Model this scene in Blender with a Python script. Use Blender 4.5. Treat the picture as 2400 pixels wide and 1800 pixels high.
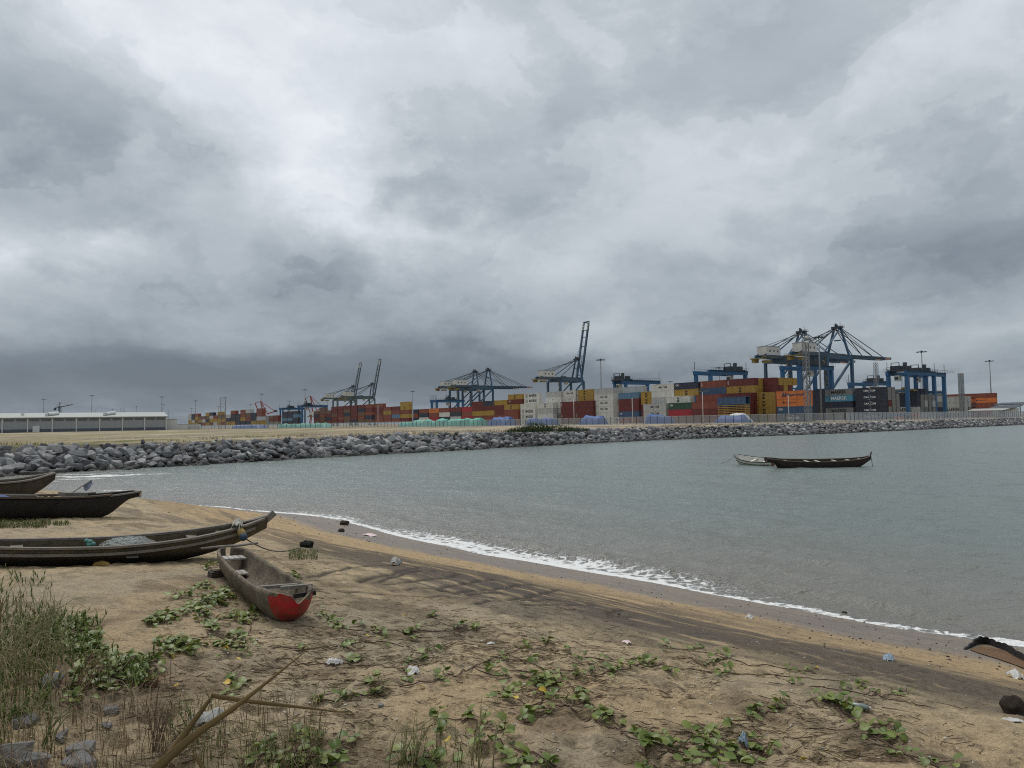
import bpy, bmesh, math, random
import numpy as np
from mathutils import Vector, Matrix

random.seed(7)
RNG = np.random.default_rng(11)
for o in list(bpy.data.objects):
    bpy.data.objects.remove(o)
SC = bpy.context.scene
COL = SC.collection

# ------------------------------------------------------------------ camera
FPX = 1750.0                       # focal length in pixels of the 2400 px wide photograph
CAM_Z = 3.7                        # above the water
PITCH = math.atan(88.9 / FPX)
ROLL = 0.0165
_F = Vector((0, math.cos(PITCH), math.sin(PITCH)))
_U0 = Vector((0, -math.sin(PITCH), math.cos(PITCH)))
_R0 = Vector((1, 0, 0))
_R = _R0 * math.cos(ROLL) - _U0 * math.sin(ROLL)
_U = _R0 * math.sin(ROLL) + _U0 * math.cos(ROLL)
cam_d = bpy.data.cameras.new('camera')
cam = bpy.data.objects.new('camera', cam_d)
COL.objects.link(cam)
cam_d.sensor_width = 36.0
cam_d.lens = 36.0 * FPX / 2400.0
cam_d.clip_start = 0.05
cam_d.clip_end = 30000
m3 = Matrix((_R, _U, -_F)).transposed()
cam.matrix_world = Matrix.Translation((0, 0, CAM_Z)) @ m3.to_4x4()
SC.camera = cam
SC.render.resolution_x, SC.render.resolution_y = 1024, 768
SC.view_settings.view_transform = 'Standard'
SC.view_settings.look = 'None'
SC.view_settings.exposure = 0.0
SC.view_settings.gamma = 1.0
SC.view_settings.use_curve_mapping = False
SC.render.engine = 'CYCLES'
SC.cycles.max_bounces = 6
SC.cycles.diffuse_bounces = 3
SC.cycles.glossy_bounces = 3
SC.cycles.transparent_max_bounces = 16
SC.cycles.caustics_reflective = False
SC.cycles.caustics_refractive = False
SC.cycles.use_denoising = False
SC.cycles.use_adaptive_sampling = True
SC.cycles.adaptive_threshold = 0.01
SC.cycles.adaptive_min_samples = 12
SC.cycles.filter_width = 1.1

def ray(px, py):
    return _F + _R * ((px - 1200) / FPX) - _U * ((py - 900) / FPX)

def on_z(px, py, z):
    """where the line of sight through a photograph pixel meets the level z"""
    d = ray(px, py)
    k = (z - CAM_Z) / d.z
    return Vector((d.x * k, d.y * k, z))

def at_y(px, py, y):
    d = ray(px, py)
    k = y / d.y
    return Vector((d.x * k, y, CAM_Z + d.z * k))

# ------------------------------------------------------------------ world: overcast sky, sun
SUN_EL, SUN_AZ = math.radians(58), math.radians(-35)   # azimuth from +Y towards +X

class NT:
    """small helper for node trees"""
    def __init__(self, tree):
        self.t = tree
        tree.nodes.clear()
    def n(self, typ, **kw):
        nd = self.t.nodes.new(typ)
        for k, v in kw.items():
            if k.startswith('i_'):
                key = k[2:]
                key = int(key) if key.isdigit() else key
                s = nd.inputs[key]
                if hasattr(v, 'is_output') or isinstance(v, bpy.types.NodeSocket):
                    self.t.links.new(v, s)
                else:
                    s.default_value = v
            else:
                setattr(nd, k, v)
        return nd
    def link(self, a, b):
        self.t.links.new(a, b)
    def math(self, op, a, b=None, c=None, clamp=False):
        nd = self.t.nodes.new('ShaderNodeMath')
        nd.operation = op
        nd.use_clamp = clamp
        for i, v in enumerate((a, b, c)):
            if v is None:
                continue
            if isinstance(v, bpy.types.NodeSocket):
                self.t.links.new(v, nd.inputs[i])
            else:
                nd.inputs[i].default_value = v
        return nd.outputs[0]
    def mix(self, f, a, b, blend='MIX'):
        nd = self.t.nodes.new('ShaderNodeMix')
        nd.data_type = 'RGBA'
        nd.blend_type = blend
        for s, v in ((nd.inputs[0], f), (nd.inputs[6], a), (nd.inputs[7], b)):
            if isinstance(v, bpy.types.NodeSocket):
                self.t.links.new(v, s)
            elif isinstance(v, (tuple, list)):
                s.default_value = (v[0], v[1], v[2], 1)
            else:
                s.default_value = v
        return nd.outputs[2]
    def ramp(self, f, stops, interp='LINEAR'):
        nd = self.t.nodes.new('ShaderNodeValToRGB')
        cr = nd.color_ramp
        cr.interpolation = interp
        while len(cr.elements) < len(stops):
            cr.elements.new(0.5)
        for e, (p, c) in zip(cr.elements, stops):
            e.position = p
            if isinstance(c, (int, float)):
                c = (c, c, c)
            e.color = (c[0], c[1], c[2], 1)
        self.t.links.new(f, nd.inputs[0])
        return nd.outputs[0]
    def noise(self, vec, scale, detail=4, rough=0.55, dist=0.0, dim='3D'):
        nd = self.t.nodes.new('ShaderNodeTexNoise')
        nd.noise_dimensions = dim
        nd.inputs['Scale'].default_value = scale
        nd.inputs['Detail'].default_value = detail
        nd.inputs['Roughness'].default_value = rough
        nd.inputs['Distortion'].default_value = dist
        if vec is not None:
            self.t.links.new(vec, nd.inputs['Vector'])
        return nd
    def mapping(self, vec, scale=(1, 1, 1), rot=(0, 0, 0), loc=(0, 0, 0)):
        nd = self.t.nodes.new('ShaderNodeMapping')
        nd.inputs['Scale'].default_value = scale
        nd.inputs['Rotation'].default_value = rot
        nd.inputs['Location'].default_value = loc
        self.t.links.new(vec, nd.inputs['Vector'])
        return nd.outputs[0]

world = bpy.data.worlds.new('World')
SC.world = world
world.use_nodes = True
W = NT(world.node_tree)
tc = W.n('ShaderNodeTexCoord')
sep = W.n('ShaderNodeSeparateXYZ')
W.link(tc.outputs['Generated'], sep.inputs[0])
dx, dy, dz = sep.outputs
zc = W.math('MAXIMUM', dz, 0.0)
# cloud deck: direction projected on a level layer, so that cloud shapes flatten towards the horizon
den = W.math('ADD', zc, 0.13)
deck = W.n('ShaderNodeCombineXYZ')
W.link(W.math('DIVIDE', dx, den), deck.inputs[0])
W.link(W.math('DIVIDE', dy, den), deck.inputs[1])
warpn = W.noise(deck.outputs[0], 0.9, 4, 0.55)
warp = W.n('ShaderNodeVectorMath', operation='MULTIPLY_ADD')
W.link(warpn.outputs['Color'], warp.inputs[0])
warp.inputs[1].default_value = (0.8, 0.8, 0)
W.link(deck.outputs[0], warp.inputs[2])
str_ = W.mapping(warp.outputs[0], scale=(1.0, 0.42, 1.0), rot=(0, 0, math.radians(14)), loc=(3.1, 1.7, 0))
nA = W.noise(str_, 0.75, 5, 0.52).outputs['Fac']
nB = W.noise(W.mapping(warp.outputs[0], scale=(1, .6, 1), loc=(7, 2, 1)), 2.1, 4, 0.6).outputs['Fac']
nC = W.noise(W.mapping(tc.outputs['Generated'], scale=(1, 1, 2.0)), 5.5, 7, 0.66).outputs['Fac']

# large cloud masses of this sky, given by bearing (x/y) and height (z/y), wispy through a warp
yc = W.math('MAXIMUM', dy, 0.05)
w1 = W.noise(W.mapping(tc.outputs['Generated'], scale=(1, 1, 1.5), loc=(1, 5, 3)), 3.4, 6, 0.6)
w2 = W.noise(W.mapping(tc.outputs['Generated'], scale=(1, 1, 1.5), loc=(9, 2, 6)), 3.4, 6, 0.6)
pa = W.math('ADD', W.math('DIVIDE', dx, yc), W.math('MULTIPLY', W.math('SUBTRACT', w1.outputs['Fac'], 0.5), 0.40))
el = W.math('DIVIDE', zc, yc)
loww = W.math('MULTIPLY', W.math('ADD', el, 0.02), 4.0, clamp=True)
pt = W.math('ADD', el, W.math('MULTIPLY', W.math('MULTIPLY', W.math('SUBTRACT', w2.outputs['Fac'], 0.5), loww), 0.28))
infront = W.math('GREATER_THAN', dy, 0.05)

pv = W.n('ShaderNodeCombineXYZ')
W.link(pa, pv.inputs[0])
W.link(pt, pv.inputs[1])

def blob(prev, px, py, sx, sy, ang, amp):
    d = ray(px, py)
    mp = W.n('ShaderNodeMapping', vector_type='TEXTURE')
    mp.inputs['Location'].default_value = (d.x / d.y, d.z / d.y, 0)
    mp.inputs['Rotation'].default_value = (0, 0, ang)
    mp.inputs['Scale'].default_value = (sx * 2.3, sy * 2.3, 1)
    W.link(pv.outputs[0], mp.inputs['Vector'])
    g = W.n('ShaderNodeTexGradient', gradient_type='QUADRATIC_SPHERE')
    W.link(mp.outputs[0], g.inputs[0])
    return W.math('MULTIPLY_ADD', g.outputs['Fac'], amp, prev)

BLOBS = [
    # px, py, half length, half width, tilt, brightness
    (640, 250, .46, .095, -.60, .13),     # bright diagonal rift, upper left
    (250, 30, .30, .13, -.4, .10),
    (1000, 40, .26, .11, -.4, .11),
    (900, 500, .17, .045, -.75, .19),     # rift continuing down to the right
    (1080, 560, .14, .035, -.25, .13),
    (90, 610, .16, .040, .05, .20),       # pale gap on the left
    (300, 555, .05, .020, .3, .13),
    (90, 400, .17, .10, -.5, -.06),       # grey bank, left edge
    (40, 220, .09, .08, -.3, -.06),
    (330, 450, .10, .035, .2, -.04),
    (560, 500, .17, .075, -.75, -.095),   # grey mass left of centre
    (520, 680, .36, .060, -.15, -.07),
    (1090, 610, .12, .05, -.3, -.06),
    (960, 330, .22, .05, -.65, -.05),
    (1200, 250, .20, .12, -.6, -.05),
    (150, 900, .80, .066, .0, -.20),      # slate bank low on the left
    (350, 872, .70, .024, .0, -.05),
    (850, 880, .45, .036, .0, -.10),
    (1380, 885, .28, .026, .0, -.07),
        (1650, 300, .17, .08, -.4, .05),
    (2080, 620, .40, .075, .10, -.045),   # grey bank, right
    (1700, 640, .12, .040, .0, -.06),
    (1840, 640, .026, .018, .6, .11),
    (1430, 790, .05, .035, .9, .07),
    (2300, 760, .30, .025, .22, .07),
    (1700, 790, .40, .030, .03, .05),
    (2050, 110, .34, .13, 0, .03),
]
acc = 0.0
for b in BLOBS:
    acc = blob(acc, *b)
acc = W.math('MULTIPLY', acc, infront)
# overcast sky: brighter overhead than near the horizon
lum = W.math('ADD', 0.280, W.math('MULTIPLY', zc, 0.35))
lum = W.math('ADD', lum, acc)
lum = W.math('ADD', lum, W.math('MULTIPLY', W.math('SUBTRACT', nA, 0.5), 0.20))
lum = W.math('ADD', lum, W.math('MULTIPLY', W.math('SUBTRACT', nB, 0.5), 0.14))
lum = W.math('ADD', lum, W.math('MULTIPLY', W.math('SUBTRACT', nC, 0.5), 0.16))
# billow edges: thicker cloud with a defined rim
bw = W.n('ShaderNodeVectorMath', operation='MULTIPLY_ADD')
W.link(w1.outputs['Color'], bw.inputs[0]); bw.inputs[1].default_value = (.35, .35, .22)
W.link(tc.outputs['Generated'], bw.inputs[2])
nE = W.noise(W.mapping(bw.outputs[0], scale=(1, 1, 1.9), rot=(0, .25, 0), loc=(2.3, 0, 1.1)), 3.1, 6, 0.55).outputs['Fac']
rim = W.ramp(nE, [(.40, 0.0), (.485, .30), (.53, .62), (.66, 1.0)], 'EASE')
lum = W.math('ADD', lum, W.math('MULTIPLY', W.math('SUBTRACT', rim, 0.5), W.math('MULTIPLY', loww, 0.17)))
lum = W.math('MAXIMUM', lum, 0.05)
ccol = W.ramp(lum, [(0.0, (.10, .125, .155)), (.16, (.155, .185, .222)), (.30, (.295, .335, .37)),
                    (.42, (.405, .445, .48)), (.58, (.57, .605, .645)), (.80, (.775, .805, .84)), (1.0, (.95, .97, 1.0))])
sky = W.n('ShaderNodeTexSky', sky_type='NISHITA', sun_disc=False)
sky.sun_elevation = SUN_EL
sky.sun_rotation = SUN_AZ
sky.air_density = 1.0
sky.dust_density = 2.0
bg_sky = W.n('ShaderNodeBackground', i_Strength=0.10)
W.link(sky.outputs[0], bg_sky.inputs[0])
bg_cl = W.n('ShaderNodeBackground', i_Strength=1.0)
W.link(ccol, bg_cl.inputs[0])
mixs = W.n('ShaderNodeMixShader', i_0=0.96)
W.link(bg_sky.outputs[0], mixs.inputs[1])
W.link(bg_cl.outputs[0], mixs.inputs[2])
world.cycles.sampling_method = 'NONE'
wout = W.n('ShaderNodeOutputWorld')
W.link(mixs.outputs[0], wout.inputs[0])

sun_d = bpy.data.lights.new('sun', 'SUN')
sun_d.energy = 1.5
sun_d.angle = math.radians(30)
sun_d.color = (1.0, 0.97, 0.93)
sun = bpy.data.objects.new('sun', sun_d)
COL.objects.link(sun)
sdir = Vector((math.cos(SUN_EL) * math.sin(SUN_AZ), math.cos(SUN_EL) * math.cos(SUN_AZ), math.sin(SUN_EL)))
sun.rotation_euler = (-sdir).to_track_quat('-Z', 'Y').to_euler()
sun.location = sdir * 100
SC.view_settings.exposure = 0.3

# ------------------------------------------------------------------ helpers
def tag(o, label=None, cat=None, group=None, kind=None):
    if label: o['label'] = label
    if cat: o['category'] = cat
    if group: o['group'] = group
    if kind: o['kind'] = kind
    return o

def link(name, data, parent=None, loc=None, rot=None, scale=None):
    o = bpy.data.objects.new(name, data)
    COL.objects.link(o)
    if parent is not None: o.parent = parent
    if loc is not None: o.location = loc
    if rot is not None: o.rotation_euler = rot
    if scale is not None: o.scale = scale
    return o

def empty(name, loc=(0, 0, 0), rotz=0.0):
    o = link(name, None, loc=loc, rot=(0, 0, rotz))
    o.empty_display_size = 0.2
    return o

class MB:
    """collects simple shapes into ONE mesh"""
    def __init__(self):
        self.v, self.f = [], []
    def add(self, vs, fs):
        b = len(self.v)
        self.v += [tuple(p) for p in vs]
        self.f += [tuple(b + i for i in q) for q in fs]
        return self
    def box(self, c, s, rotz=0.0):
        hx, hy, hz = s[0] / 2, s[1] / 2, s[2] / 2
        ca, sa = math.cos(rotz), math.sin(rotz)
        vs = []
        for z in (-hz, hz):
            for x, y in ((-hx, -hy), (hx, -hy), (hx, hy), (-hx, hy)):
                vs.append((c[0] + x * ca - y * sa, c[1] + x * sa + y * ca, c[2] + z))
        return self.add(vs, [(0, 3, 2, 1), (4, 5, 6, 7), (0, 1, 5, 4), (1, 2, 6, 5), (2, 3, 7, 6), (3, 0, 4, 7)])
    def bar(self, p, q, w, h=None):
        """square bar from p to q"""
        h = w if h is None else h
        p, q = Vector(p), Vector(q)
        d = (q - p)
        if d.length < 1e-6: return self
        d.normalize()
        ref = Vector((0, 0, 1)) if abs(d.z) < 0.95 else Vector((0, 1, 0))
        a = d.cross(ref).normalized() * (w / 2)
        b = a.cross(d).normalized() * (h / 2)
        vs = [p - a - b, p + a - b, p + a + b, p - a + b, q - a - b, q + a - b, q + a + b, q - a + b]
        return self.add(vs, [(0, 3, 2, 1), (4, 5, 6, 7), (0, 1, 5, 4), (1, 2, 6, 5), (2, 3, 7, 6), (3, 0, 4, 7)])
    def tube(self, pts, r, n=6, cap=True):
        pts = [Vector(p) for p in pts]
        rs = r if isinstance(r, (list, tuple)) else [r] * len(pts)
        rings = []
        base = len(self.v)
        ref = None
        for i, p in enumerate(pts):
            d = (pts[min(i + 1, len(pts) - 1)] - pts[max(i - 1, 0)])
            d = d.normalized() if d.length > 1e-9 else Vector((0, 0, 1))
            if ref is None or abs(ref.dot(d)) > 0.98:
                ref = Vector((0, 0, 1)) if abs(d.z) < 0.9 else Vector((1, 0, 0))
            a = d.cross(ref).normalized()
            b = a.cross(d).normalized()
            for k in range(n):
                t = 2 * math.pi * k / n
                self.v.append(tuple(p + (a * math.cos(t) + b * math.sin(t)) * rs[i]))
        for i in range(len(pts) - 1):
            for k in range(n):
                k2 = (k + 1) % n
                self.f.append((base + i * n + k, base + i * n + k2, base + (i + 1) * n + k2, base + (i + 1) * n + k))
        if cap:
            self.f.append(tuple(base + k for k in reversed(range(n))))
            self.f.append(tuple(base + (len(pts) - 1) * n + k for k in range(n)))
        return self
    def mesh(self, name, mat=None, smooth=False):
        me = bpy.data.meshes.new(name)
        me.from_pydata(self.v, [], self.f)
        if mat: me.materials.append(mat)
        if smooth:
            me.polygons.foreach_set('use_smooth', [True] * len(me.polygons))
        me.update()
        return me
    def build(self, name, mat=None, parent=None, smooth=False, **kw):
        return link(name, self.mesh(name, mat, smooth), parent, **kw)

def np_mesh(name, V, Fq, mat=None, smooth=True):
    """mesh from numpy arrays: V (n,3), Fq (m,4)"""
    me = bpy.data.meshes.new(name)
    n, m, k = len(V), len(Fq), Fq.shape[1]
    me.vertices.add(n)
    me.vertices.foreach_set('co', np.ascontiguousarray(V, dtype=np.float32).ravel())
    me.loops.add(m * k)
    me.loops.foreach_set('vertex_index', np.ascontiguousarray(Fq, dtype=np.int32).ravel())
    me.polygons.add(m)
    me.polygons.foreach_set('loop_start', np.arange(0, m * k, k, dtype=np.int32))
    me.polygons.foreach_set('loop_total', np.full(m, k, dtype=np.int32))
    if smooth:
        me.polygons.foreach_set('use_smooth', np.ones(m, dtype=bool))
    me.update(calc_edges=True)
    if mat: me.materials.append(mat)
    return me

def hash2(ix, iy, seed):
    h = (ix.astype(np.int64) * 374761393 + iy.astype(np.int64) * 668265263 + seed * 1442695041) & 0xFFFFFFFF
    h = ((h ^ (h >> 13)) * 1274126177) & 0xFFFFFFFF
    h = h ^ (h >> 16)
    return (h & 0xFFFFFF) / float(0xFFFFFF)

def vnoise(x, y, seed=0):
    x0, y0 = np.floor(x), np.floor(y)
    fx, fy = x - x0, y - y0
    fx, fy = fx * fx * fx * (fx * (fx * 6 - 15) + 10), fy * fy * fy * (fy * (fy * 6 - 15) + 10)
    a, b = hash2(x0, y0, seed), hash2(x0 + 1, y0, seed)
    c, d = hash2(x0, y0 + 1, seed), hash2(x0 + 1, y0 + 1, seed)
    return (a * (1 - fx) + b * fx) * (1 - fy) + (c * (1 - fx) + d * fx) * fy - 0.5

def fbm(x, y, octv=4, seed=0, gain=0.5):
    s, a, f = 0.0, 1.0, 1.0
    for i in range(octv):
        s = s + a * vnoise(x * f + 17.3 * i, y * f - 9.1 * i, seed + i)
        a *= gain
        f *= 2.03
    return s

def sstep(a, b, x):
    t = np.clip((x - a) / (b - a), 0, 1)
    return t * t * (3 - 2 * t)

def catmull(pts, n=8):
    P = [np.array(p, float) for p in pts]
    P = [2 * P[0] - P[1]] + P + [2 * P[-1] - P[-2]]
    out = []
    for i in range(1, len(P) - 2):
        p0, p1, p2, p3 = P[i - 1], P[i], P[i + 1], P[i + 2]
        for k in range(n):
            t = k / n
            out.append(0.5 * ((2 * p1) + (-p0 + p2) * t + (2 * p0 - 5 * p1 + 4 * p2 - p3) * t * t + (-p0 + 3 * p1 - 3 * p2 + p3) * t ** 3))
    out.append(P[-2])
    return np.array(out)

def poly_dist(X, Y, poly):
    """signed distance to an open polyline (left of its direction is positive) and arc length"""
    best = np.full(X.shape, 1e18)
    sgn = np.ones(X.shape)
    arc = np.zeros(X.shape)
    acc = 0.0
    for a, b in zip(poly[:-1], poly[1:]):
        ex, ey = b[0] - a[0], b[1] - a[1]
        L2 = ex * ex + ey * ey
        L = math.sqrt(L2)
        px, py = X - a[0], Y - a[1]
        t = np.clip((px * ex + py * ey) / L2, 0, 1)
        qx, qy = px - t * ex, py - t * ey
        d2 = qx * qx + qy * qy
        cr = ex * py - ey * px
        m = d2 < best
        best = np.where(m, d2, best)
        sgn = np.where(m, np.sign(cr), sgn)
        arc = np.where(m, acc + t * L, arc)
        acc += L
    return np.sqrt(best) * sgn, arc

# ------------------------------------------------------------------ materials
MATS = {}
def pmat(name, col, rough=0.7, var=0.12, scale=3.0, bump=0.0, bscale=None, metallic=0.0, dirt=None, dirt_amt=0.0, coord='Object', spec=0.3, streak=False):
    """plain painted or natural surface with uneven colour, optional stains and relief"""
    if name in MATS: return MATS[name]
    m = bpy.data.materials.new(name)
    m.use_nodes = True
    N = NT(m.node_tree)
    tc = N.n('ShaderNodeTexCoord')
    vec = tc.outputs[coord]
    if streak:
        vecs = N.mapping(vec, scale=(3.0, 3.0, 0.35))
    else:
        vecs = vec
    n1 = N.noise(vecs, scale, 6, 0.6).outputs['Fac']
    f = N.math('MULTIPLY_ADD', N.math('SUBTRACT', n1, 0.5), 2 * var * 2, 1.0)
    mul = N.n('ShaderNodeVectorMath', operation='SCALE')
    mul.inputs[0].default_value = col
    N.link(f, mul.inputs['Scale'])
    c = mul.outputs[0]
    if dirt is not None:
        n2 = N.noise(vecs, scale * 0.6, 8, 0.65, 0.6).outputs['Fac']
        msk = N.ramp(n2, [(0.5 - 0.12, 0.0), (0.62, 1.0)])
        c = N.mix(N.math('MULTIPLY', msk, dirt_amt), c, dirt)
    b = N.n('ShaderNodeBsdfPrincipled', i_Roughness=rough, i_Metallic=metallic)
    b.inputs['Specular IOR Level'].default_value = spec
    N.link(c, b.inputs['Base Color'])
    if bump > 0:
        bn = N.noise(vec, bscale or scale * 4, 6, 0.6).outputs['Fac']
        bp = N.n('ShaderNodeBump', i_Strength=bump, i_Distance=0.05)
        N.link(bn, bp.inputs['Height'])
        N.link(bp.outputs[0], b.inputs['Normal'])
    out = N.n('ShaderNodeOutputMaterial')
    N.link(b.outputs[0], out.inputs[0])
    MATS[name] = m
    return m

# ================================================================== TERRAIN
SHORE = catmull([(60, -44), (40, -22), (22, -4), (12, 7.2), (8.1, 11.9), (6.3, 13.9), (3.0, 17.5), (-1.5, 22.4), (-7.2, 29.5),
                 (-13, 34.3), (-18.9, 37.6), (-28, 44.5), (-38, 54.5), (-60, 76), (-90, 100)], 6)
PROF_S = [-60, -8, -3, 0, 1.2, 2.5, 4, 6, 8, 10, 12, 14, 18, 30, 60]
PROF_Z = [-4, -.75, -.28, 0, .16, .38, .70, 1.14, 1.50, 1.77, 1.99, 2.14, 2.32, 2.6, 2.8]

def shore_s(X, Y):
    s, q = poly_dist(X, Y, SHORE)
    s = s + 0.55 * vnoise(q * 0.16, q * 0, 5) + 0.22 * vnoise(q * 0.55 + 3, q * 0, 6)
    return s, q

def base_z(X, Y):
    X, Y = np.asarray(X, float), np.asarray(Y, float)
    s, q = shore_s(X, Y)
    return np.interp(s, PROF_S, PROF_Z), s, q

def rough_z(X, Y, s):
    """undulations and trampled sand on the upper beach"""
    up = sstep(2.0, 8.0, s)
    z = up * (0.06 * fbm(X * 0.45, Y * 0.45, 3, 21) + 0.030 * fbm(X * 1.7, Y * 1.7, 3, 31))
    tr = sstep(6.0, 9.0, s)
    n = fbm(X * 4.2, Y * 4.2, 2, 41)
    z += tr * 0.024 * n
    z += tr * 0.020 * fbm(X * 9, Y * 9, 3, 51)
    z += tr * 0.020 * np.abs(fbm(X * 2.6 + 3, Y * 3.4, 2, 57))
    z += sstep(1.0, 4.0, s) * 0.006 * fbm(X * 9, Y * 9, 2, 61)
    return z

# hand and boat tracks dragged through the sand: lines read off the photograph, laid on the beach
TR_SRC = [
    [(60, 560), (200, 535), (420, 490), (560, 475), (700, 478), (770, 490), (700, 520), (560, 555), (400, 580)],
    [(500, 590), (620, 560), (800, 520), (950, 515), (1030, 535), (960, 565), (800, 585), (640, 600), (500, 590)],
    [(100, 615), (300, 635), (600, 665), (800, 690), (950, 695)],
    [(1270, 570), (1100, 600), (900, 632), (980, 660), (1150, 665), (1340, 655)],
    [(1000, 655), (1250, 635), (1420, 610), (1530, 600)],
    [(1160, 750), (1300, 720), (1450, 690), (1560, 660), (1690, 630)],
    [(1320, 720), (1480, 710), (1640, 705)],
    [(1450, 760), (1750, 745), (1900, 730)],
    [(2100, 755), (2020, 780), (2030, 805), (2150, 815)],
    [(600, 640), (900, 640), (1200, 690), (1500, 740)],
]
def ground_hits(P, it=14):
    P = np.asarray(P, float)
    d = np.array([ray(x, y) for x, y in P])
    z = np.full(len(P), 1.7)
    for _ in range(it):
        k = (z - CAM_Z) / d[:, 2]
        zz = base_z(d[:, 0] * k, d[:, 1] * k)[0]
        z = np.minimum(0.5 * z + 0.5 * np.maximum(zz, -0.1), 2.9)
    k = (z - CAM_Z) / d[:, 2]
    return np.stack([d[:, 0] * k, d[:, 1] * k], 1)

TRACKS = []
for t in TR_SRC:
    TRACKS.append(catmull(ground_hits([(700 + x / 2.765, 1150 + y / 2.765) for x, y in t]), 5))

PITS = []
for x, y in ground_hits([(random.uniform(-100, 2500), 1390 + 560 * random.random() ** 0.9) for i in range(1500)], 8):
    PITS.append((x, y, random.uniform(.05, .13), random.uniform(0, 3.14), random.uniform(.008, .026)))
PITS = [p for p in PITS if p[1] < 16]

def beach_height(X, Y, detail=True):
    z, s, q = base_z(X, Y)
    z = z + rough_z(X, Y, s)
    trk = np.zeros_like(z)
    if detail:
        for t in TRACKS:
            x0, y0 = t.min(0) - 0.5
            x1, y1 = t.max(0) + 0.5
            m = (X > x0) & (X < x1) & (Y > y0) & (Y < y1)
            if not m.any(): continue
            d, _ = poly_dist(X[m], Y[m], t)
            d = np.abs(d) + 0.035 * fbm(X[m] * 7, Y[m] * 7, 2, 71)
            g = np.exp(-(d / 0.055) ** 2)
            trk[m] = np.maximum(trk[m], g)
            z[m] += -0.022 * g
        for (cx, cy, r, an, dp) in PITS:
            m = (np.abs(X - cx) < 2.6 * r) & (np.abs(Y - cy) < 2.6 * r)
            if not m.any(): continue
            ux = (X[m] - cx) * math.cos(an) + (Y[m] - cy) * math.sin(an)
            uy = -(X[m] - cx) * math.sin(an) + (Y[m] - cy) * math.cos(an)
            d2 = (ux / r) ** 2 + (uy / (0.62 * r)) ** 2
            z[m] += dp * (-np.exp(-d2) + 0.45 * np.exp(-((np.sqrt(d2) - 1.5) / 0.4) ** 2)) * (s[m] > 5.5)
    return z, s, q, trk

def fan(r0, r1, nr, a_dense, na, a_max, rr=None):
    th = np.radians(np.concatenate([np.linspace(-a_max, -a_dense, 26)[:-1], np.linspace(-a_dense, a_dense, na), np.linspace(a_dense, a_max, 26)[1:]]))
    rr = np.geomspace(r0, r1, nr) if rr is None else rr
    R, T = np.meshgrid(rr, th, indexing='ij')
    X, Y = R * np.sin(T), R * np.cos(T)
    n, k = R.shape
    i = np.arange(n * k).reshape(n, k)
    Fq = np.stack([i[:-1, :-1].ravel(), i[:-1, 1:].ravel(), i[1:, 1:].ravel(), i[1:, :-1].ravel()], 1)
    return X.ravel(), Y.ravel(), Fq[:, ::-1]

def compact(V, Fq, attrs):
    used = np.unique(Fq)
    remap = np.full(len(V), -1)
    remap[used] = np.arange(len(used))
    return V[used], remap[Fq], {k: a[used] for k, a in attrs.items()}

def set_attr(me, name, arr):
    if arr.ndim == 1:
        a = me.attributes.new(name, 'FLOAT', 'POINT')
        a.data.foreach_set('value', arr.astype(np.float32))
    else:
        a = me.attributes.new(name, 'FLOAT_COLOR', 'POINT')
        c = np.ones((len(arr), 4), np.float32)
        c[:, :3] = arr
        a.data.foreach_set('color', c.ravel())

def lerp3(a, b, t):
    return a + (np.asarray(b) - a) * t[:, None]

# ---- beach
X, Y, Fq = fan(0, 0, 0, 42, 660, 115, np.concatenate([np.geomspace(.7, 2.3, 14)[:-1], np.geomspace(2.3, 40, 640), np.geomspace(40.5, 95, 40)]))
Z, S, Q, TRK = beach_height(X, Y)
V = np.stack([X, Y, Z], 1)
keep = (S[Fq] > -5).any(1)
C_GOLD = np.array((.43, .315, .18))
C_UP = np.array((.44, .345, .215))
C_GREY = np.array((.36, .295, .205))
C_DARK = np.array((.095, .080, .066))
C_WET = np.array((.165, .130, .098))
st1 = fbm(Q * 0.35, S * 2.2, 4, 81)                       # streaks along the shore
st2 = fbm(Q * 0.9, S * 5.0, 4, 91)
pn = fbm(X * 0.5, Y * 0.5, 4, 101)
col = np.tile(C_GOLD, (len(X), 1))
sw = S + 0.9 * st1 + 0.4 * pn
left = sstep(-3.0, -8.0, X)                                   # black sand thins out to the left
up = sstep(6.2, 7.6, sw)
col = lerp3(col, C_UP, up)
grey = sstep(-0.12, 0.25, fbm(X * 0.8, Y * 0.8, 4, 111)) * sstep(6.5, 8, S) * 0.75
col = lerp3(col, C_GREY, grey)
gold2 = sstep(0.02, 0.3, fbm(X * 0.6 + 9, Y * 0.6, 4, 117)) * sstep(7, 9, S) * 0.5
col = lerp3(col, C_GOLD * 0.95, gold2)
band = sstep(4.4, 5.3, sw) * sstep(8.0, 6.8, sw)
band = band * (1 - 0.75 * left) * sstep(-0.38, 0.10, st2 + 0.25 * (1 - left))
col = lerp3(col, C_DARK, np.clip(band, 0, 1) * 0.85)
dk2 = sstep(0.10, 0.34, fbm(Q * 0.25 + 4, S * 1.6, 4, 121)) * sstep(3.2, 4.6, S) * sstep(11, 8, S) * 0.55
col = lerp3(col, C_DARK * 1.3, dk2)
wet = sstep(3.0, 2.1, S + 0.6 * st1 + 0.4 * st2)
col = lerp3(col, C_WET, wet * 0.96)
wd = sstep(0.0, 0.3, st2) * wet
col = lerp3(col, C_DARK * 1.2, wd * 0.5)
trm = sstep(.05, .3, fbm(X * .35 + 3, Y * .35, 3, 133)) * 0
tz = np.exp(-(((X - .2) / 3.4) ** 2 + ((Y - 11.2) / 2.2) ** 2)) * sstep(-.25, .2, st2)
col = lerp3(col, C_DARK * 1.15, np.clip(tz * 1.25, 0, 1) * .85)
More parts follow.
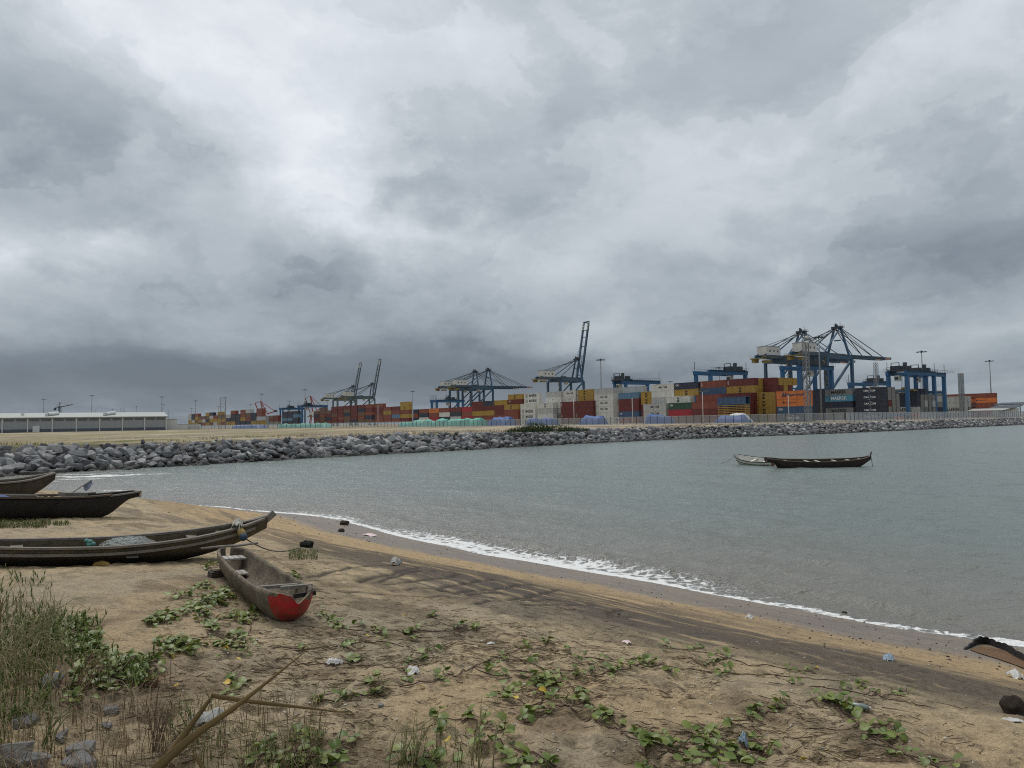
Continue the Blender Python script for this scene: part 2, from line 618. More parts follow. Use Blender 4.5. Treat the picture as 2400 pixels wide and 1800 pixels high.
grit = sstep(0.16, 0.34, fbm(X * 5, Y * 5, 3, 131)) * sstep(1.2, 2.2, S) * 0.35
col = lerp3(col, C_DARK, grit)
col = lerp3(col, C_DARK * 0.75, np.clip(TRK * 1.3, 0, 1) * 0.9)
litter = sstep(0.12, 0.42, fbm(X * 1.3 + 5, Y * 1.3, 4, 141)) * sstep(7, 9, S)
col = lerp3(col, (.16, .115, .075), litter * 0.6)
rfl = wet * sstep(-1, 0.2, S)
Vc, Fc, at = compact(V, Fq[keep], {'sand': col, 'wet': wet, 's': S})

def beach_mat():
    m = bpy.data.materials.new('beach_sand')
    m.use_nodes = True
    N = NT(m.node_tree)
    tcn = N.n('ShaderNodeTexCoord')
    ob = tcn.outputs['Object']
    ca = N.n('ShaderNodeAttribute', attribute_name='sand')
    wa = N.n('ShaderNodeAttribute', attribute_name='wet')
    n1 = N.noise(ob, 45, 5, 0.65).outputs['Fac']
    n2 = N.noise(ob, 7, 6, 0.65).outputs['Fac']
    n3 = N.noise(ob, 260, 3, 0.6).outputs['Fac']
    f = N.math('ADD', N.math('MULTIPLY', N.math('SUBTRACT', n1, .5), 1.3), N.math('MULTIPLY', N.math('SUBTRACT', n2, .5), 0.9))
    f = N.math('ADD', f, N.math('MULTIPLY', N.math('SUBTRACT', n3, .5), 0.8))
    f = N.math('ADD', f, 1.0)
    sc = N.n('ShaderNodeVectorMath', operation='SCALE')
    N.link(ca.outputs['Color'], sc.inputs[0])
    N.link(f, sc.inputs['Scale'])
    # dark flecks of shell and plant litter
    vo = N.n('ShaderNodeTexVoronoi', feature='F1')
    vo.inputs['Scale'].default_value = 22
    N.link(ob, vo.inputs['Vector'])
    fl = N.math('LESS_THAN', vo.outputs['Distance'], 0.13)
    rnd = N.math('GREATER_THAN', N.n('ShaderNodeSeparateColor', i_0=vo.outputs['Color']).outputs[0], 0.80)
    fl = N.math('MULTIPLY', fl, rnd)
    c = N.mix(N.math('MULTIPLY', fl, 0.75), sc.outputs[0], (.06, .045, .035))
    b = N.n('ShaderNodeBsdfPrincipled')
    N.link(c, b.inputs['Base Color'])
    N.link(N.math('MULTIPLY_ADD', wa.outputs['Fac'], -0.50, 0.92), b.inputs['Roughness'])
    N.link(N.math('MULTIPLY_ADD', wa.outputs['Fac'], 0.22, 0.12), b.inputs['Specular IOR Level'])
    hh = N.math('ADD', N.math('MULTIPLY', n1, 0.5), N.math('MULTIPLY', n2, 1.0))
    hh = N.math('ADD', hh, N.math('MULTIPLY', n3, 0.12))
    hh = N.math('MULTIPLY', hh, N.math('MULTIPLY_ADD', wa.outputs['Fac'], -0.85, 1.0))
    bp = N.n('ShaderNodeBump', i_Strength=1.0, i_Distance=0.055)
    N.link(hh, bp.inputs['Height'])
    N.link(bp.outputs[0], b.inputs['Normal'])
    N.link(b.outputs[0], N.n('ShaderNodeOutputMaterial').inputs[0])
    return m
me = np_mesh('beach', Vc, Fc, beach_mat())
for k, a in at.items(): set_attr(me, k, a)
beach = tag(link('beach', me), kind='structure')

from mathutils.bvhtree import BVHTree
BVH = BVHTree.FromPolygons([tuple(v) for v in Vc.tolist()], Fc.tolist())
def gz(x, y):
    """height of the beach surface"""
    h = BVH.ray_cast(Vector((x, y, 20)), Vector((0, 0, -1)))
    return h[0].z if h[0] is not None else 2.0

def gp(px, py, lift=0.0):
    """point of the beach seen at a photograph pixel"""
    h = BVH.ray_cast(Vector((0, 0, CAM_Z)), ray(px, py).normalized())
    p = h[0] if h[0] is not None else on_z(px, py, 1.5)
    return Vector((p.x, p.y, p.z + lift))

# ---- water
X, Y, Fq = fan(0, 0, 0, 42, 600, 100, np.concatenate([np.geomspace(5, 9, 20)[:-1], np.geomspace(9, 190, 600), np.geomspace(194, 9000, 60)]))
S, Q = shore_s(X, Y)
R = np.hypot(X, Y)
near = np.exp(-R / 120.0)
amp = (near * .85 + .25) * sstep(0.3, -3.0, S)
al, ac = Q, S                      # crests lie along the shore
wv = 0.075 * fbm(al * 0.45 + 2 * fbm(X * .2, Y * .2, 2, 203), ac * 1.15, 3, 201) + 0.11 * fbm(al * 0.07, ac * 0.34, 2, 211) + 0.045 * fbm(X * 1.3, Y * 1.9, 2, 219)
wv = wv * amp * sstep(420, 90, R)
wv += 0.02 * sstep(-1.2, 0.1, S)
# small breakers rolling in on the beach
along = np.exp(-((Q - 90.5) / 7.0) ** 2) + 0.55 * np.exp(-((Q - 73.5) / 2.6) ** 2) + 0.65 * np.exp(-((Q - 100.5) / 3.2) ** 2)
along = along + 0.30 * sstep(0.0, 0.3, vnoise(Q * 0.2, Q * 0, 231)) + 0.32 * sstep(86, 80, Q)
ridge = np.exp(-((S + 1.3 + 0.5 * vnoise(Q * .3, Q * 0, 233)) / 0.42) ** 2)
far_br = np.exp(-((S + 4.5 + 1.2 * vnoise(Q * .12, Q * 0, 235)) / 0.6) ** 2) * sstep(0.05, 0.35, vnoise(Q * 0.11, Q * 0, 237))
wv += 0.17 * ridge * np.clip(along, 0, 1) * (1 + 0.6 * fbm(X * 3, Y * 3, 2, 241))
foam = 0.86 * np.clip(along, 0, 1.1) * sstep(-2.0, -0.5, S) * sstep(0.75, 0.25, S)
edge = np.exp(-((S + 0.02 + 0.25 * vnoise(Q * .9, Q * 0, 243)) / 0.30) ** 2)
foam = np.maximum(foam, edge * (0.62 + 0.22 * sstep(-.2, .3, vnoise(Q * .5, Q * 0, 247)) + 0.4 * np.clip(along, 0, 1)))
foam = np.maximum(foam, 0.46 * sstep(-2.6, -0.3, S) * sstep(0.4, 0.1, S))
foam = np.maximum(foam, 0.42 * np.clip(along, 0, 1) * sstep(-5.5, -1.5, S) * sstep(1, 0, S))
# surf in the corner where the beach meets the rocks
corner = np.exp(-(((X + 33) / 9) ** 2 + ((Y - 58) / 7) ** 2))
foam = np.maximum(foam, corner * 0.9 * sstep(-0.1, 0.2, fbm(X * .25, Y * 0.9, 3, 251)))
cor2 = np.exp(-(((X + 24) / 8) ** 2 + ((Y - 45) / 3.5) ** 2))
foam = np.maximum(foam, cor2 * 0.75 * sstep(0.0, 0.3, fbm(X * .3, Y * 1.3, 3, 253)))
turb = sstep(-14, 0, S + 2 * fbm(X * .2, Y * .2, 2, 261))
Z = wv + 0.0
V = np.stack([X, Y, Z], 1)
keepw = (S[Fq] < 1.6).any(1)
Vw, Fw, atw = compact(V, Fq[keepw], {'foam': foam, 'turb': turb, 'near': near})

def water_mat():
    m = bpy.data.materials.new('sea_water')
    m.use_nodes = True
    N = NT(m.node_tree)
    g = N.n('ShaderNodeNewGeometry')
    pos = g.outputs['Position']
    fo = N.n('ShaderNodeAttribute', attribute_name='foam').outputs['Fac']
    tu = N.n('ShaderNodeAttribute', attribute_name='turb').outputs['Fac']
    ne = N.n('ShaderNodeAttribute', attribute_name='near').outputs['Fac']
    # foam: lacy patches
    v1 = N.n('ShaderNodeTexVoronoi', feature='DISTANCE_TO_EDGE')
    v1.inputs['Scale'].default_value = 3.2
    wn = N.noise(pos, 2.5, 5, 0.6)
    wp = N.n('ShaderNodeVectorMath', operation='MULTIPLY_ADD')
    N.link(wn.outputs['Color'], wp.inputs[0]); wp.inputs[1].default_value = (.7, .7, 0); N.link(pos, wp.inputs[2])
    N.link(wp.outputs[0], v1.inputs['Vector'])
    lace = N.math('SUBTRACT', 1.0, N.math('MULTIPLY', v1.outputs['Distance'], 3.0), clamp=True)
    n1 = N.noise(N.mapping(pos, scale=(1, 1.8, 1)), 5.5, 7, 0.72).outputs['Fac']
    fsig = N.math('ADD', N.math('MULTIPLY', lace, 0.35), N.math('MULTIPLY', n1, 0.95))
    thr = N.math('SUBTRACT', 1.22, N.math('MULTIPLY', fo, 0.95))
    fmask = N.math('MULTIPLY', N.math('SUBTRACT', fsig, thr), 5.0, clamp=True)
    # sparse flecks of foam off the breakers
    n4 = N.noise(N.mapping(pos, scale=(1, 2, 1)), 9, 4, 0.7).outputs['Fac']
    deep = N.mix(tu, (.145, .175, .158), (.185, .170, .142))
    big = N.noise(N.mapping(pos, scale=(.02, .06, 1)), 1.0, 4, 0.6).outputs['Fac']
    deep = N.mix(N.math('MULTIPLY', big, 0.35), deep, (.10, .125, .122))
    c = N.mix(fmask, deep, (.70, .70, .68))
    b = N.n('ShaderNodeBsdfPrincipled')
    b.inputs['IOR'].default_value = 1.33
    N.link(c, b.inputs['Base Color'])
    N.link(N.math('MULTIPLY_ADD', fmask, 0.55, 0.2), b.inputs['Roughness'])
    w1 = N.noise(N.mapping(pos, scale=(1, 1.7, 1), rot=(0, 0, .5)), 1.3, 5, 0.62).outputs['Fac']
    w2 = N.noise(N.mapping(pos, scale=(1, 1.6, 1), rot=(0, 0, .3)), 5.0, 4, 0.6).outputs['Fac']
    w3 = N.noise(N.mapping(pos, scale=(.30, .55, 1), rot=(0, 0, .4)), 1.0, 4, 0.6).outputs['Fac']
    hh = N.math('ADD', N.math('MULTIPLY', w1, 0.75), N.math('MULTIPLY', w2, 0.22))
    hh = N.math('ADD', hh, N.math('MULTIPLY', w3, 0.8))
    hh = N.math('ADD', hh, N.math('MULTIPLY', fmask, 0.22))
    bp = N.n('ShaderNodeBump', i_Distance=0.30)
    N.link(N.math('MULTIPLY_ADD', ne, 0.50, 0.42), bp.inputs['Strength'])
    N.link(hh, bp.inputs['Height'])
    N.link(bp.outputs[0], b.inputs['Normal'])
    N.link(b.outputs[0], N.n('ShaderNodeOutputMaterial').inputs[0])
    return m
me = np_mesh('water', Vw, Fw, water_mat())
for k, a in atw.items(): set_attr(me, k, a)
water = tag(link('water', me), kind='structure')

# ---- reclaimed land behind the rock wall
ROCK_TOE = catmull([(-120, -20), (-72, 26), (-52, 48), (-41, 60.5), (-32, 71.5), (-20, 87), (0, 109), (22, 131), (48, 149), (76, 168), (110, 196), (172, 249), (260, 325), (420, 460)], 6)
LAND_Z = 2.2
PLAT = []
LW = 4.6       # width of the sloping face
def land_height(X, Y, d):
    z = LAND_Z + 0.0 * X
    z = z + 0.16 * fbm(X * .08, Y * .08, 3, 301) * sstep(4, 12, d) + 0.10 * fbm(X * .5, Y * .5, 3, 311) * sstep(3, 8, d) * sstep(160, 60, d)
    z = z + 0.25 * np.exp(-((d - 9) / 3.0) ** 2) * (0.4 + fbm(X * .05, Y * .05, 2, 317))
    return z
th = np.radians(np.linspace(-62, 62, 520))
rr = np.concatenate([np.geomspace(45, 420, 300), np.geomspace(440, 12000, 40)])
Rg, Tg = np.meshgrid(rr, th, indexing='ij')
X, Y = (Rg * np.sin(Tg)).ravel(), (Rg * np.cos(Tg)).ravel()
n, k = Rg.shape
i = np.arange(n * k).reshape(n, k)
Fq = np.stack([i[:-1, :-1].ravel(), i[1:, :-1].ravel(), i[1:, 1:].ravel(), i[:-1, 1:].ravel()], 1)[:, ::-1]
D, A = poly_dist(X, Y, ROCK_TOE)      # positive on the land side
Z = land_height(X, Y, D)
Z = np.where(D < LW, -0.6 + (LAND_Z - 0.15 + 0.6) * np.clip(D / LW, -0.3, 1), Z)
V = np.stack([X, Y, Z], 1)
keepl = (D[Fq] > 0.3).all(1)
C_LS = np.array((.36, .30, .215)); C_LS2 = np.array((.22, .185, .135)); C_GR = np.array((.115, .115, .045)); C_STR = np.array((.25, .215, .125)); C_YARD = np.array((.22, .21, .20))
col = np.tile(C_LS, (len(X), 1))
col = lerp3(col, C_LS2, sstep(-.15, .2, fbm(X * .10, Y * .035, 5, 321)))
gl = sstep(-15, -45, X) * sstep(-.22, .10, fbm(X * .10, Y * .06, 4, 331))
col = lerp3(col, C_STR, gl * 0.9)
col = lerp3(col, C_GR, sstep(.0, .22, fbm(X * .16 + 7, Y * .10, 4, 341)) * sstep(5, -40, X) * sstep(60, 14, D) * .9)
col = lerp3(col, C_STR, sstep(.15, .35, fbm(X * .2, Y * .12, 4, 351)) * sstep(260, 120, Y) * .6)
col = lerp3(col, (.12, .11, .10), sstep(LW + .9, LW - .2, D))
Vl, Fl, atl = compact(V, Fq[keepl], {'sand': col, 'wet': np.zeros(len(X))})
land_m = bpy.data.materials.new('reclaimed_sand')
land_m.use_nodes = True
N = NT(land_m.node_tree)
ca = N.n('ShaderNodeAttribute', attribute_name='sand')
pos = N.n('ShaderNodeNewGeometry').outputs['Position']
n1 = N.noise(pos, .9, 6, .65).outputs['Fac']
n2 = N.noise(N.mapping(pos, scale=(.12, .35, 1)), 1, 5, .6).outputs['Fac']
f = N.math('ADD', N.math('MULTIPLY', N.math('SUBTRACT', n1, .5), 1.2), N.math('MULTIPLY', N.math('SUBTRACT', n2, .5), 1.1))
sc_ = N.n('ShaderNodeVectorMath', operation='SCALE')
N.link(ca.outputs['Color'], sc_.inputs[0]); N.link(N.math('ADD', f, 1.0), sc_.inputs['Scale'])
b = N.n('ShaderNodeBsdfPrincipled', i_Roughness=.95)
b.inputs['Specular IOR Level'].default_value = .1
N.link(sc_.outputs[0], b.inputs['Base Color'])
bp = N.n('ShaderNodeBump', i_Strength=.6, i_Distance=.25)
N.link(n1, bp.inputs['Height']); N.link(bp.outputs[0], b.inputs['Normal'])
N.link(b.outputs[0], N.n('ShaderNodeOutputMaterial').inputs[0])
me = np_mesh('ground', Vl, Fl, land_m)
for kk, a in atl.items(): set_attr(me, kk, a)
ground = tag(link('ground', me), kind='structure')

# ---- rock revetment
def rock_mesh(name, seed, mat, npts=20):
    rnd = random.Random(seed)
    bm = bmesh.new()
    for i in range(npts):
        v = Vector((rnd.gauss(0, 1), rnd.gauss(0, 1), rnd.gauss(0, 1))).normalized()
        e = 0.82 + 0.3 * rnd.random()
        v = Vector((math.copysign(abs(v.x) ** .68, v.x), math.copysign(abs(v.y) ** .68, v.y), math.copysign(abs(v.z) ** .6, v.z))) * e
        bm.verts.new(v)
    r = bmesh.ops.convex_hull(bm, input=bm.verts)
    dead = [g for g in r['geom_interior'] if isinstance(g, bmesh.types.BMVert)]
    bmesh.ops.delete(bm, geom=dead, context='VERTS')
    bmesh.ops.dissolve_limit(bm, angle_limit=math.radians(16), verts=bm.verts, edges=bm.edges)
    bmesh.ops.bevel(bm, geom=list(bm.edges), offset=0.045, segments=1, affect='EDGES', clamp_overlap=True)
    bmesh.ops.triangulate(bm, faces=bm.faces)
    me = bpy.data.meshes.new(name)
    bm.to_mesh(me)
    bm.free()
    me.materials.append(mat)
    return me

def rock_mat(name, c1, c2, c3, wetline=True):
    m = bpy.data.materials.new(name)
    m.use_nodes = True
    N = NT(m.node_tree)
    g = N.n('ShaderNodeNewGeometry')
    pos = g.outputs['Position']
    r = g.outputs['Random Per Island']
    base = N.ramp(r, [(0, c1), (.35, c2), (.75, c2), (1, c3)])
    n1 = N.noise(pos, 2.2, 8, .68).outputs['Fac']
    n2 = N.noise(pos, 14, 5, .7).outputs['Fac']
    f = N.math('ADD', N.math('MULTIPLY', N.math('SUBTRACT', n1, .5), 1.1), N.math('MULTIPLY', N.math('SUBTRACT', n2, .5), .7))
    s = N.n('ShaderNodeVectorMath', operation='SCALE')
    N.link(base, s.inputs[0]); N.link(N.math('ADD', f, 1.0), s.inputs['Scale'])
    c = s.outputs[0]
    if wetline:   # algae and water line
        z = N.n('ShaderNodeSeparateXYZ', i_0=pos).outputs[2]
        wl = N.math('SUBTRACT', 1.0, N.math('DIVIDE', N.math('SUBTRACT', N.math('ADD', z, N.math('MULTIPLY', N.math('SUBTRACT', n1, .5), .5)), .15), .5), clamp=True)
        c = N.mix(N.math('MULTIPLY', wl, .8), c, (.045, .04, .034))
    b = N.n('ShaderNodeBsdfPrincipled', i_Roughness=.85)
    b.inputs['Specular IOR Level'].default_value = .25
    N.link(c, b.inputs['Base Color'])
    bp = N.n('ShaderNodeBump', i_Strength=.7, i_Distance=.08)
    N.link(N.math('ADD', n1, N.math('MULTIPLY', n2, .4)), bp.inputs['Height'])
    N.link(bp.outputs[0], b.inputs['Normal'])
    N.link(b.outputs[0], N.n('ShaderNodeOutputMaterial').inputs[0])
    return m
ROCK_M = rock_mat('riprap_stone', (.06, .06, .062), (.195, .195, .197), (.41, .40, .38))
ROCKS = [rock_mesh('rock', 100 + i, ROCK_M, 16 + i % 7) for i in range(14)]
rev = empty('rock_revetment', (0, 110, 0))
tag(rev, 'long grey boulder revetment sloping from sandy land to the bay water', 'rock wall')
seg = np.diff(ROCK_TOE, axis=0)
sl = np.hypot(seg[:, 0], seg[:, 1])
cum = np.concatenate([[0], np.cumsum(sl)])
def toe_at(a):
    i = min(max(np.searchsorted(cum, a) - 1, 0), len(sl) - 1)
    t = (a - cum[i]) / sl[i]
    p = ROCK_TOE[i] + seg[i] * t
    d = seg[i] / sl[i]
    return p, d
rocks = []
a = 30.0
while a < cum[-1] - 60:
    p, d = toe_at(a)
    dist = math.hypot(*p)
    nrm = np.array((-d[1], d[0]))
    big = 1.0 + 0.25 * math.sin(a * .13) + (0.15 if dist < 120 else 0)
    stepa = .74 * (1.0 if dist < 200 else 1.25)
    rows = 6
    for r in range(rows):
        for lay in range(2 if r < rows - 1 else 1):
            w = -0.5 + (LW + 1.0) * (r + .5 * lay + random.uniform(-.3, .3)) / (rows - .3)
            aa = a + random.uniform(-.65, .65)
            pp, dd = toe_at(aa)
            x, y = pp + nrm * w
            zz = -0.25 + (LAND_Z + .25) * min(max(w / LW, -.1), 1.02) + random.uniform(-.14, .1)
            sz = random.choice((.55, .7, .85, 1.0, 1.1)) * big * random.uniform(.75, 1.1) * 0.55
            if r == rows - 1: sz *= .58
            rocks.append((dist, x, y, zz, sz * random.uniform(.95, 1.35), sz * random.uniform(.7, 1.0), sz * random.uniform(.52, .82),
                          (random.uniform(-.6, .6), random.uniform(-.6, .6), random.uniform(0, 6.28)), random.randrange(len(ROCKS))))
    a += stepa
def in_frame(x, y): return y > 5 and -.78 < x / y < .78
vis = [r for r in rocks if in_frame(r[1], r[2])]
vis.sort(key=lambda r: -(r[4] * r[6] / (r[2] ** 2)))
for r in vis[:300]:
    link('rock', ROCKS[r[8]], rev, loc=(r[1], r[2] - 110, r[3]), rot=r[7], scale=(r[4], r[5], r[6]))
rest = vis[300:] + [r for r in rocks if not in_frame(r[1], r[2]) and r[0] < 200]
from mathutils import Euler
cache = []
for me_ in ROCKS:
    co = np.empty(len(me_.vertices) * 3); me_.vertices.foreach_get('co', co)
    tri = np.empty(len(me_.polygons) * 3, int); me_.polygons.foreach_get('vertices', tri)
    cache.append((co.reshape(-1, 3), tri.reshape(-1, 3)))
VV, TT, off = [], [], 0
for r in rest:
    co, tri = cache[r[8]]
    M = np.array(Euler(r[7]).to_matrix())
    p = (co * np.array((r[4], r[5], r[6]))) @ M.T + np.array((r[1], r[2] - 110, r[3]))
    VV.append(p); TT.append(tri + off); off += len(p)
me = np_mesh('far_rocks', np.concatenate(VV), np.concatenate(TT), ROCK_M, smooth=False)
tag(link('far_rocks', me, rev), kind='stuff')

# ================================================================== THE PORT
UU = Vector((.575, -.818, 0)).normalized()
VV_ = Vector((UU.y * -1, UU.x, 0))            # (.818, .575): away from the fence, towards the quay
YAW = math.atan2(UU.y, UU.x)
P0 = Vector((86, 265, 0))
YZ = LAND_Z - 0.05                             # yard level

def horizon_y(px):
    return 988.9 - ROLL * (px - 1200)

def bearing(px):
    d = ray(px, horizon_y(px) - 30)
    return d.x / d.y

def on_row(px, w, p0=P0):
    """point of the yard line at offset w seen in picture column px"""
    k = bearing(px)
    b = p0 + VV_ * w
    a = (k * b.y - b.x) / (UU.x - k * UU.y)
    return b + UU * a

# ---------------------------------------------------------------- containers
CC = {
    'maroon': (.150, .034, .032), 'rust red': (.235, .070, .048), 'mustard': (.40, .255, .055), 'white': (.66, .65, .60),
    'pale grey': (.46, .47, .45), 'blue': (.050, .105, .19), 'steel blue': (.11, .22, .33), 'navy': (.028, .040, .075),
    'charcoal': (.032, .044, .066), 'grey': (.23, .235, .23), 'orange': (.66, .20, .055), 'dark green': (.030, .085, .058),
    'bright red': (.36, .030, .045), 'sky blue': (.10, .33, .46), 'brown': (.16, .095, .065),
}
def cmat(colour):
    c = CC[colour]
    return pmat('container paint ' + colour, c, rough=.62, var=.16, scale=.7, dirt=(.17, .12, .085) if colour in ('white', 'pale grey') else (.09, .055, .04), dirt_amt=.30, streak=True, spec=.35)
CW, CH, CH_HC = 2.44, 2.62, 2.9

def container_shell(L, colour):
    """steel box: corner posts, rails, corrugated side walls and roof"""
    key = ('shell', L, colour)
    if key in CMESH: return CMESH[key]
    b = MB()
    h = CH
    hx, hy = L / 2, CW / 2
    for sx in (-1, 1):
        for sy in (-1, 1):
            b.box((sx * (hx - .09), sy * (hy - .09), h / 2), (.18, .18, h - .004))
    for sy in (-1, 1):
        for z in (.09, h - .07):
            b.box((0, sy * (hy - .075), z), (L - .36, .14, .14 if z > 1 else .17))
    for sx in (-1, 1):
        for z in (.09, h - .07):
            b.box((sx * (hx - .08), 0, z), (.15, CW - .36, .14 if z > 1 else .17))
    # corrugated long walls
    n = int((L - .36) / .56)
    for sy in (-1, 1):
        vs, fs = [], []
        x0, dxx = -(L - .36) / 2, (L - .36) / n
        prof = []
        for i in range(n):
            xx = x0 + i * dxx
            prof += [(xx, .03), (xx + .30 * dxx, .03), (xx + .45 * dxx, .085), (xx + .85 * dxx, .085)]
        prof.append((x0 + n * dxx, .03))
        for (xx, dd) in prof:
            vs += [(xx, sy * (hy - dd), .16), (xx, sy * (hy - dd), h - .13)]
        for i in range(len(prof) - 1):
            q = (2 * i, 2 * i + 2, 2 * i + 3, 2 * i + 1)
            fs.append(q if sy < 0 else q[::-1])
        b.add(vs, fs)
    b.box((0, 0, h - .05), (L - .3, CW - .28, .05))
    b.box((0, 0, .10), (L - .3, CW - .28, .06))
    b.box((-hx + .07, 0, h / 2), (.06, CW - .3, h - .3))
    me = b.mesh('container', cmat(colour))
    CMESH[key] = me
    return me
CMESH = {}
def door_mesh(colour):
    key = ('door', colour)
    if key not in CMESH:
        b = MB()
        b.box((0, -.56, CH / 2), (.06, 1.04, CH - .34))
        b.box((0, .56, CH / 2), (.06, 1.04, CH - .34))
        for y in (-.86, -.34, .34, .86):
            b.box((.055, y, CH / 2), (.05, .05, CH - .2))
        for y in (-.6, .6):
            b.box((.06, y, 1.2), (.05, .5, .06))
        CMESH[key] = b.mesh('door', cmat(colour))
    return CMESH[key]
def far_shell(L, colour):
    key = ('far', L, colour)
    if key not in CMESH:
        b = MB()
        b.box((0, 0, CH / 2), (L - .1, CW - .1, CH - .16))
        for sx in (-1, 1):
            for sy in (-1, 1):
                b.box((sx * (L / 2 - .1), sy * (CW / 2 - .1), CH / 2), (.2, .2, CH - .004))
        for sy in (-1, 1):
            for z in (.08, CH - .08):
                b.box((0, sy * (CW / 2 - .08), z), (L - .4, .14, .16))
        CMESH[key] = b.mesh('container', cmat(colour))
    return CMESH[key]

def text_mesh(txt, size, mat, bold=0.0, spacing=1.0, shear=0.0):
    key = ('txt', txt, size, mat.name, bold)
    if key in CMESH: return CMESH[key]
    cu = bpy.data.curves.new('lettering', 'FONT')
    cu.body = txt
    cu.size = size
    cu.align_x, cu.align_y = 'CENTER', 'CENTER'
    cu.offset = bold
    cu.space_character = spacing
    cu.space_line = .72
    cu.shear = shear
    cu.resolution_u = 3
    ob = bpy.data.objects.new('lettering', cu)
    COL.objects.link(ob)
    bpy.context.view_layer.update()
    me = bpy.data.meshes.new_from_object(ob.evaluated_get(bpy.context.evaluated_depsgraph_get()))
    bpy.data.objects.remove(ob)
    me.name = 'lettering'
    me.materials.clear()
    me.materials.append(mat)
    CMESH[key] = me
    return me
INK = pmat('black lettering paint', (.02, .02, .025), rough=.6, var=.05)
INKW = pmat('white lettering paint', (.72, .72, .70), rough=.6, var=.05)
INKN = pmat('navy lettering paint', (.02, .035, .10), rough=.6, var=.05)
def mark_mesh(kind, mat):
    key = ('mark', kind, mat.name)
    if key in CMESH: return CMESH[key]
    b = MB()
    def poly(pts):
        n = len(pts)
        b.add([(x, y, 0) for x, y in pts], [tuple(range(n))])
    if kind == 'star':            # seven pointed star in a square frame
        pts = []
        for i in range(14):
            r = .42 if i % 2 == 0 else .19
            t = math.pi / 2 + i * math.pi / 7
            pts.append((r * math.cos(t), r * math.sin(t)))
        c = len(b.v)
        b.add([(0, 0, 0)] + [(x, y, 0) for x, y in pts], [(0, 1 + i, 1 + (i + 1) % 14) for i in range(14)])
        for (x, y, w, h) in ((-.62, 0, .09, 1.33), (.62, 0, .09, 1.33), (0, .62, 1.15, .09), (0, -.62, 1.15, .09)):
            poly([(x - w / 2, y - h / 2), (x + w / 2, y - h / 2), (x + w / 2, y + h / 2), (x - w / 2, y + h / 2)])
    elif kind == 'swoosh':        # thin arc above and below the lettering
        for s in (1, -1):
            pts = []
            for i in range(9):
                t = i / 8
                pts.append((s * (-.35 + 1.0 * t), s * (.62 + .16 * math.sin(t * math.pi * .55))))
            for i in range(8):
                w = .035 * math.sin((i + .5) / 8 * math.pi) + .012
                p, q = pts[i], pts[i + 1]
                poly([(p[0], p[1] - w), (q[0], q[1] - w), (q[0], q[1] + w), (p[0], p[1] + w)][:: 1 if s > 0 else -1])
    elif kind == 'hl':            # slanting double block emblem
        for x0 in (-.55, .12):
            poly([(x0, -.55), (x0 + .34, -.55), (x0 + .62, .55), (x0 + .28, .55)])
        poly([(-.45, -.12), (.75, -.12), (.82, .14), (-.38, .14)])
    me = b.mesh('emblem', mat)
    CMESH[key] = me
    return me

LOGO_PHRASE = {'maersk': 'with black MAERSK lettering', 'maersk_w': 'with white MAERSK lettering', 'maersk_p': 'with dark MAERSK lettering',
               'cma': 'with dark CMA CGM lettering', 'cma_w': 'with white CMA CGM lettering', 'msc': 'with black square emblem', 'hapag': 'with Hapag-Lloyd lettering and emblem',
               'hapag_s': 'with small faded emblem and lettering', 'cai_w': 'with small white lettering', 'vert': 'with white vertical lettering', 'sud': 'with faint central lettering', None: ''}
def put(me, name, par, x, z, L, rot=(math.pi / 2, 0, 0), sc=1.0):
    return link(name, me, par, loc=(x, -CW / 2 - .012 if name == 'emblem' else -CW / 2 - .010, z), rot=rot, scale=(sc, sc, sc))
def add_logo(par, logo, L):
    if logo is None: return
    mid = CH / 2
    if logo in ('maersk', 'maersk_w', 'maersk_p'):
        ink = INKW if logo == 'maersk_w' else INK
        if logo == 'maersk':
            put(mark_mesh('star', ink), 'emblem', par, -L * .33, mid, L, sc=1.15)
            put(text_mesh('MAERSK', 1.75, ink, .03), 'lettering', par, L * .10, mid, L)
        else:
            put(text_mesh('MAERSK', 1.95, ink, .03), 'lettering', par, 0, mid, L)
    elif logo in ('cma', 'cma_w'):
        ink = INKW if logo == 'cma_w' else INK
        s = 1.08
        put(text_mesh('CMA CGM', s, ink, .015), 'lettering', par, 0, mid, L)
        put(mark_mesh('swoosh', ink), 'emblem', par, 0, mid, L, sc=1.15)
    elif logo == 'msc':
        put(text_mesh('m\nsc', 1.45, INK, .06), 'lettering', par, 0, mid, L)
    elif logo == 'hapag':
        put(mark_mesh('hl', INKN), 'emblem', par, -L * .26, mid, L, sc=1.35)
        put(text_mesh('Hapag-Lloyd', 1.28, INKN, .025), 'lettering', par, L * .10, mid, L)
    elif logo == 'hapag_s':
        put(mark_mesh('hl', INKN), 'emblem', par, -L * .28, mid, L, sc=.7)
        put(text_mesh('Hapag-Lloyd', .75, INKN, .0), 'lettering', par, -L * .05, mid, L)
    elif logo == 'cai_w':
        put(text_mesh('CAI', .95, INKW, .03), 'lettering', par, -L * .38, mid + .35, L)
    elif logo == 'vert':
        put(text_mesh('T\nE\nX', .62, INKW, .02), 'lettering', par, -L * .43, mid, L)
    elif logo == 'sud':
        put(text_mesh('SUD', .8, INK, .0), 'lettering', par, 0, mid, L)

ORD = ['first', 'second', 'third', 'fourth', 'fifth', 'sixth', 'seventh', 'eighth', 'ninth', 'tenth', 'eleventh', 'twelfth', 'thirteenth', 'fourteenth']
NCONT = [0]
def tier_word(k, n):
    return 'bottom' if k == 0 else ('top' if k == n - 1 else ORD[k])

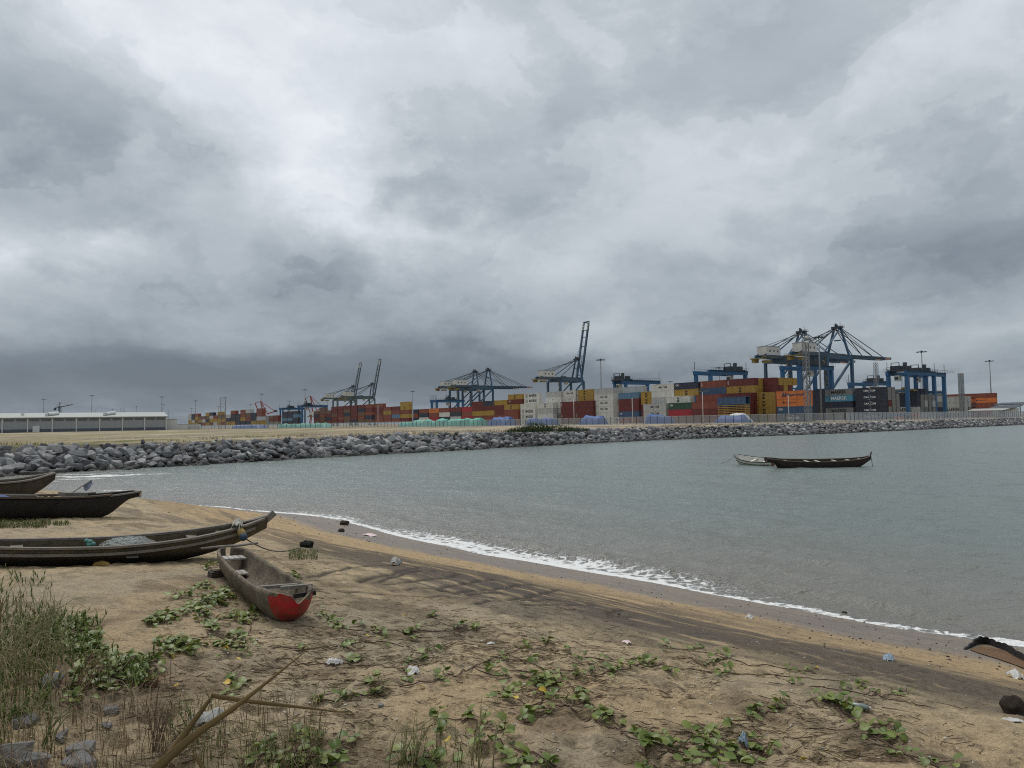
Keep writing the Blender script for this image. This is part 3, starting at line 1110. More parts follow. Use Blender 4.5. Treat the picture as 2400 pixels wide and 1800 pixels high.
def container(pos_right_front, tier, colour, logo, L, label, group, near=True, door_c=None):
    """pos: right front bottom corner on the yard"""
    c = Vector(pos_right_front) - UU * (L / 2) + VV_ * (CW / 2)
    loc = (c.x, c.y, YZ + tier * (CH + .015))
    if near:
        o = link('shipping_container', container_shell(L, colour), loc=loc, rot=(0, 0, YAW))
        link('door', door_mesh(door_c or colour), o, loc=(L / 2 - .06, 0, 0))
        add_logo(o, logo, L)
    else:
        o = link('shipping_container', far_shell(L, colour), loc=loc, rot=(0, 0, YAW))
        add_logo(o, logo, L)
    tag(o, label, 'container', group)
    NCONT[0] += 1
    return o

def stack(xr, w, tiers, where, group, L=12.19, near=True, p0=P0, base=0):
    p = on_row(xr, w, p0)
    n = base + len(tiers)
    for k, t in enumerate(tiers):
        if t is None: continue
        colour, logo = (t, None) if isinstance(t, str) else t
        kk = base + k
        ph = LOGO_PHRASE[logo]
        lab = f"{colour} container {ph} {tier_word(kk, n)} tier of {where}".replace('  ', ' ')
        words = lab.split()
        if len(words) > 16:
            lab = f"{colour} container {tier_word(kk, n)} tier of {where}"
        container(p, kk, colour, logo, L, lab, group, near)
    return p

GF = 'containers in the front yard block'
M, T, R_, WH, PG = 'maroon', 'mustard', 'rust red', 'white', 'pale grey'
msc = ('mustard', 'msc')
# the block behind the orange boxes and the maroon block, front row first (w = distance behind the front row line)
stack(1895, 0, [('charcoal', 'cma_w'), ('blue', 'cai_w'), ('orange', 'hapag_s'), ('orange', 'hapag')], 'the orange stack by the lattice tower', GF)
stack(1808, 1.5, [msc, msc, msc, msc], 'the short mustard stack left of the orange boxes', GF, L=6.06)
stack(1816, 5.4, [M, M, M, M, (M, 'vert'), (M, 'vert')], 'the maroon stack behind the orange boxes', GF)
for j, cols in enumerate([[None] * 4 + ['maroon', 'mustard'], [None] * 4 + [T, T], [None] * 4 + [M, T], [None] * 5 + [T]]):
    stack(1816 + (j + 1) * 11.2, 5.4 + (j + 1) * 2.75, cols, f'the {ORD[j + 1]} row behind the orange boxes', GF)
# big maroon block
stack(1746, -5.6, [M, M, ('blue', None)], 'the front right maroon pile behind the flat racks', GF)
stack(1757, -2.8, [M, M, M, (M, None)], 'the second row of the big maroon block', GF)
stack(1769, 0, [M, M, M, M, msc, (M, 'vert')], 'the tall right corner of the big maroon block', GF)
for j in range(4):
    stack(1769 + (j + 1) * 10.8, (j + 1) * 2.75, [None, None, M, T, [T, M, T, T][j], [T, T, M, T][j]], f'the {ORD[j + 1]} row behind the big maroon corner', GF)
stack(1682, -5.6, [M, M, R_], 'the front left maroon pile behind the lamp post', GF)
stack(1692, -2.8, [M, M, R_, R_], 'the rust red pile in the second maroon row', GF)
stack(1703, 0, [M, M, R_, R_, 'blue', (R_, 'vert')], 'the left tall stack of the maroon block', GF)
stack(1714, 2.8, [None, None, None, None, None, 'grey'], 'the grey box behind the maroon block', GF)
# white and mustard block
stack(1638, 0, [M, M, T, M, msc, ('navy', 'cai_w')], 'the stack with the navy lid', GF)
stack(1623, -4.0, ['brown', 'bright red', ('dark green', 'cai_w')], 'the red and green pile', GF)
stack(1618, -2.0, [None, None, None, (WH, 'msc')], 'the pile under the mustard box', GF)
stack(1580, 0, [PG, PG, PG, PG, WH, (WH, 'cma')], 'the tall white stack left of the navy box', GF)
stack(1560, -4.2, [PG, (PG, 'cma'), (PG, 'cma')], 'the pale grey pile behind the blue tarpaulin', GF)
stack(1528, 0, [M, M, M, msc, msc], 'the mustard topped stack with two emblems', GF, L=6.06)
stack(1497, 0, [R_, ('blue', 'cai_w'), M, 'maroon', 'steel blue'], 'the steel blue topped stack', GF)
stack(1508, 3.2, [None, None, None, None, None, PG], 'the pale box behind the steel blue one', GF)
stack(1437, 0, [WH, WH, (WH, 'cma'), (WH, 'cma'), (WH, 'cma'), PG], 'the white stack in mid yard', GF)
for j in range(2):
    stack(1447 + j * 8, 2.8 + 2.8 * j, [None, PG, WH, PG, WH, PG], f'the {ORD[j + 1]} row behind the mid yard white stack', GF)
stack(1390, -1.5, [M, (M, 'vert'), M, M], 'the right maroon pile beside the white stack', GF)
stack(1391, 0.8, [None, None, None, None, msc, msc], 'the mustard pair beside the white stack', GF)
stack(1353, -1.5, [M, (M, 'vert'), M, (M, 'vert')], 'the left maroon pile under the white box', GF)
stack(1355, 0.8, [None, None, None, None, (WH, 'sud'), (WH, 'cma')], 'the white pair left of the mustard boxes', GF)
stack(1316, 0, [PG, 'grey', PG, WH, (WH, 'sud'), PG], 'the pale stack right of the lettered boxes', GF)
stack(1296, -2.8, [WH, WH, PG, (WH, 'msc')], 'the front pale pile right of the lettered boxes', GF)
stack(1263, 0, [WH, WH, WH, WH, (WH, 'maersk'), (WH, 'maersk')], 'the tall white lettered stack', GF)
stack(1254, -2.8, [(WH, 'maersk'), (WH, 'maersk'), (WH, 'maersk'), (WH, 'sud')], 'the front white lettered pile', GF)
stack(1223, 0, [R_, R_, R_, R_, (M, 'cai_w'), msc], 'the stack left of the white lettered boxes', GF)
stack(1214, -2.8, [R_, R_, (R_, None), msc], 'the rust red pile under the mustard box', GF)
stack(1188, 0, [R_, R_, M, M, T], 'the first stack left of the mustard box', GF)
stack(1160, 0, [R_, R_, T, M, 'charcoal'], 'the second stack left of the mustard box', GF)
stack(1134, 0, [M, R_, T, M, M], 'the third stack left of the mustard box', GF)
# charcoal block behind the lattice tower
GC = 'dark containers of the right hand block'
stack(1945, 72, ['charcoal', 'charcoal', 'charcoal', ('charcoal', None), 'charcoal'], 'the charcoal stack right of the lattice tower', GC)
stack(1956, 74.8, [None, None, 'grey', 'brown', 'grey'], 'the grey ends beside the lattice tower', GC)
stack(1998, 72, ['grey', ('grey', 'maersk_p'), 'navy', ('sky blue', 'maersk_w'), ('grey', 'maersk_p')], 'the lettered stack with one sky blue box', GC)
stack(2073, 72, [('charcoal', 'cma_w')] * 5, 'the white lettered charcoal stack', GC)
for j in range(3):
    stack(2073 + 9.5 * (j + 1), 72 + 2.8 * (j + 1), [None, 'grey', ['maroon', 'grey', 'grey'][j], 'grey', 'grey' if j < 2 else None], f'the {ORD[j + 1]} row beside the charcoal stack', GC)
stack(2150, 108, [('orange', None), ('pale grey', 'maersk_p'), 'charcoal', 'charcoal', ('charcoal', 'cma_w')], 'the charcoal stack behind the gantry leg', GC)
for j in range(4):
    stack(2150 + 9 * (j + 1), 108 + 2.8 * (j + 1), [PG, 'grey', 'pale grey' if j % 2 else 'grey', 'grey', 'charcoal' if j < 2 else None], f'the {ORD[j + 1]} row behind the gantry leg', GC)
stack(2205, 150, [PG, 'navy', 'grey', 'pale grey', 'grey'], 'the stack between the two gantry legs', GC)
GR_ = 'containers at the right end of the yard'
stack(2262, 168, [(PG, 'maersk_p'), (PG, 'maersk_p'), PG, PG], 'the pale stack at the twin masts', GR_)
stack(2270, 171, [PG, 'grey', PG, PG], 'the pale ends right of the twin masts', GR_)
stack(2333, 230, [R_, R_, R_, ('orange', 'hapag_s'), R_], 'the far right rust red stack', GR_)
stack(2287, 230, [R_, R_, 'navy', R_, R_], 'the rust red stack left of the far right one', GR_)
stack(2243, 230, [R_, R_, R_, R_, R_], 'the rust red stack behind the twin masts', GR_)

# far rows: single boxes told apart only by colour
rg = random.Random(5)
def far_block(x0, x1, w, hmin, hmax, pal, where, group, tierstart=1, L=12.19):
    p1 = on_row(x1, w); p0_ = on_row(x0, w)
    n = max(1, int((p1 - p0_).length / 12.9))
    for i in range(n):
        pr = p1 - UU * (12.9 * (n - 1 - i))
        ht = rg.randint(hmin, hmax)
        for k in range(tierstart, ht):
            c = rg.choice(pal)
            lg = 'msc' if c == 'mustard' and rg.random() < .4 else ('hapag_s' if c == 'orange' else None)
            lab = f"{c} container {tier_word(k, ht)} tier, stack {ORD[i] if i < 14 else ORD[13 - (i - 14)] + ' last'} from left, {where}"
            container(pr, k, c, lg, L, lab, group, near=False)
far_block(962, 1108, 0, 4, 4, ['navy', 'rust red', 'bright red', 'pale grey', 'maroon', 'orange', 'charcoal', 'rust red', 'white'], 'the low mixed rows', 'far low mixed containers', 0)
far_block(876, 958, 0, 5, 6, ['maroon', 'rust red', 'mustard', 'maroon', 'maroon', 'steel blue'], 'the maroon mustard block', 'far maroon and mustard containers', 1)
far_block(722, 872, 0, 5, 6, ['maroon', 'maroon', 'rust red', 'maroon', 'navy', 'brown', 'maroon', 'brown'], 'maroon block under raised booms', 'far maroon containers below the raised crane booms', 1)
far_block(438, 614, -76, 4, 5, ['mustard', 'brown', 'charcoal', 'mustard', 'pale grey', 'rust red', 'navy'], 'the far left mustard block', 'far left mustard and brown containers', 1)
far_block(616, 652, -20, 4, 4, ['brown', 'maroon', 'grey', 'brown'], 'low brown rows', 'far brown containers', 1)
far_block(654, 698, -20, 5, 5, ['navy', 'charcoal', 'navy', 'steel blue'], 'far navy block', 'far navy containers', 1)
print('containers', NCONT[0])

stack(979, 0, [R_, 'navy', 'rust red', 'charcoal'], 'the short stack beside the far mustard boxes', 'far low mixed containers', L=6.06)

# flat racks stacked in front of the maroon block
FR_M = pmat('flat rack yellow steel', (.42, .27, .09), rough=.7, var=.2, scale=1.5, dirt=(.10, .06, .03), dirt_amt=.6)
for k in range(6):
    p = on_row(1748, -9.5)
    c = p - UU * 6.1 + VV_ * 1.2
    b = MB()
    b.box((0, 0, .28), (12.0, 2.3, .30))
    for sx in (-1, 1):
        b.box((sx * 5.75, 0, .52), (.35, 2.2, .14))
        b.box((sx * 2.0, 0, .49), (.3, 2.2, .08))
    for i in range(9):
        b.box((-4.8 + i * 1.2, -1.17, .30), (.22, .05, .22))
    o = b.build('flat_rack', FR_M, loc=(c.x, c.y, YZ + 2.65 + k * .62), rot=(0, 0, YAW))
    tag(o, f'folded yellow steel flat rack, {tier_word(k, 6)} of the pile before maroon containers', 'flat rack', 'stacked folded flat racks')
p = on_row(1748, -9.5)
container(p, 0, 'brown', None, 12.19, 'brown container carrying the pile of yellow flat racks', GF)
c = p - UU * 6.1 + VV_ * 1.2
o = link('shipping_container', container_shell(12.19, 'blue'), loc=(c.x, c.y, YZ + 2.65 + 6 * .62), rot=(0, 0, YAW))
tag(o, 'blue container resting on top of the yellow flat rack pile', 'container', GF)

# ---------------------------------------------------------------- quay cranes
CB = pmat('crane blue paint', (.035, .095, .17), rough=.5, var=.18, scale=.25, dirt=(.10, .10, .10), dirt_amt=.35)
CBG = pmat('crane grey green paint', (.095, .13, .15), rough=.6, var=.15, scale=.25)
CD = pmat('dark crane steel', (.055, .065, .075), rough=.6, var=.2, scale=.5)
CWH = pmat('white machinery house paint', (.60, .60, .57), rough=.6, var=.1, scale=.3, dirt=(.25, .2, .15), dirt_amt=.3)
CY = pmat('yellow walkway paint', (.24, .18, .065), rough=.6, var=.2, scale=.5)
CRD = pmat('red warning paint', (.45, .06, .05), rough=.6, var=.1)
QB = Vector((189.6, 531.5, 0))
HB, HA = 43.2, 64.0            # girder and apex heights

def sts_crane(apex_px, up, label, blue=CB, apex_h=HA):
    k = bearing(apex_px)
    b0 = QB + VV_ * 30
    a = (k * b0.y - b0.x) / (UU.x - k * UU.y)
    o = QB + UU * a
    root = empty('quay_crane', (o.x, o.y, YZ), math.atan2(VV_.y, VV_.x))   # local x = out over the quay, y = along it
    tag(root, label, 'crane', 'ship to shore quay cranes')
    G = 30.0
    for sx in (0, G):
        for sy in (-10, 10):
            b = MB()
            b.box((sx, sy, HB / 2 - 1), (2.0, 1.7, HB - 2.0))
            b.box((sx, sy, .9), (2.6, 7.0, 1.6))
            b.build('leg', blue, root)
    for sx in (0, G):
        MB().box((sx, 0, 15), (1.8, 18.3, 2.2)).build('portal_beam', blue, root)
        MB().box((sx, 0, HB - 1.6), (1.9, 18.3, 2.6)).build('cross_beam', blue, root)
    for sy in (-10, 10):
        MB().box((G / 2, sy, 15.2), (28.0, 1.4, 2.0)).build('sill_beam', blue, root)
        MB().bar((G - .8, sy * .99, HB - 3), (1.0, sy * .99, 16.5), 1.3).build('diagonal_brace', blue, root)
        MB().box((G / 2, sy, HB - 1.3), (28.0, 1.3, 2.0)).build('top_beam', blue, root)
    # girders over the yard, fixed part
    for sy in (-3.6, 3.6):
        b = MB()
        b.box((6, sy, HB + 1.0), (52, 1.3, 2.4))
        b.build('girder', blue, root)
    b = MB()
    for i in range(6):
        b.box((-19 + i * 10, 0, HB + .6), (.5, 6.0, .7))
    b.build('girder_tie', blue, root)
    b = MB()                                       # walkways and railings along the girder
    for sy in (-5.2, 5.2):
        b.box((4, sy, HB + .2), (56, 1.1, .15))
        for i in range(29):
            b.box((-24 + i * 2, sy * 1.09, HB + .8), (.08, .08, 1.1))
        b.box((4, sy * 1.09, HB + 1.3), (56, .09, .09))
    b.build('walkway', CY, root)
    b = MB()                                       # gear at the rear end
    b.box((-21.5, 0, HB - .6), (5, 10.5, .5))
    b.box((-21.0, 3, HB - 2.0), (4, 3, 2.4))
    b.box((-15.0, -2, HB - 2.4), (6, 4, 1.6))
    for i in range(5):
        b.box((-23.6 + i, -5.0, HB + .6), (.1, .1, 2.0))
    b.build('rear_platform', CY, root)
    mh = MB().box((-9.5, 0, HB + 5.2), (15.0, 8.5, 6.0)).build('machinery_house', CWH, root)
    b = MB()
    for sy in (-4.31, 4.31):
        for i in range(3):
            b.box((-14 + i * 4.5, sy, HB + 5.0), (1.2, .08, 1.4))
    b.box((-1.96, 1.5, HB + 6.2), (.08, 1.4, 1.4))
    b.build('vent', CD, mh)
    b = MB()
    b.box((-9.5, 0, HB + 8.3), (15.4, 8.9, .25))
    for i in range(3):
        b.box((-14 + i * 4.5, 2.0, HB + 9.0), (.12, .12, 1.5))
    b.build('roof', CBG, mh)
    # A frame
    for sy in (-8.5, 8.5):
        b = MB()
        b.bar((G, sy, HB), (G + .5, sy * .28, apex_h), 1.25)
        b.build('mast', blue, root)
        MB().bar((2, sy * .8, HB + 1.6), (G - 1, sy * .28, apex_h - 1.0), .8).build('back_leg', blue, root)
    b = MB()
    b.box((G, 0, apex_h + .3), (3.6, 6.8, 1.6))
    b.box((G - 1.5, 0, apex_h + 2.0), (1.0, 1.0, 2.2))
    b.box((G + 1.6, 1.5, apex_h + 1.8), (1.2, 2.0, 1.8))
    b.bar((G, -2.5, apex_h + 1), (G, -2.5, apex_h + 4.5), .15)
    for t in range(8):
        b.box((G - 3 + t * .85, -3.9, apex_h + 1.2), (.08, .08, 1.2))
    b.box((G, -3.9, apex_h + 1.8), (6.2, .09, .09))
    b.box((G, -3.6, apex_h + .4), (6.4, 1.1, .16))
    b.build('apex_platform', CD, root)
    MB().bar((G, -2.4, HB + 12), (G, 2.4, HB + 12), .8).build('frame_tie', blue, root)
    for sy in (-3.4, 3.4):
        b = MB()
        b.bar((-19, sy, HB + 2.2), (G - 1, sy * .6, apex_h), .45)
        b.build('back_stay', CD, root)
        b = MB()
        b.bar((-12, sy, HB + 8.4), (G - 1, sy * .6, apex_h - 1.2), .3)
        b.build('back_stay', CD, root)
    # trolley, cab
    b = MB()
    b.box((12, 0, HB - 1.0), (7, 6, 1.2))
    b.box((12, 0, HB + 2.6), (4, 5, 1.2))
    b.build('trolley', CD, root)
    cb = MB().box((17, 2.0, HB - 3.4), (3.0, 2.6, 2.8)).build('operator_cab', CWH, root)
    MB().box((18.53, 2.0, HB - 3.2), (.08, 2.3, 1.5)).build('window', CD, cb)
    # seaward boom
    bl = 60.0
    ang = math.radians(79.0) if up else 0.0
    hinge = Vector((G + 2.5, 0, HB + 1.0))
    ca, sa = math.cos(ang), math.sin(ang)
    def bp(s, y, z=0.0):
        return hinge + Vector((s * ca - z * sa, y, s * sa + z * ca))
    for sy in (-3.6, 3.6):
        b = MB()
        b.bar(bp(0, sy), bp(bl - 8, sy), 1.2, 2.0)
        b.build('boom', blue, root)
        b = MB()
        for i in range(5):
            b.bar(bp(bl - 7.9 + i * 1.6, sy), bp(bl - 7.1 + i * 1.6, sy), 1.2, 1.8)
        b.build('boom_tip', CWH, root)
        b = MB()
        for i in range(5):
            b.bar(bp(bl - 7.1 + i * 1.6, sy), bp(bl - 6.3 + i * 1.6, sy), 1.2, 1.8)
        b.build('boom_tip', CD if up else CRD, root)
    b = MB()
    for s in (4, 14, 24, 34, 44, bl - 9, bl - .6):
        b.bar(bp(s, -3.1), bp(s, 3.1), .7)
    b.bar(bp(bl, -4.4), bp(bl, 4.4), 1.3, 1.6)
    b.build('boom_tie', blue, root)
    b = MB()
    for sy in (-4.7, 4.7):
        b.bar(bp(2, sy, -.4), bp(bl - 2, sy, -.4), .7, .12)
        for i in range(28):
            b.bar(bp(3 + i * 2, sy * 1.06, -.4), bp(3 + i * 2, sy * 1.06, .8), .07)
        b.bar(bp(2, sy * 1.06, .8), bp(bl - 2, sy * 1.06, .8), .08)
    b.build('boom_walkway', CD, root)
    if not up:
        for s in (22, 50):
            for sy in (-3.4, 3.4):
                MB().bar((G + 1, sy * .6, apex_h), bp(s, sy, 1.2), .42).build('fore_stay', CD, root)
        for s in (36,):
            for sy in (-3.4, 3.4):
                MB().bar((G + 1, sy * .6, apex_h - .6), bp(s, sy, 1.2), .25).build('fore_stay', CD, root)
    else:
        for sy in (-3.4, 3.4):                      # folded stays hang beside the raised boom
            MB().bar((G + 1, sy * .6, apex_h), bp(22, sy * .8, 1.6), .35).build('fore_stay', CD, root)
            MB().bar(bp(22, sy * .8, 1.6), bp(8, sy * .8, 2.2), .35).build('fore_stay', CD, root)
            MB().bar((G + 1, sy * .6, apex_h), bp(40, sy * .5, 1.4), .16).build('hoist_rope', CD, root)
    # stair tower on a leg
    b = MB()
    for i in range(11):
        z0 = 2 + i * 3.6
        b.bar((-2.2, -10 - (1.2 if i % 2 else -1.2), z0), (-2.2, -10 - (-1.2 if i % 2 else 1.2), z0 + 3.6), .5, .12)
        b.box((-2.2, -10, z0 + 3.6), (1.4, 3.2, .1))
    b.build('stair', CY, root)
    return root
sts_crane(1968.5, False, 'rightmost blue quay crane, tall apex, boom lowered out to the right')
sts_crane(1884, False, 'blue quay crane with lowered boom behind the lattice tower')
sts_crane(1354, True, 'lone blue quay crane with raised boom above the white containers')
sts_crane(1145, False, 'right one of the paired blue quay cranes in mid distance, boom lowered')
sts_crane(1114, False, 'left one of the paired blue quay cranes in mid distance, boom lowered')
sts_crane(872, True, 'right one of two far grey quay cranes with raised booms', CBG)
sts_crane(827, True, 'left one of two far grey quay cranes with raised booms', CBG)

# ---------------------------------------------------------------- yard gantry cranes
RB = pmat('gantry blue paint', (.025, .115, .25), rough=.5, var=.15, scale=.3, dirt=(.10, .09, .08), dirt_amt=.3)
def gantry(px, w, label, p0=P0, D=None, height=23.0, trolley=.3, spreader=None, span=23.5, base=8.0, flip=False):
    p = on_row(px, w, p0) if D is None else Vector((bearing(px) * D, D, 0))
    root = empty('yard_gantry_crane', (p.x, p.y, YZ), YAW)     # local x along the rows, y across them
    tag(root, label, 'crane', 'rubber tyred yard gantry cranes')
    H = height
    for sx in (-base / 2, base / 2):
        for y in (0, span):
            b = MB()
            b.box((sx, y, H / 2 + .6), (1.35, 1.35, H - 1.4))
            b.build('leg', RB, root)
    for y in (0, span):
        MB().box((0, y, 1.7), (base + 1.5, 1.2, 1.0)).build('sill_beam', RB, root)
        for sx in (-base / 2 - .2, base / 2 + .2):
            b = MB()
            for dxx in (-.8, .8):
                b.tube([(sx + dxx, y - .35, .75), (sx + dxx, y + .35, .75)], .75, 12)
            b.build('wheel', CD, root)
        MB().box((0, y + .01, H * .62), (base - .9, .5, .6)).build('tie_beam', RB, root)
    for sx in (-base / 2, base / 2):
        MB().box((sx, span / 2, H + .6), (1.15, span + 2.6, 1.7)).build('girder', RB, root)
    b = MB()
    for sx in (-base / 2 - 1.0, base / 2 + 1.0):
        b.box((sx, span / 2, H + 1.5), (.8, span + 2.4, .1))
        for i in range(17):
            b.box((sx * 1.06, -1 + i * 1.6, H + 2.05), (.07, .07, 1.1))
        b.box((sx * 1.06, span / 2, H + 2.6), (.08, span + 2.4, .08))
    b.build('walkway', CD, root)
    yt = span * trolley
    b = MB()
    b.box((0, yt, H + 1.8), (base + 1.0, 6.5, .6))
    b.box((-1.5, yt - .5, H + 3.0), (4.0, 3.0, 1.8))
    b.box((2.5, yt + 1.6, H + 2.9), (2.0, 2.0, 1.6))
    b.bar((-3, yt - 2, H + 2), (-3, yt - 2, H + 5.2), .25)
    b.bar((0.5, yt - 2, H + 2), (.5, yt - 2, H + 5.2), .25)
    b.bar((-3, yt - 2, H + 5.2), (.5, yt - 2, H + 5.2), .25)
    b.box((3.2, yt - 2.4, H + 3.6), (1.4, 1.0, 3.0))
    for i in range(9):
        b.box((-4.4 + i * 1.1, yt - 3.3, H + 2.7), (.08, .08, 1.2))
    b.box((0, yt - 3.3, H + 3.3), (9, .09, .09))
    b.build('trolley', CD, root)
    cb = MB().box((-.6, yt - 1.4, H - 1.6), (2.2, 2.2, 2.5)).build('operator_cab', CWH, root)
    MB().box((-.6, yt - 2.52, H - 1.6), (1.7, .06, 1.3)).build('window', CD, cb)
    if spreader:
        b = MB()
        b.box((0, yt + 2.2, H - spreader), (1.4, 2.0, 1.0))
        b.box((0, yt + 2.2, H - spreader - .8), (9.5, 1.2, .5))
        for sx in (-4.6, 4.6):
            b.box((sx, yt + 2.2, H - spreader - .9), (.5, 2.3, .5))
        b.build('spreader', CY, root)
        b = MB()
        for sx in (-.9, .9):
            for sy in (1.5, 2.9):
                b.bar((sx, yt + sy, H + 1.5), (sx * .7, yt + 2.2 + (sy - 2.2) * .8, H - spreader + .4), .07)
        b.build('hoist_rope', CD, root)
    for (sx, y) in ((-base / 2, -.8), (base / 2, span + .8)):
        MB().bar((sx, y, H + 1.4), (sx, y, H + 5.5), .16).build('aerial', CD, root)
    return root
gantry(2106, 100, height=19.3, label='blue yard gantry with yellow walkway arm and spreader, right of charcoal containers', trolley=.12, spreader=6.0)
gantry(2150, 122, height=19.3, span=17.0, label='rightmost blue yard gantry with hanging yellow spreader', trolley=.20, spreader=9.5)
gantry(1856, 55, 'blue yard gantry behind the lattice tower below the quay cranes', trolley=.7, spreader=None, height=22)
gantry(2010, 150, 'dark blue yard gantry behind the white lettered charcoal stack', trolley=.75, height=18)
gantry(1650, 32, 'blue yard gantry rising behind the navy topped and rust red containers', trolley=.85, height=21)
gantry(1455, 44, 'blue yard gantry with white cab behind the steel blue container', trolley=.05, height=20.5)
gantry(1018, 60, 'far dark gantry below the paired quay cranes', trolley=.6, height=18)
gantry(704, 0, D=690, label='far blue yard gantry left of the maroon container block', trolley=.3, height=18.5, spreader=8)
gantry(660, 0, D=780, label='farthest grey yard gantry beside the red portal crane', trolley=.4, height=18.5)

# ---------------------------------------------------------------- masts and towers
GALV = pmat('galvanised steel', (.20, .21, .215), rough=.5, var=.12, scale=1.0)
def light_mast(px, ytop, label, H=35.0):
    D = (YZ + H - CAM_Z) * FPX / (horizon_y(px) - ytop)
    k = bearing(px)
    root = empty('light_mast', (k * D, D, YZ))
    tag(root, label, 'light mast', 'high light masts of the port')
    MB().tube([(0, 0, 0), (0, 0, H * .5), (0, 0, H - .5)], [.42, .32, .2], 8).build('pole', GALV, root, smooth=True)
    b = MB()
    n = 10
    for i in range(n):
        t = 2 * math.pi * i / n
        b.bar((1.7 * math.cos(t), 1.7 * math.sin(t), H - .3), (1.7 * math.cos(t + 2 * math.pi / n), 1.7 * math.sin(t + 2 * math.pi / n), H - .3), .14)
        if i % 2 == 0: b.bar((0, 0, H - .3), (1.7 * math.cos(t), 1.7 * math.sin(t), H - .3), .12)
    b.box((0, 0, H - .1), (.7, .7, .9))
    b.build('head_frame', CD, root)
    b = MB()
    for i in range(n):
        t = 2 * math.pi * i / n
        b.box((2.2 * math.cos(t), 2.2 * math.sin(t), H - .35), (.75, .5, .35), t)
    b.build('floodlight', CD, root)
MASTS = [(1410, 842, 'high light mast right of the lone crane with raised boom'), (1924.6, 788.6, 'high light mast between the two tall quay crane apexes'),
         (2165, 823, 'high light mast behind the right hand yard gantries'), (2323.7, 845, 'high light mast at the far right above the rust red containers'),
         (1688, 861, 'high light mast behind the gantry over the maroon block'), (1572, 894, 'short looking far light mast behind the white container top'),
         (967.5, 917, 'far light mast left of the paired quay cranes'), (1051, 929, 'far light mast under the paired quay cranes'), (715, 913, 'far light mast above the red portal crane at the maroon block'),
         (678, 940, 'far light mast above the grey gantry'), (613.6, 923, 'far light mast above the left red portal crane'), (587.6, 947, 'far light mast over the mustard block'),
         (528, 932, 'far light mast right beside the lattice pillar'), (512, 953, 'low far light mast left beside the lattice pillar'), (458, 939, 'far light mast at the left end of the mustard block'),
         (449, 957, 'lower far light mast just left of the mustard block'), (395, 963, 'lowest far light mast at the warehouse end'), (382, 947, 'nearer light mast at the right end of the warehouse roof'),
         (379, 930, 'tallest light mast at the right end of the warehouse roof'), (320, 953, 'light mast over the right part of the warehouse roof'), (264, 959, 'light mast over the middle of the warehouse roof'),
         (223, 963, 'lowest light mast over the warehouse roof'), (215, 927, 'tallest light mast over the middle of the warehouse roof'), (102, 935, 'light mast over the left part of the warehouse roof')]
for m_ in MASTS: light_mast(*m_)

def lattice(px, ytop, D, width, label, name='lattice_tower', mat=GALV, legs=4, dish=False):
    k = bearing(px)
    H = (horizon_y(px) - ytop) * D / FPX + CAM_Z - YZ
    root = empty(name, (k * D, D, YZ), .5)
    tag(root, label, 'tower')
    w = width / 2
    cs = [(-w, -w), (w, -w), (w, w), (-w, w)]
    for x, y in cs:
        MB().bar((x, y, 0), (x, y, H), .13).build('leg', mat, root)
    b = MB()
    n = max(4, int(H / (width * 1.1)))
    for i in range(n):
        z0, z1 = H * i / n, H * (i + 1) / n
        for j in range(4):
            p, q = cs[j], cs[(j + 1) % 4]
            b.bar((p[0], p[1], z0), (q[0], q[1], z1), .075)
            b.bar((p[0], p[1], z1), (q[0], q[1], z1), .075)
            b.bar((q[0], q[1], z0), (p[0], p[1], z1), .06)
    b.build('bracing', mat, root)
    MB().bar((0, 0, H), (0, 0, H + 2.2), .06).build('lightning_rod', mat, root)
    if dish:
        b = MB()
        b.tube([(w + .5, 0, 0.4), (w + .5, 0, H - .5)], .14, 6)
        b.build('cable_pole', mat, root)
        b = MB()
        for z in (H - .6, H - 2.0):
            b.tube([(-w - .1, -w - .2, z), (-w - .1, -w - .9, z + .05)], [.3, .45], 10)
        b.build('antenna', CWH, root)
    return root
lattice(1893, 786, 214, 1.25, 'slim grey lattice tower in front of the quay cranes behind the fence', dish=True)
lattice(2056, 850, 372, 1.5, 'small lattice mast right of the lowered boom tip')
lattice(2251, 875, 350, .8, 'left one of the twin lattice masts before pale containers')
lattice(2258, 875, 352, .8, 'right one of the twin lattice masts before pale containers')
lattice(522.5, 932, 520, 3.4, 'grey lattice pillar before the far mustard containers')
lattice(1018, 927, 620, 3.0, 'far lattice pillar left of the paired cranes')
lattice(287, 956, 700, 3.0, 'far lattice pillar above the warehouse roof')

def street_lamp(px, ytop, ybase, D, label, arms=1):
    k = bearing(px)
    H = (horizon_y(px) - ytop) * D / FPX + CAM_Z - LAND_Z
    root = empty('street_lamp', (k * D, D, LAND_Z - .1))
    tag(root, label, 'street lamp', 'lamp posts along the port fence')
    MB().tube([(0, 0, 0), (0, 0, H)], [.13, .08], 8).build('pole', CWH, root, smooth=True)
    b = MB()
    for s in ((1,) if arms == 1 else (1, -1)):
        b.bar((0, 0, H), (s * 1.3, 0, H + .25), .09)
        b.box((s * 1.6, 0, H + .28), (.8, .3, .14))
    b.build('lamp_head', GALV, root)
street_lamp(1345, 935, 985, 250, 'lamp post in front of the left maroon pile')
street_lamp(1482, 932, 985, 240, 'lamp post in front of the steel blue topped stack')
street_lamp(1647, 918, 992, 216, 'twin headed lamp post left of the yellow flat racks', 2)
street_lamp(1848, 925, 990, 212, 'lamp post in front of the orange containers', 2)
street_lamp(886, 950, 1000, 330, 'lamp post before the far maroon block')

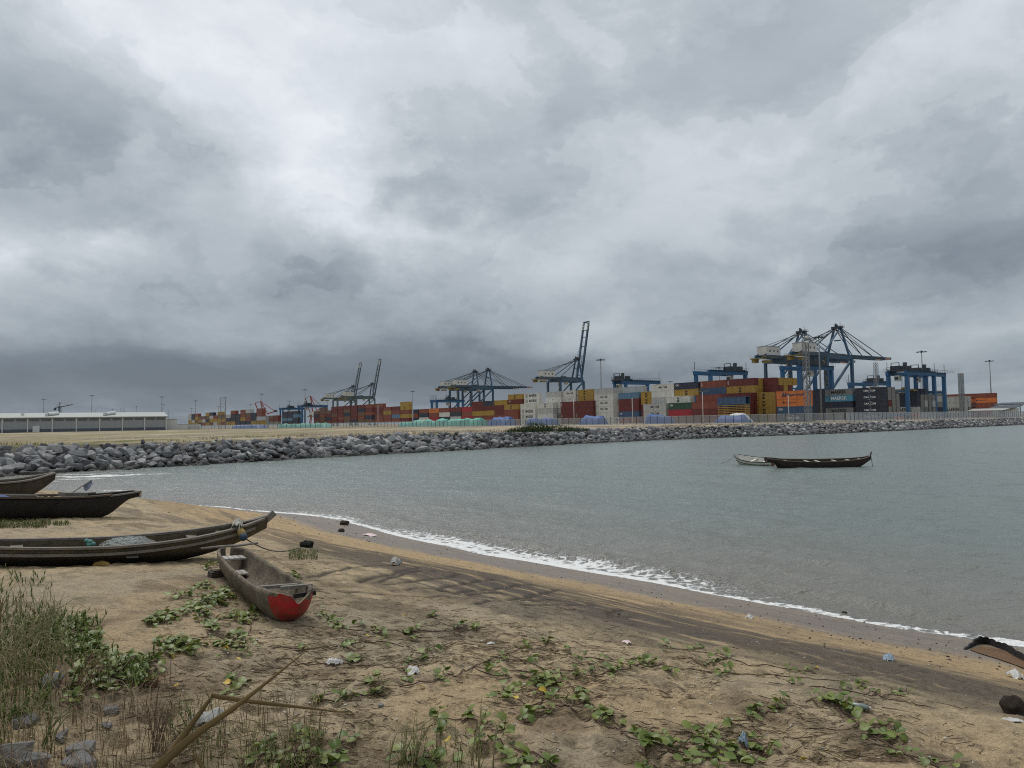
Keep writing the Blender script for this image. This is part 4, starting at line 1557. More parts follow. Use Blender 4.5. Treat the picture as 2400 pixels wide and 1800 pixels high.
# ---------------------------------------------------------------- red portal cranes, tower crane
RED = pmat('faded red crane paint', (.30, .07, .075), rough=.6, var=.15, scale=.3)
def portal_crane(px, ytop, D, label, flip=1):
    k = bearing(px)
    H = (horizon_y(px) - ytop) * D / FPX + CAM_Z - YZ
    root = empty('portal_crane', (k * D, D, YZ))
    tag(root, label, 'crane', 'red level luffing portal cranes')
    for sx in (-4, 4):
        for sy in (-4, 4):
            MB().bar((sx, sy, 0), (sx * .45, sy * .45, H * .38), 1.0).build('leg', RED, root)
    MB().box((0, 0, H * .42), (7, 6, H * .1)).build('turntable', CWH, root)
    MB().bar((0, 0, H * .45), (-flip * 3, 0, H * .98), 1.3).build('mast', RED, root)
    MB().bar((flip * 6, 0, H * .47), (-flip * 3, 0, H * .97), .9).build('back_leg', RED, root)
    MB().bar((-flip * 4, 0, H * .46), (-flip * 10, 0, H * .92), 1.0).build('jib', RED, root)
    MB().bar((flip * 5, 0, H * .5), (flip * 15, 0, H * .60), 1.2).build('counterweight_arm', RED, root)
    MB().bar((-flip * 3, 0, H * .97), (flip * 14, 0, H * .60), .6).build('stay', RED, root)
    MB().bar((-flip * 3, 0, H * .98), (-flip * 10, 0, H * .90), .5).build('stay', RED, root)
    MB().box((flip * 15, 0, H * .60), (3, 3, 2.4)).build('counterweight', CD, root)
portal_crane(617, 939, 900, 'red portal crane with folded jib right of the mustard block')
portal_crane(733, 926, 1000, 'red portal crane behind the grey gantry at the maroon block', 1)
k = bearing(140); D = 1300
tcr = tag(empty('tower_crane', (k * D, D, YZ)), 'grey tower crane with horizontal jib beyond the warehouse roof', 'crane')
b = MB()
for x in (-1, 1):
    for y in (-1, 1): b.bar((x * 1.4, y * 1.4, 0), (x * 1.4, y * 1.4, 42), .55)
for i in range(14):
    b.bar((-1.4, -1.4, i * 3), (1.4, -1.4, i * 3 + 3), .4); b.bar((1.4, -1.4, i * 3), (-1.4, -1.4, i * 3 + 3), .4)
b.build('tower', CD, tcr)
MB().bar((-1, 0, 40), (22, 0, 44.5), 1.2).build('jib', CD, tcr)
MB().bar((0, 0, 40), (-9, 0, 38.5), 1.2).build('counter_jib', CD, tcr)
MB().box((-8.5, 0, 36.5), (3.4, 2.5, 3.4)).build('counterweight', CD, tcr)
MB().bar((0, 0, 41), (0, 0, 49), .9).build('apex', CD, tcr)
MB().bar((0, 0, 49), (17, 0, 43.6), .3).build('stay', CD, tcr)
MB().bar((0, 0, 49), (-8, 0, 39), .3).build('stay', CD, tcr)

# ---------------------------------------------------------------- fence
def fence_mat(name, op, col):
    m = bpy.data.materials.new(name)
    m.use_nodes = True
    N = NT(m.node_tree)
    b = N.n('ShaderNodeBsdfPrincipled', i_Roughness=.6)
    b.inputs['Base Color'].default_value = (*col, 1)
    t = N.n('ShaderNodeBsdfTransparent')
    mx = N.n('ShaderNodeMixShader', i_0=op)
    N.link(t.outputs[0], mx.inputs[1]); N.link(b.outputs[0], mx.inputs[2])
    N.link(mx.outputs[0], N.n('ShaderNodeOutputMaterial').inputs[0])
    return m
FM = fence_mat('welded wire mesh', .25, (.42, .45, .47))
FM2 = fence_mat('welded wire mesh close set', .40, (.46, .50, .54))
POST = pmat('dark fence post', (.05, .055, .06), rough=.6, var=.1)
RAIL = pmat('pale fence coping', (.50, .50, .48), rough=.7, var=.1, scale=.6)
def fence(pts, sp, label, mesh_m, H=2.45, post_w=.12):
    root = empty('mesh_fence', (pts[0][0], pts[0][1], LAND_Z))
    tag(root, label, 'fence', 'port boundary fence')
    o = Vector((pts[0][0], pts[0][1], 0))
    pm = MB().box((0, 0, H / 2 - .2), (post_w, post_w, H + .4)).mesh('post', POST)
    for a, b_ in zip(pts[:-1], pts[1:]):
        a, b_ = Vector((*a, 0)), Vector((*b_, 0))
        L = (b_ - a).length
        n = max(1, int(round(L / sp)))
        an = math.atan2((b_ - a).y, (b_ - a).x)
        pan = MB().box((0, 0, H / 2 + .1), (L / n - post_w - .03, .03, H - .3)).mesh('mesh_panel', mesh_m)
        rl = MB().box((0, 0, H - .01), (L / n - post_w - .02, .07, .09)).box((0, 0, .1), (L / n - post_w - .02, .09, .30)).mesh('rail', RAIL)
        for i in range(n):
            p = a + (b_ - a) * (i / n)
            c = a + (b_ - a) * ((i + .5) / n)
            link('post', pm, root, loc=p - o, rot=(0, 0, an))
            link('mesh_panel', pan, root, loc=c - o, rot=(0, 0, an))
            link('rail', rl, root, loc=c - o, rot=(0, 0, an))
FB = lambda k_: (68 - k_, 212 + k_)
fence([FB(150), FB(-18)], 2.6, 'grey mesh port fence on dark posts in front of the container stacks', FM)
fence([FB(-18.3), (86 + 190 * .74 + .4, 194 + 190 * .67)], 2.6, 'pale right hand stretch of mesh fence behind the rocks', FM2)
fence([FB(296), FB(150.4)], 5.0, 'far mesh fence left of the green tarpaulins', FM, post_w=.16)
fence([(-330, 372), (-228.5, 507)], 3.4, 'mesh fence in front of the long warehouse', FM, post_w=.16)

# ---------------------------------------------------------------- tarpaulin covered cargo
TG = pmat('turquoise tarpaulin', (.07, .34, .26), rough=.55, var=.15, scale=1.2, bump=.4, bscale=1.5)
TB = pmat('blue tarpaulin', (.018, .075, .26), rough=.55, var=.18, scale=1.2, bump=.4, bscale=1.5)
TW = pmat('white tarpaulin', (.6, .6, .6), rough=.6, var=.12, scale=1.2, bump=.4, bscale=1.5)
def tarp(px0, px1, w, h, mat, label, seed, group):
    """sheet over a pile: peaked top with sagging folds, tucked skirts"""
    p, q = on_row(px0, w), on_row(px1, w)
    d = (q - p); L = d.length; d.normalize()
    root_c = (p + q) / 2
    rnd = np.random.default_rng(seed)
    nx, ny = 26, 14
    dep = min(7.0, max(4, L * .4))
    u = np.linspace(-1, 1, nx); v = np.linspace(-1, 1, ny)
    Ug, Vg = np.meshgrid(u, v, indexing='ij')
    e = np.clip(np.minimum((1 - np.abs(Ug)) * L / 2 / 1.2, (1 - np.abs(Vg)) * dep / 2 / 1.0), 0, 1)
    h = h * .78
    Zt = h * (0.62 + .20 * (1 - np.abs(Vg)) + .38 * fbm(Ug * L * .11 + seed, Vg * 1.2, 3, seed)) * (e ** .45)
    Zt += .10 * fbm(Ug * L * .9, Vg * 6, 2, seed + 3) * e
    Xl, Yl = Ug * L / 2, Vg * dep / 2
    V = np.stack([Xl.ravel(), Yl.ravel(), Zt.ravel()], 1)
    i = np.arange(nx * ny).reshape(nx, ny)
    Fq = np.stack([i[:-1, :-1].ravel(), i[1:, :-1].ravel(), i[1:, 1:].ravel(), i[:-1, 1:].ravel()], 1)
    o = link('tarpaulin_pile', np_mesh('tarpaulin_pile', V, Fq, mat, smooth=False), loc=(root_c.x, root_c.y, YZ), rot=(0, 0, math.atan2(d.y, d.x)))
    tag(o, label, 'tarpaulin', group)
gt = 'tarpaulin covered cargo behind the fence'
tarp(948, 1000, -42, 4.4, TG, 'leftmost turquoise tarpaulin pile behind the fence', 3, gt)
tarp(1002, 1050, -42, 4.8, TG, 'second turquoise tarpaulin pile from the left behind the fence', 4, gt)
tarp(1052, 1090, -42, 5.0, TG, 'third turquoise tarpaulin pile behind the fence', 5, gt)
tarp(1094, 1132, -42, 5.4, TG, 'rightmost turquoise tarpaulin pile with the highest peak', 6, gt)
tarp(660, 770, -48, 4.0, TG, 'far pale turquoise tarpaulin pile before the maroon block', 8, gt)
tarp(555, 615, -84, 3.2, TB, 'far blue tarpaulin pile before the mustard block', 9, gt)
tarp(1154, 1199, -42, 4.8, TB, 'blue tarpaulin pile just right of the turquoise ones', 10, gt)
tarp(1240, 1264, -42, 4.6, TB, 'small blue tarpaulin pile before the white lettered pile', 11, gt)
tarp(1268, 1302, -42, 4.8, TB, 'blue tarpaulin pile behind the green bush', 12, gt)
tarp(1366, 1414, -42, 4.8, TB, 'blue tarpaulin pile before the mid yard white stack', 13, gt)
tarp(1520, 1572, -42, 5.2, TB, 'bright blue peaked tarpaulin pile before the pale grey containers', 14, gt)
tarp(1684, 1752, -42, 3.6, TB, 'low blue tarpaulin pile under the flat racks', 15, gt)
tarp(1708, 1756, -39.5, 4.3, TW, 'white tarpaulin heap behind the low blue one', 16, gt)

# ---------------------------------------------------------------- warehouse
WALL_M = pmat('grey cladding', (.31, .32, .325), rough=.7, var=.08, scale=.2, streak=True)
ROOF_M = pmat('pale metal roof', (.33, .34, .315), rough=.6, var=.08, scale=.15)
DKB = pmat('dark plinth cladding', (.10, .115, .14), rough=.7, var=.1, scale=.3)
GLZ = pmat('dark window strip', (.12, .13, .14), rough=.25, var=.05, spec=.5)
WHT = pmat('white column paint', (.62, .62, .60), rough=.6, var=.06)
wa, wb = Vector((-300, 417, 0)), Vector((-216, 466, 0))
wd = (wb - wa).normalized()
wa = wa - wd * 60
wL = (wb - wa).length
wh = tag(empty('warehouse', (wa.x, wa.y, YZ), math.atan2(wd.y, wd.x)), 'long low grey warehouse with pale roof and dark plinth at the left', 'building')
EH, DEP = 8.7, 46.0
b = MB(); b.box((wL / 2, DEP / 2, EH / 2 + .9), (wL, DEP, EH - 1.9)); b.build('wall', WALL_M, wh)
b = MB(); b.box((wL / 2, DEP / 2 - .0, .95), (wL + .06, DEP + .12, 1.9)); b.build('plinth', DKB, wh)
b = MB()
b.add([(-1, -1, EH), (wL + 1, -1, EH), (wL + 1, DEP / 2, EH + 3.0), (-1, DEP / 2, EH + 3.0), (wL + 1, DEP + 1, EH), (-1, DEP + 1, EH),
       (-1, -1, EH - .5), (wL + 1, -1, EH - .5), (wL + 1, DEP + 1, EH - .5), (-1, DEP + 1, EH - .5)],
      [(0, 1, 2, 3), (3, 2, 4, 5), (6, 7, 1, 0), (7, 8, 4, 2, 1), (8, 9, 5, 4), (9, 6, 0, 3, 5), (9, 8, 7, 6)])
roof = b.build('roof', ROOF_M, wh)
nb = int(wL / 11.8)
for i in range(nb + 1):
    MB().box((i * wL / nb, -.16, EH / 2), (.55, .3, EH - .2)).build('column', WHT, wh)
for i in range(nb):
    for j in (0.27, .75):
        MB().box(((i + j) * wL / nb, -.03, EH - 1.6), (4.7, .12, 1.2)).build('window', GLZ, wh)
for i, t in enumerate((wL * .365, wL * .60, wL * .79)):
    b = MB()
    b.tube([(t, 6, EH + 1.8), (t + 5, 12, EH + 2.5)], [1.1, 1.1], 10)
    b.box((t - .6, 5.4, EH + 1.6), (1.6, 1.6, 1.4))
    b.build('roof_vent', WHT, roof)
for t in (.44, .52):
    MB().box((wL * t, 8, EH + 2.0), (1.6, 1.6, 1.2)).build('roof_vent', WHT, roof)
MB().box((wL * .565, -.4, 2.0), (3.4, .5, 3.6)).build('door', WHT, wh)
ga = Vector((bearing(386) * 476, 476, 0))
an = tag(empty('gatehouse', (ga.x, ga.y, YZ), math.atan2(wd.y, wd.x)), 'white windowless block at the right end of the warehouse', 'building')
b = MB(); b.box((3.6, 5, 3.3), (7.2, 10, 6.6)); b.build('wall', WHT, an)
b = MB(); b.box((3.6, 5, 6.75), (7.5, 10.4, .3)); b.build('parapet', ROOF_M, an)
b = MB(); b.box((5.6, 1.5, 7.3), (1.8, 1.8, .9)); b.build('tank', WHT, an)
ga = Vector((bearing(409) * 490, 490, 0))
an2 = tag(empty('boundary_wall', (ga.x, ga.y, YZ), math.atan2(wd.y, wd.x)), 'low white wall right of the white block', 'wall')
b = MB(); b.box((8, 0, 1.7), (16, .4, 3.4)); b.build('wall', WHT, an2)
b = MB(); b.box((8, 0, 3.5), (16.4, .7, .2)); b.build('coping', ROOF_M, an2)

# sheds at the far right end
sp = on_row(2352, 150)
sh = tag(empty('shed', (sp.x, sp.y, YZ), YAW), 'low white shed with dark lean-to roofs at the far right behind the fence', 'building')
b = MB(); b.box((0, 2, 2.0), (8, 6, 4.0)); b.build('wall', WHT, sh)
MB().box((0, -1.05, 2.4), (1.6, .1, 1.3)).build('window', GLZ, sh)
b = MB(); b.add([(-5.5, -3, 3.9), (5.5, -3, 3.9), (5.5, 6, 5.2), (-5.5, 6, 5.2), (-5.5, -3, 4.1), (5.5, -3, 4.1), (5.5, 6, 5.4), (-5.5, 6, 5.4)],
                [(3, 2, 1, 0), (4, 5, 6, 7), (0, 1, 5, 4), (1, 2, 6, 5), (2, 3, 7, 6), (3, 0, 4, 7)]); b.build('roof', CD, sh)
sp = on_row(2390, 165)
sh2 = tag(empty('open_shelter', (sp.x, sp.y, YZ), YAW), 'open dark framed shelter at the right edge behind the fence', 'shelter')
for x in (-9, -3, 3, 9):
    for y in (0, 8): MB().box((x, y, 2.9), (.3, .3, 5.8)).build('post', CD, sh2)
b = MB(); b.add([(-11, -1, 5.6), (11, -1, 5.6), (11, 9, 6.6), (-11, 9, 6.6), (-11, -1, 5.9), (11, -1, 5.9), (11, 9, 6.9), (-11, 9, 6.9)],
                [(3, 2, 1, 0), (4, 5, 6, 7), (0, 1, 5, 4), (1, 2, 6, 5), (2, 3, 7, 6), (3, 0, 4, 7)]); b.build('roof', CD, sh2)
sp = on_row(2310, 118)
sh3 = tag(empty('lean_to', (sp.x, sp.y, YZ), YAW), 'low pale lean-to roof left of the white shed', 'shelter')
for x in (-5, 5):
    for y in (0, 4): MB().box((x, y, 1.6), (.25, .25, 3.2)).build('post', CD, sh3)
b = MB(); b.add([(-7, -1, 2.9), (7, -1, 2.9), (7, 5, 3.7), (-7, 5, 3.7), (-7, -1, 3.1), (7, -1, 3.1), (7, 5, 3.9), (-7, 5, 3.9)],
                [(3, 2, 1, 0), (4, 5, 6, 7), (0, 1, 5, 4), (1, 2, 6, 5), (2, 3, 7, 6), (3, 0, 4, 7)]); b.build('roof', ROOF_M, sh3)

# ================================================================== BOATS
def wood_mat(name, c_dry, c_dark, c_stain, rough=.8, bands=7.0, stain=.5, low=None):
    """weathered planks: grain along the hull, stains, darker tarred bottom by height"""
    m = bpy.data.materials.new(name)
    m.use_nodes = True
    N = NT(m.node_tree)
    tcn = N.n('ShaderNodeTexCoord')
    ob = tcn.outputs['Object']
    gr = N.noise(N.mapping(ob, scale=(1.2, 10, 14)), bands, 7, .65, .3).outputs['Fac']
    bl = N.noise(ob, 3.2, 7, .68, .5).outputs['Fac']
    fi = N.noise(ob, 40, 4, .7).outputs['Fac']
    c = N.mix(N.ramp(gr, [(.32, 0), (.68, 1)]), c_dark, c_dry)
    c = N.mix(N.math('MULTIPLY', N.ramp(bl, [(.42, 0), (.62, 1)]), stain), c, c_stain)
    if low is not None:
        z = N.n('ShaderNodeSeparateXYZ', i_0=ob).outputs[2]
        zz = N.math('ADD', z, N.math('MULTIPLY', N.math('SUBTRACT', bl, .5), .18))
        c = N.mix(N.math('SUBTRACT', 1.0, N.math('DIVIDE', N.math('SUBTRACT', zz, low[0]), low[1]), clamp=True), c, low[2])
    s = N.n('ShaderNodeVectorMath', operation='SCALE')
    N.link(c, s.inputs[0]); N.link(N.math('MULTIPLY_ADD', fi, .7, .65), s.inputs['Scale'])
    b = N.n('ShaderNodeBsdfPrincipled', i_Roughness=rough)
    b.inputs['Specular IOR Level'].default_value = .25
    N.link(s.outputs[0], b.inputs['Base Color'])
    bp = N.n('ShaderNodeBump', i_Strength=.8, i_Distance=.015)
    N.link(N.math('ADD', N.math('MULTIPLY', gr, 1.0), N.math('MULTIPLY', bl, 1.2)), bp.inputs['Height'])
    N.link(bp.outputs[0], b.inputs['Normal'])
    N.link(b.outputs[0], N.n('ShaderNodeOutputMaterial').inputs[0])
    return m

def hull(L, B, K, H, th, nst=34, m=9, full=.7, x_off=0.0, keep=None, rough=0.0, seed=0):
    """open boat shell: B half breadth, K keel height, H sheer height as functions of t; outer and inner skin and rim"""
    T = np.linspace(0, 1, nst)
    q = np.linspace(-1, 1, 2 * m + 1)
    def ring(t, inner):
        bb, kk, hh = B(t), K(t), H(t)
        if inner:
            bb = max(bb - th, bb * .35)
            kk = min(kk + th * 1.4, hh - .01)
        a = np.abs(q) * math.pi / 2
        y = np.sign(q) * bb * np.sin(a) ** full
        z = kk + (hh - kk) * (1 - np.cos(a)) ** .85
        return y, z
    Vs = []
    n = 2 * m + 1
    for inner in (0, 1):
        for t in T:
            y, z = ring(t, inner)
            x = (t - .5) * L
            if inner: x = (t - .5) * (L - 2.2 * th)
            Vs.append(np.stack([np.full(n, x + x_off), y, z], 1))
    V = np.concatenate(Vs)
    if rough:
        V = V + np.stack([0 * V[:, 0], rough * fbm(V[:, 0] * 5 + seed, V[:, 2] * 9 + np.sign(V[:, 1]) * 3, 3, seed), rough * .6 * fbm(V[:, 0] * 4, V[:, 1] * 7, 3, seed + 5)], 1)
    F = []
    off = nst * n
    for i in range(nst - 1):
        for j in range(n - 1):
            a, b_, c, d = i * n + j, (i + 1) * n + j, (i + 1) * n + j + 1, i * n + j + 1
            F.append((a, d, c, b_))
            F.append((off + a, off + b_, off + c, off + d))
        for j in (0, n - 1):
            a, b_ = i * n + j, (i + 1) * n + j
            F.append((a, b_, off + b_, off + a) if j == 0 else (b_, a, off + a, off + b_))
    for i in (0, nst - 1):                                    # close the ends
        for j in range(n - 1):
            a, d = i * n + j, i * n + j + 1
            F.append((a, d, off + d, off + a) if i == nst - 1 else (d, a, off + a, off + d))
    return V, np.array(F)

def rail_pts(L, B, H, side, t0, t1, n=24, dz=0.0, inset=0.0, x_off=0.0):
    out = []
    for i in range(n):
        t = t0 + (t1 - t0) * i / (n - 1)
        out.append((((t - .5) * L) + x_off, side * max(B(t) - inset, .01), H(t) + dz))
    return out

def strip(mb, pts, w, h):
    """flat board following a line"""
    pts = [Vector(p) for p in pts]
    base = len(mb.v)
    for i, p in enumerate(pts):
        d = pts[min(i + 1, len(pts) - 1)] - pts[max(i - 1, 0)]
        d.z = 0
        d.normalize()
        a = Vector((-d.y, d.x, 0)) * (w / 2)
        u = Vector((0, 0, h / 2))
        mb.v += [tuple(p - a - u), tuple(p + a - u), tuple(p + a + u), tuple(p - a + u)]
    for i in range(len(pts) - 1):
        for k in range(4):
            k2 = (k + 1) % 4
            mb.f.append((base + i * 4 + k, base + i * 4 + k2, base + (i + 1) * 4 + k2, base + (i + 1) * 4 + k))
    mb.f.append((base + 3, base + 2, base + 1, base))
    e = base + (len(pts) - 1) * 4
    mb.f.append((e, e + 1, e + 2, e + 3))
    return mb

def settle(root, p0, x0, p1, x1, roll=0.0, sink=0.0):
    """lay a boat with its keel points x0 and x1 on two ground points"""
    d = (p1 - p0)
    yaw = math.atan2(d.y, d.x)
    pitch = -math.atan2(d.z, math.hypot(d.x, d.y))
    dn = d.normalized()
    root.rotation_euler = (roll, pitch, yaw)
    loc = p0 - dn * x0
    root.location = (loc.x, loc.y, loc.z - sink)

def lerpf(xs, ys):
    return lambda t: float(np.interp(t, xs, ys))
def smf(xs, ys):
    """smooth curve through stations"""
    P = catmull(list(zip(xs, ys)), 10)
    return lambda t: float(np.interp(t, P[:, 0], P[:, 1]))

# ---- small dugout with the red painted bow
DUG = wood_mat('weathered dugout wood', (.23, .19, .13), (.10, .08, .055), (.055, .044, .032), stain=.7)
DUG_IN = DUG
GREYW = wood_mat('grey driftwood board', (.30, .275, .235), (.17, .15, .125), (.10, .085, .07), stain=.35)
PALEW = wood_mat('bleached board', (.52, .50, .46), (.33, .31, .28), (.16, .14, .12), stain=.4)
REDP = pmat('red hull paint', (.42, .006, .012), rough=.42, var=.10, scale=9, dirt=(.13, .05, .035), dirt_amt=.75, bump=.25, bscale=22, spec=.4)
pb, ps = gp(682, 1464), gp(541, 1350)
Ld = (pb - ps).length + .32
dB = smf([0, .05, .15, .4, .7, .88, .95, .985, 1], [.06, .155, .205, .24, .25, .24, .225, .205, .17])
dK = smf([0, .05, .15, .5, .85, .95, .985, 1], [.16, .08, .03, 0, 0, .02, .055, .10])
dH = smf([0, .1, .3, .6, .85, .93, 1], [.345, .335, .31, .295, .30, .325, .315])
dug = tag(empty('dugout_canoe'), 'small weathered dugout canoe with bright red painted bow on the sand', 'canoe')
V, F = hull(Ld, dB, dK, dH, .03, nst=44, m=10, full=.62, rough=.010, seed=3)
xr_ = (0.925 - .5) * Ld
fc = V[F].mean(1)
outer = (F < 44 * 21).all(1)
isred = outer & ((fc[:, 0] + .012 * np.sin(fc[:, 2] * 40)) > (.972 - .5) * Ld) & (fc[:, 2] < .27)
# blunt rounded bow, with a piece broken out of its rim
def bow_cap(th_in):
    rows, cols = 12, 15
    Vb = []
    for i in range(rows):
        a = (i / (rows - 1)) * math.pi / 2
        yb = dB(1) * math.sin(a) ** .62
        zb = dK(1) + (dH(1) - dK(1)) * (1 - math.cos(a)) ** .85
        for j in range(cols):
            c = -1 + 2 * j / (cols - 1)
            y = c * (yb - (.02 if th_in else 0) * (i / rows))
            z = zb + (.0 if not th_in else .012 * (1 - i / rows))
            k = (i / (rows - 1)) ** 2
            z -= k * (.095 * math.exp(-((y - .045) / .075) ** 2) + .02 * math.sin(y * 60) * .3)
            x = Ld / 2 + .075 * (1 - c * c) ** .8 * (.35 + .65 * i / rows) - (.03 if th_in else 0)
            Vb.append((x, y, z))
    ix = np.arange(rows * cols).reshape(rows, cols)
    Fb = np.stack([ix[:-1, :-1].ravel(), ix[:-1, 1:].ravel(), ix[1:, 1:].ravel(), ix[1:, :-1].ravel()], 1)
    return np.array(Vb), Fb, ix
Vb1, Fb1, ixb = bow_cap(False)
Vb2, Fb2, _ = bow_cap(True)
nb_ = len(Vb1)
rimf = np.array([(ixb[-1, j], ixb[-1, j + 1], nb_ + ixb[-1, j + 1], nb_ + ixb[-1, j]) for j in range(14)])
def sub(V, F):
    used = np.unique(F)
    r = np.full(len(V), -1); r[used] = np.arange(len(used))
    return V[used], r[F]
v_, f_ = sub(V, F[~isred]); link('hull', np_mesh('hull', v_, f_, DUG), dug)
link('bow_lining', np_mesh('bow_lining', np.concatenate([Vb1, Vb2]), np.concatenate([Fb2[:, ::-1] + nb_, rimf]), DUG), dug)
v_, f_ = sub(V, F[isred])
cb_ = Vb1[Fb1].mean(1)
rc = cb_[:, 2] < .305 - .75 * np.clip(cb_[:, 1] - .05, 0, 1) + .012 * np.sin(cb_[:, 1] * 90)
link('bow_wood', np_mesh('bow_wood', *sub(Vb1, Fb1[~rc]), DUG), dug)
f_ = np.concatenate([f_, Fb1[rc] + len(v_)]); v_ = np.concatenate([v_, Vb1])
tag(link('painted_bow', np_mesh('painted_bow', v_, f_, REDP), dug), 'bright red painted blunt bow')
b = MB()
yy = dB(.80)
b.bar(((.80 - .5) * Ld, -yy + .01, dH(.8) - .035), ((.80 - .5) * Ld, yy - .01, dH(.8) - .035), .055, .03)
b.build('thwart', GREYW, dug)
b = MB(); yy = dB(.925)
b.bar(((.915 - .5) * Ld, -yy * .2, dH(.9) - .0), ((.915 - .5) * Ld, yy + .02, dH(.9) + .005), .06, .028)
b.build('thwart', GREYW, dug)
b = MB(); b.bar(((.955 - .5) * Ld, .05, dH(.95) - .075), ((.945 - .5) * Ld, .265, dH(.95) - .065), .03, .04)
b.build('bow_bracket', pmat('charred wood', (.03, .026, .022), rough=.8, var=.2, scale=9, bump=.5, bscale=30), dug)
seatb = MB()
for i in range(4):
    seatb.box(((.12 - .5) * Ld, -.10 + i * .067, dH(.12) - .075), (.26, .058, .018))
seatb.build('seat_board', PALEW, dug)
seatb = MB()
for i in range(3):
    seatb.box(((.22 - .5) * Ld, -.085 + i * .075, .12), (.30, .066, .018))
o = seatb.build('floor_board', PALEW, dug)
settle(dug, ps, -Ld / 2 + .30, pb, Ld / 2 - .16, roll=math.radians(-3), sink=.015)
# pole lying across its stern
b = MB()
b.tube([(-.34, 0, .0), (-.1, .0, .006), (.12, .0, .0), (.36, .0, .012)], [.012, .016, .017, .014], 7)
o = b.build('paddle_pole', GREYW, smooth=True)
q_ = gp(541, 1350)
stern_w = Vector((ps.x, ps.y, ps.z)) - (pb - ps).normalized() * .02
o.location = (stern_w.x - .06, stern_w.y + .1, dug.location.z + dH(.06) + .012 - .0)
o.rotation_euler = (0, math.radians(-2), math.radians(12))
tag(o, 'thin wooden pole laid across the far end of the dugout', 'pole')
# block beside it
p = gp(505, 1352)
b = MB(); b.box((0, 0, .04), (.17, .10, .08)); b.box((.02, .01, .085), (.15, .085, .02))
tag(b.build('timber_block', pmat('dark wet timber', (.085, .07, .055), rough=.8, var=.25, scale=8, bump=.4, bscale=30), loc=(p.x, p.y, p.z - .01), rot=(.1, .08, .9)), 'dark timber block wedged beside the dugout', 'timber')

# ---- long canoe with nets
LC_M = wood_mat('tarred brown canoe wood', (.145, .115, .065), (.07, .056, .035), (.035, .03, .022), stain=.65, low=(.14, .10, (.012, .011, .010)))
LC_R = wood_mat('grey gunwale board', (.26, .235, .20), (.15, .13, .11), (.09, .08, .065), stain=.4)
p0, p1 = gp(90, 1324), gp(410, 1313)
con = (p1 - p0).length
Lc = con + 2.3
x0c = -Lc / 2 + 1.05
x1c = x0c + con
cB = smf([0, .03, .1, .25, .5, .7, .85, .95, 1], [.10, .17, .24, .31, .345, .30, .20, .10, .035])
cK = smf([0, .06, .15, .26, .5, .64, .78, .9, 1], [.22, .15, .06, .0, .0, .01, .11, .27, .47])
cH = smf([0, .1, .3, .5, .7, .85, .95, 1], [.35, .31, .29, .30, .37, .47, .57, .64])
lc = tag(empty('fishing_canoe'), 'long dark wooden canoe with nets piled inside, bow rising to the right', 'canoe')
V, F = hull(Lc, cB, cK, cH, .028, nst=50, m=8, full=.72, rough=.006, seed=9)
link('hull', np_mesh('hull', V, F, LC_M), lc)
for sd in (-1, 1):
    b = MB()
    strip(b, rail_pts(Lc, cB, cH, sd, .01, .985, 40, .012, .005), .055, .03)
    b.build('gunwale', LC_R, lc)
    b = MB()
    strip(b, rail_pts(Lc, cB, cH, sd, .03, .95, 40, -.075, -.012), .02, .035)
    b.build('rubbing_strake', LC_R, lc)
for t in (.20, .56, .74, .84):
    b = MB(); yy = cB(t) - .02
    b.box(((t - .5) * Lc, 0, cH(t) - .06), (.14, 2 * yy, .025))
    b.build('thwart', LC_R, lc)
b = MB()                                          # upright plank of the stem
b.bar(((.965 - .5) * Lc, 0, cH(.96) - .10), ((1.0 - .5) * Lc + .10, 0, cH(1) + .07), .06, .09)
b.build('stem_post', LC_R, lc)
b = MB(); b.box((-Lc / 2 + .03, 0, .28), (.06, .22, .14)); b.build('transom', LC_R, lc)
b = MB()
strip(b, rail_pts(Lc, cB, cH, 1, .88, .99, 8, .03, .09), .10, .02)
b.build('foredeck', LC_R, lc)
settle(lc, p0, x0c, p1, x1c, roll=math.radians(4), sink=.03)
bpy.context.view_layer.update()
LCM = lc.matrix_world.copy()
# net heap inside, a tangle of pale twine
NETM = pmat('pale grey net twine', (.44, .46, .44), rough=.8, var=.15, scale=20)
NETG = pmat('turquoise net float', (.10, .24, .215), rough=.6, var=.2, scale=30)
def twine(mb, cx, cy, cz, rx, ry, rz, n, r, rnd, sides=3):
    for i in range(n):
        pts = []
        ph = rnd.uniform(0, 6.28)
        k1, k2 = rnd.uniform(.4, 1.0), rnd.uniform(.3, 1.0)
        ox, oy = rnd.uniform(-.3, .3) * rx, rnd.uniform(-.3, .3) * ry
        for j in range(13):
            a = ph + j * .5
            rr = rnd.uniform(.75, 1.0)
            x, y = ox + rx * k1 * math.cos(a) * rr * .8, oy + ry * k2 * math.sin(a) * rr * .8
            e = max(0.0, 1 - (x / rx) ** 2 - (y / ry) ** 2)
            z = rz * math.sqrt(e) * rnd.uniform(.7, 1.02)
            pts.append((cx + x, cy + y, cz + z))
        mb.tube(pts, r, sides, cap=False)
    return mb
rnd = random.Random(3)
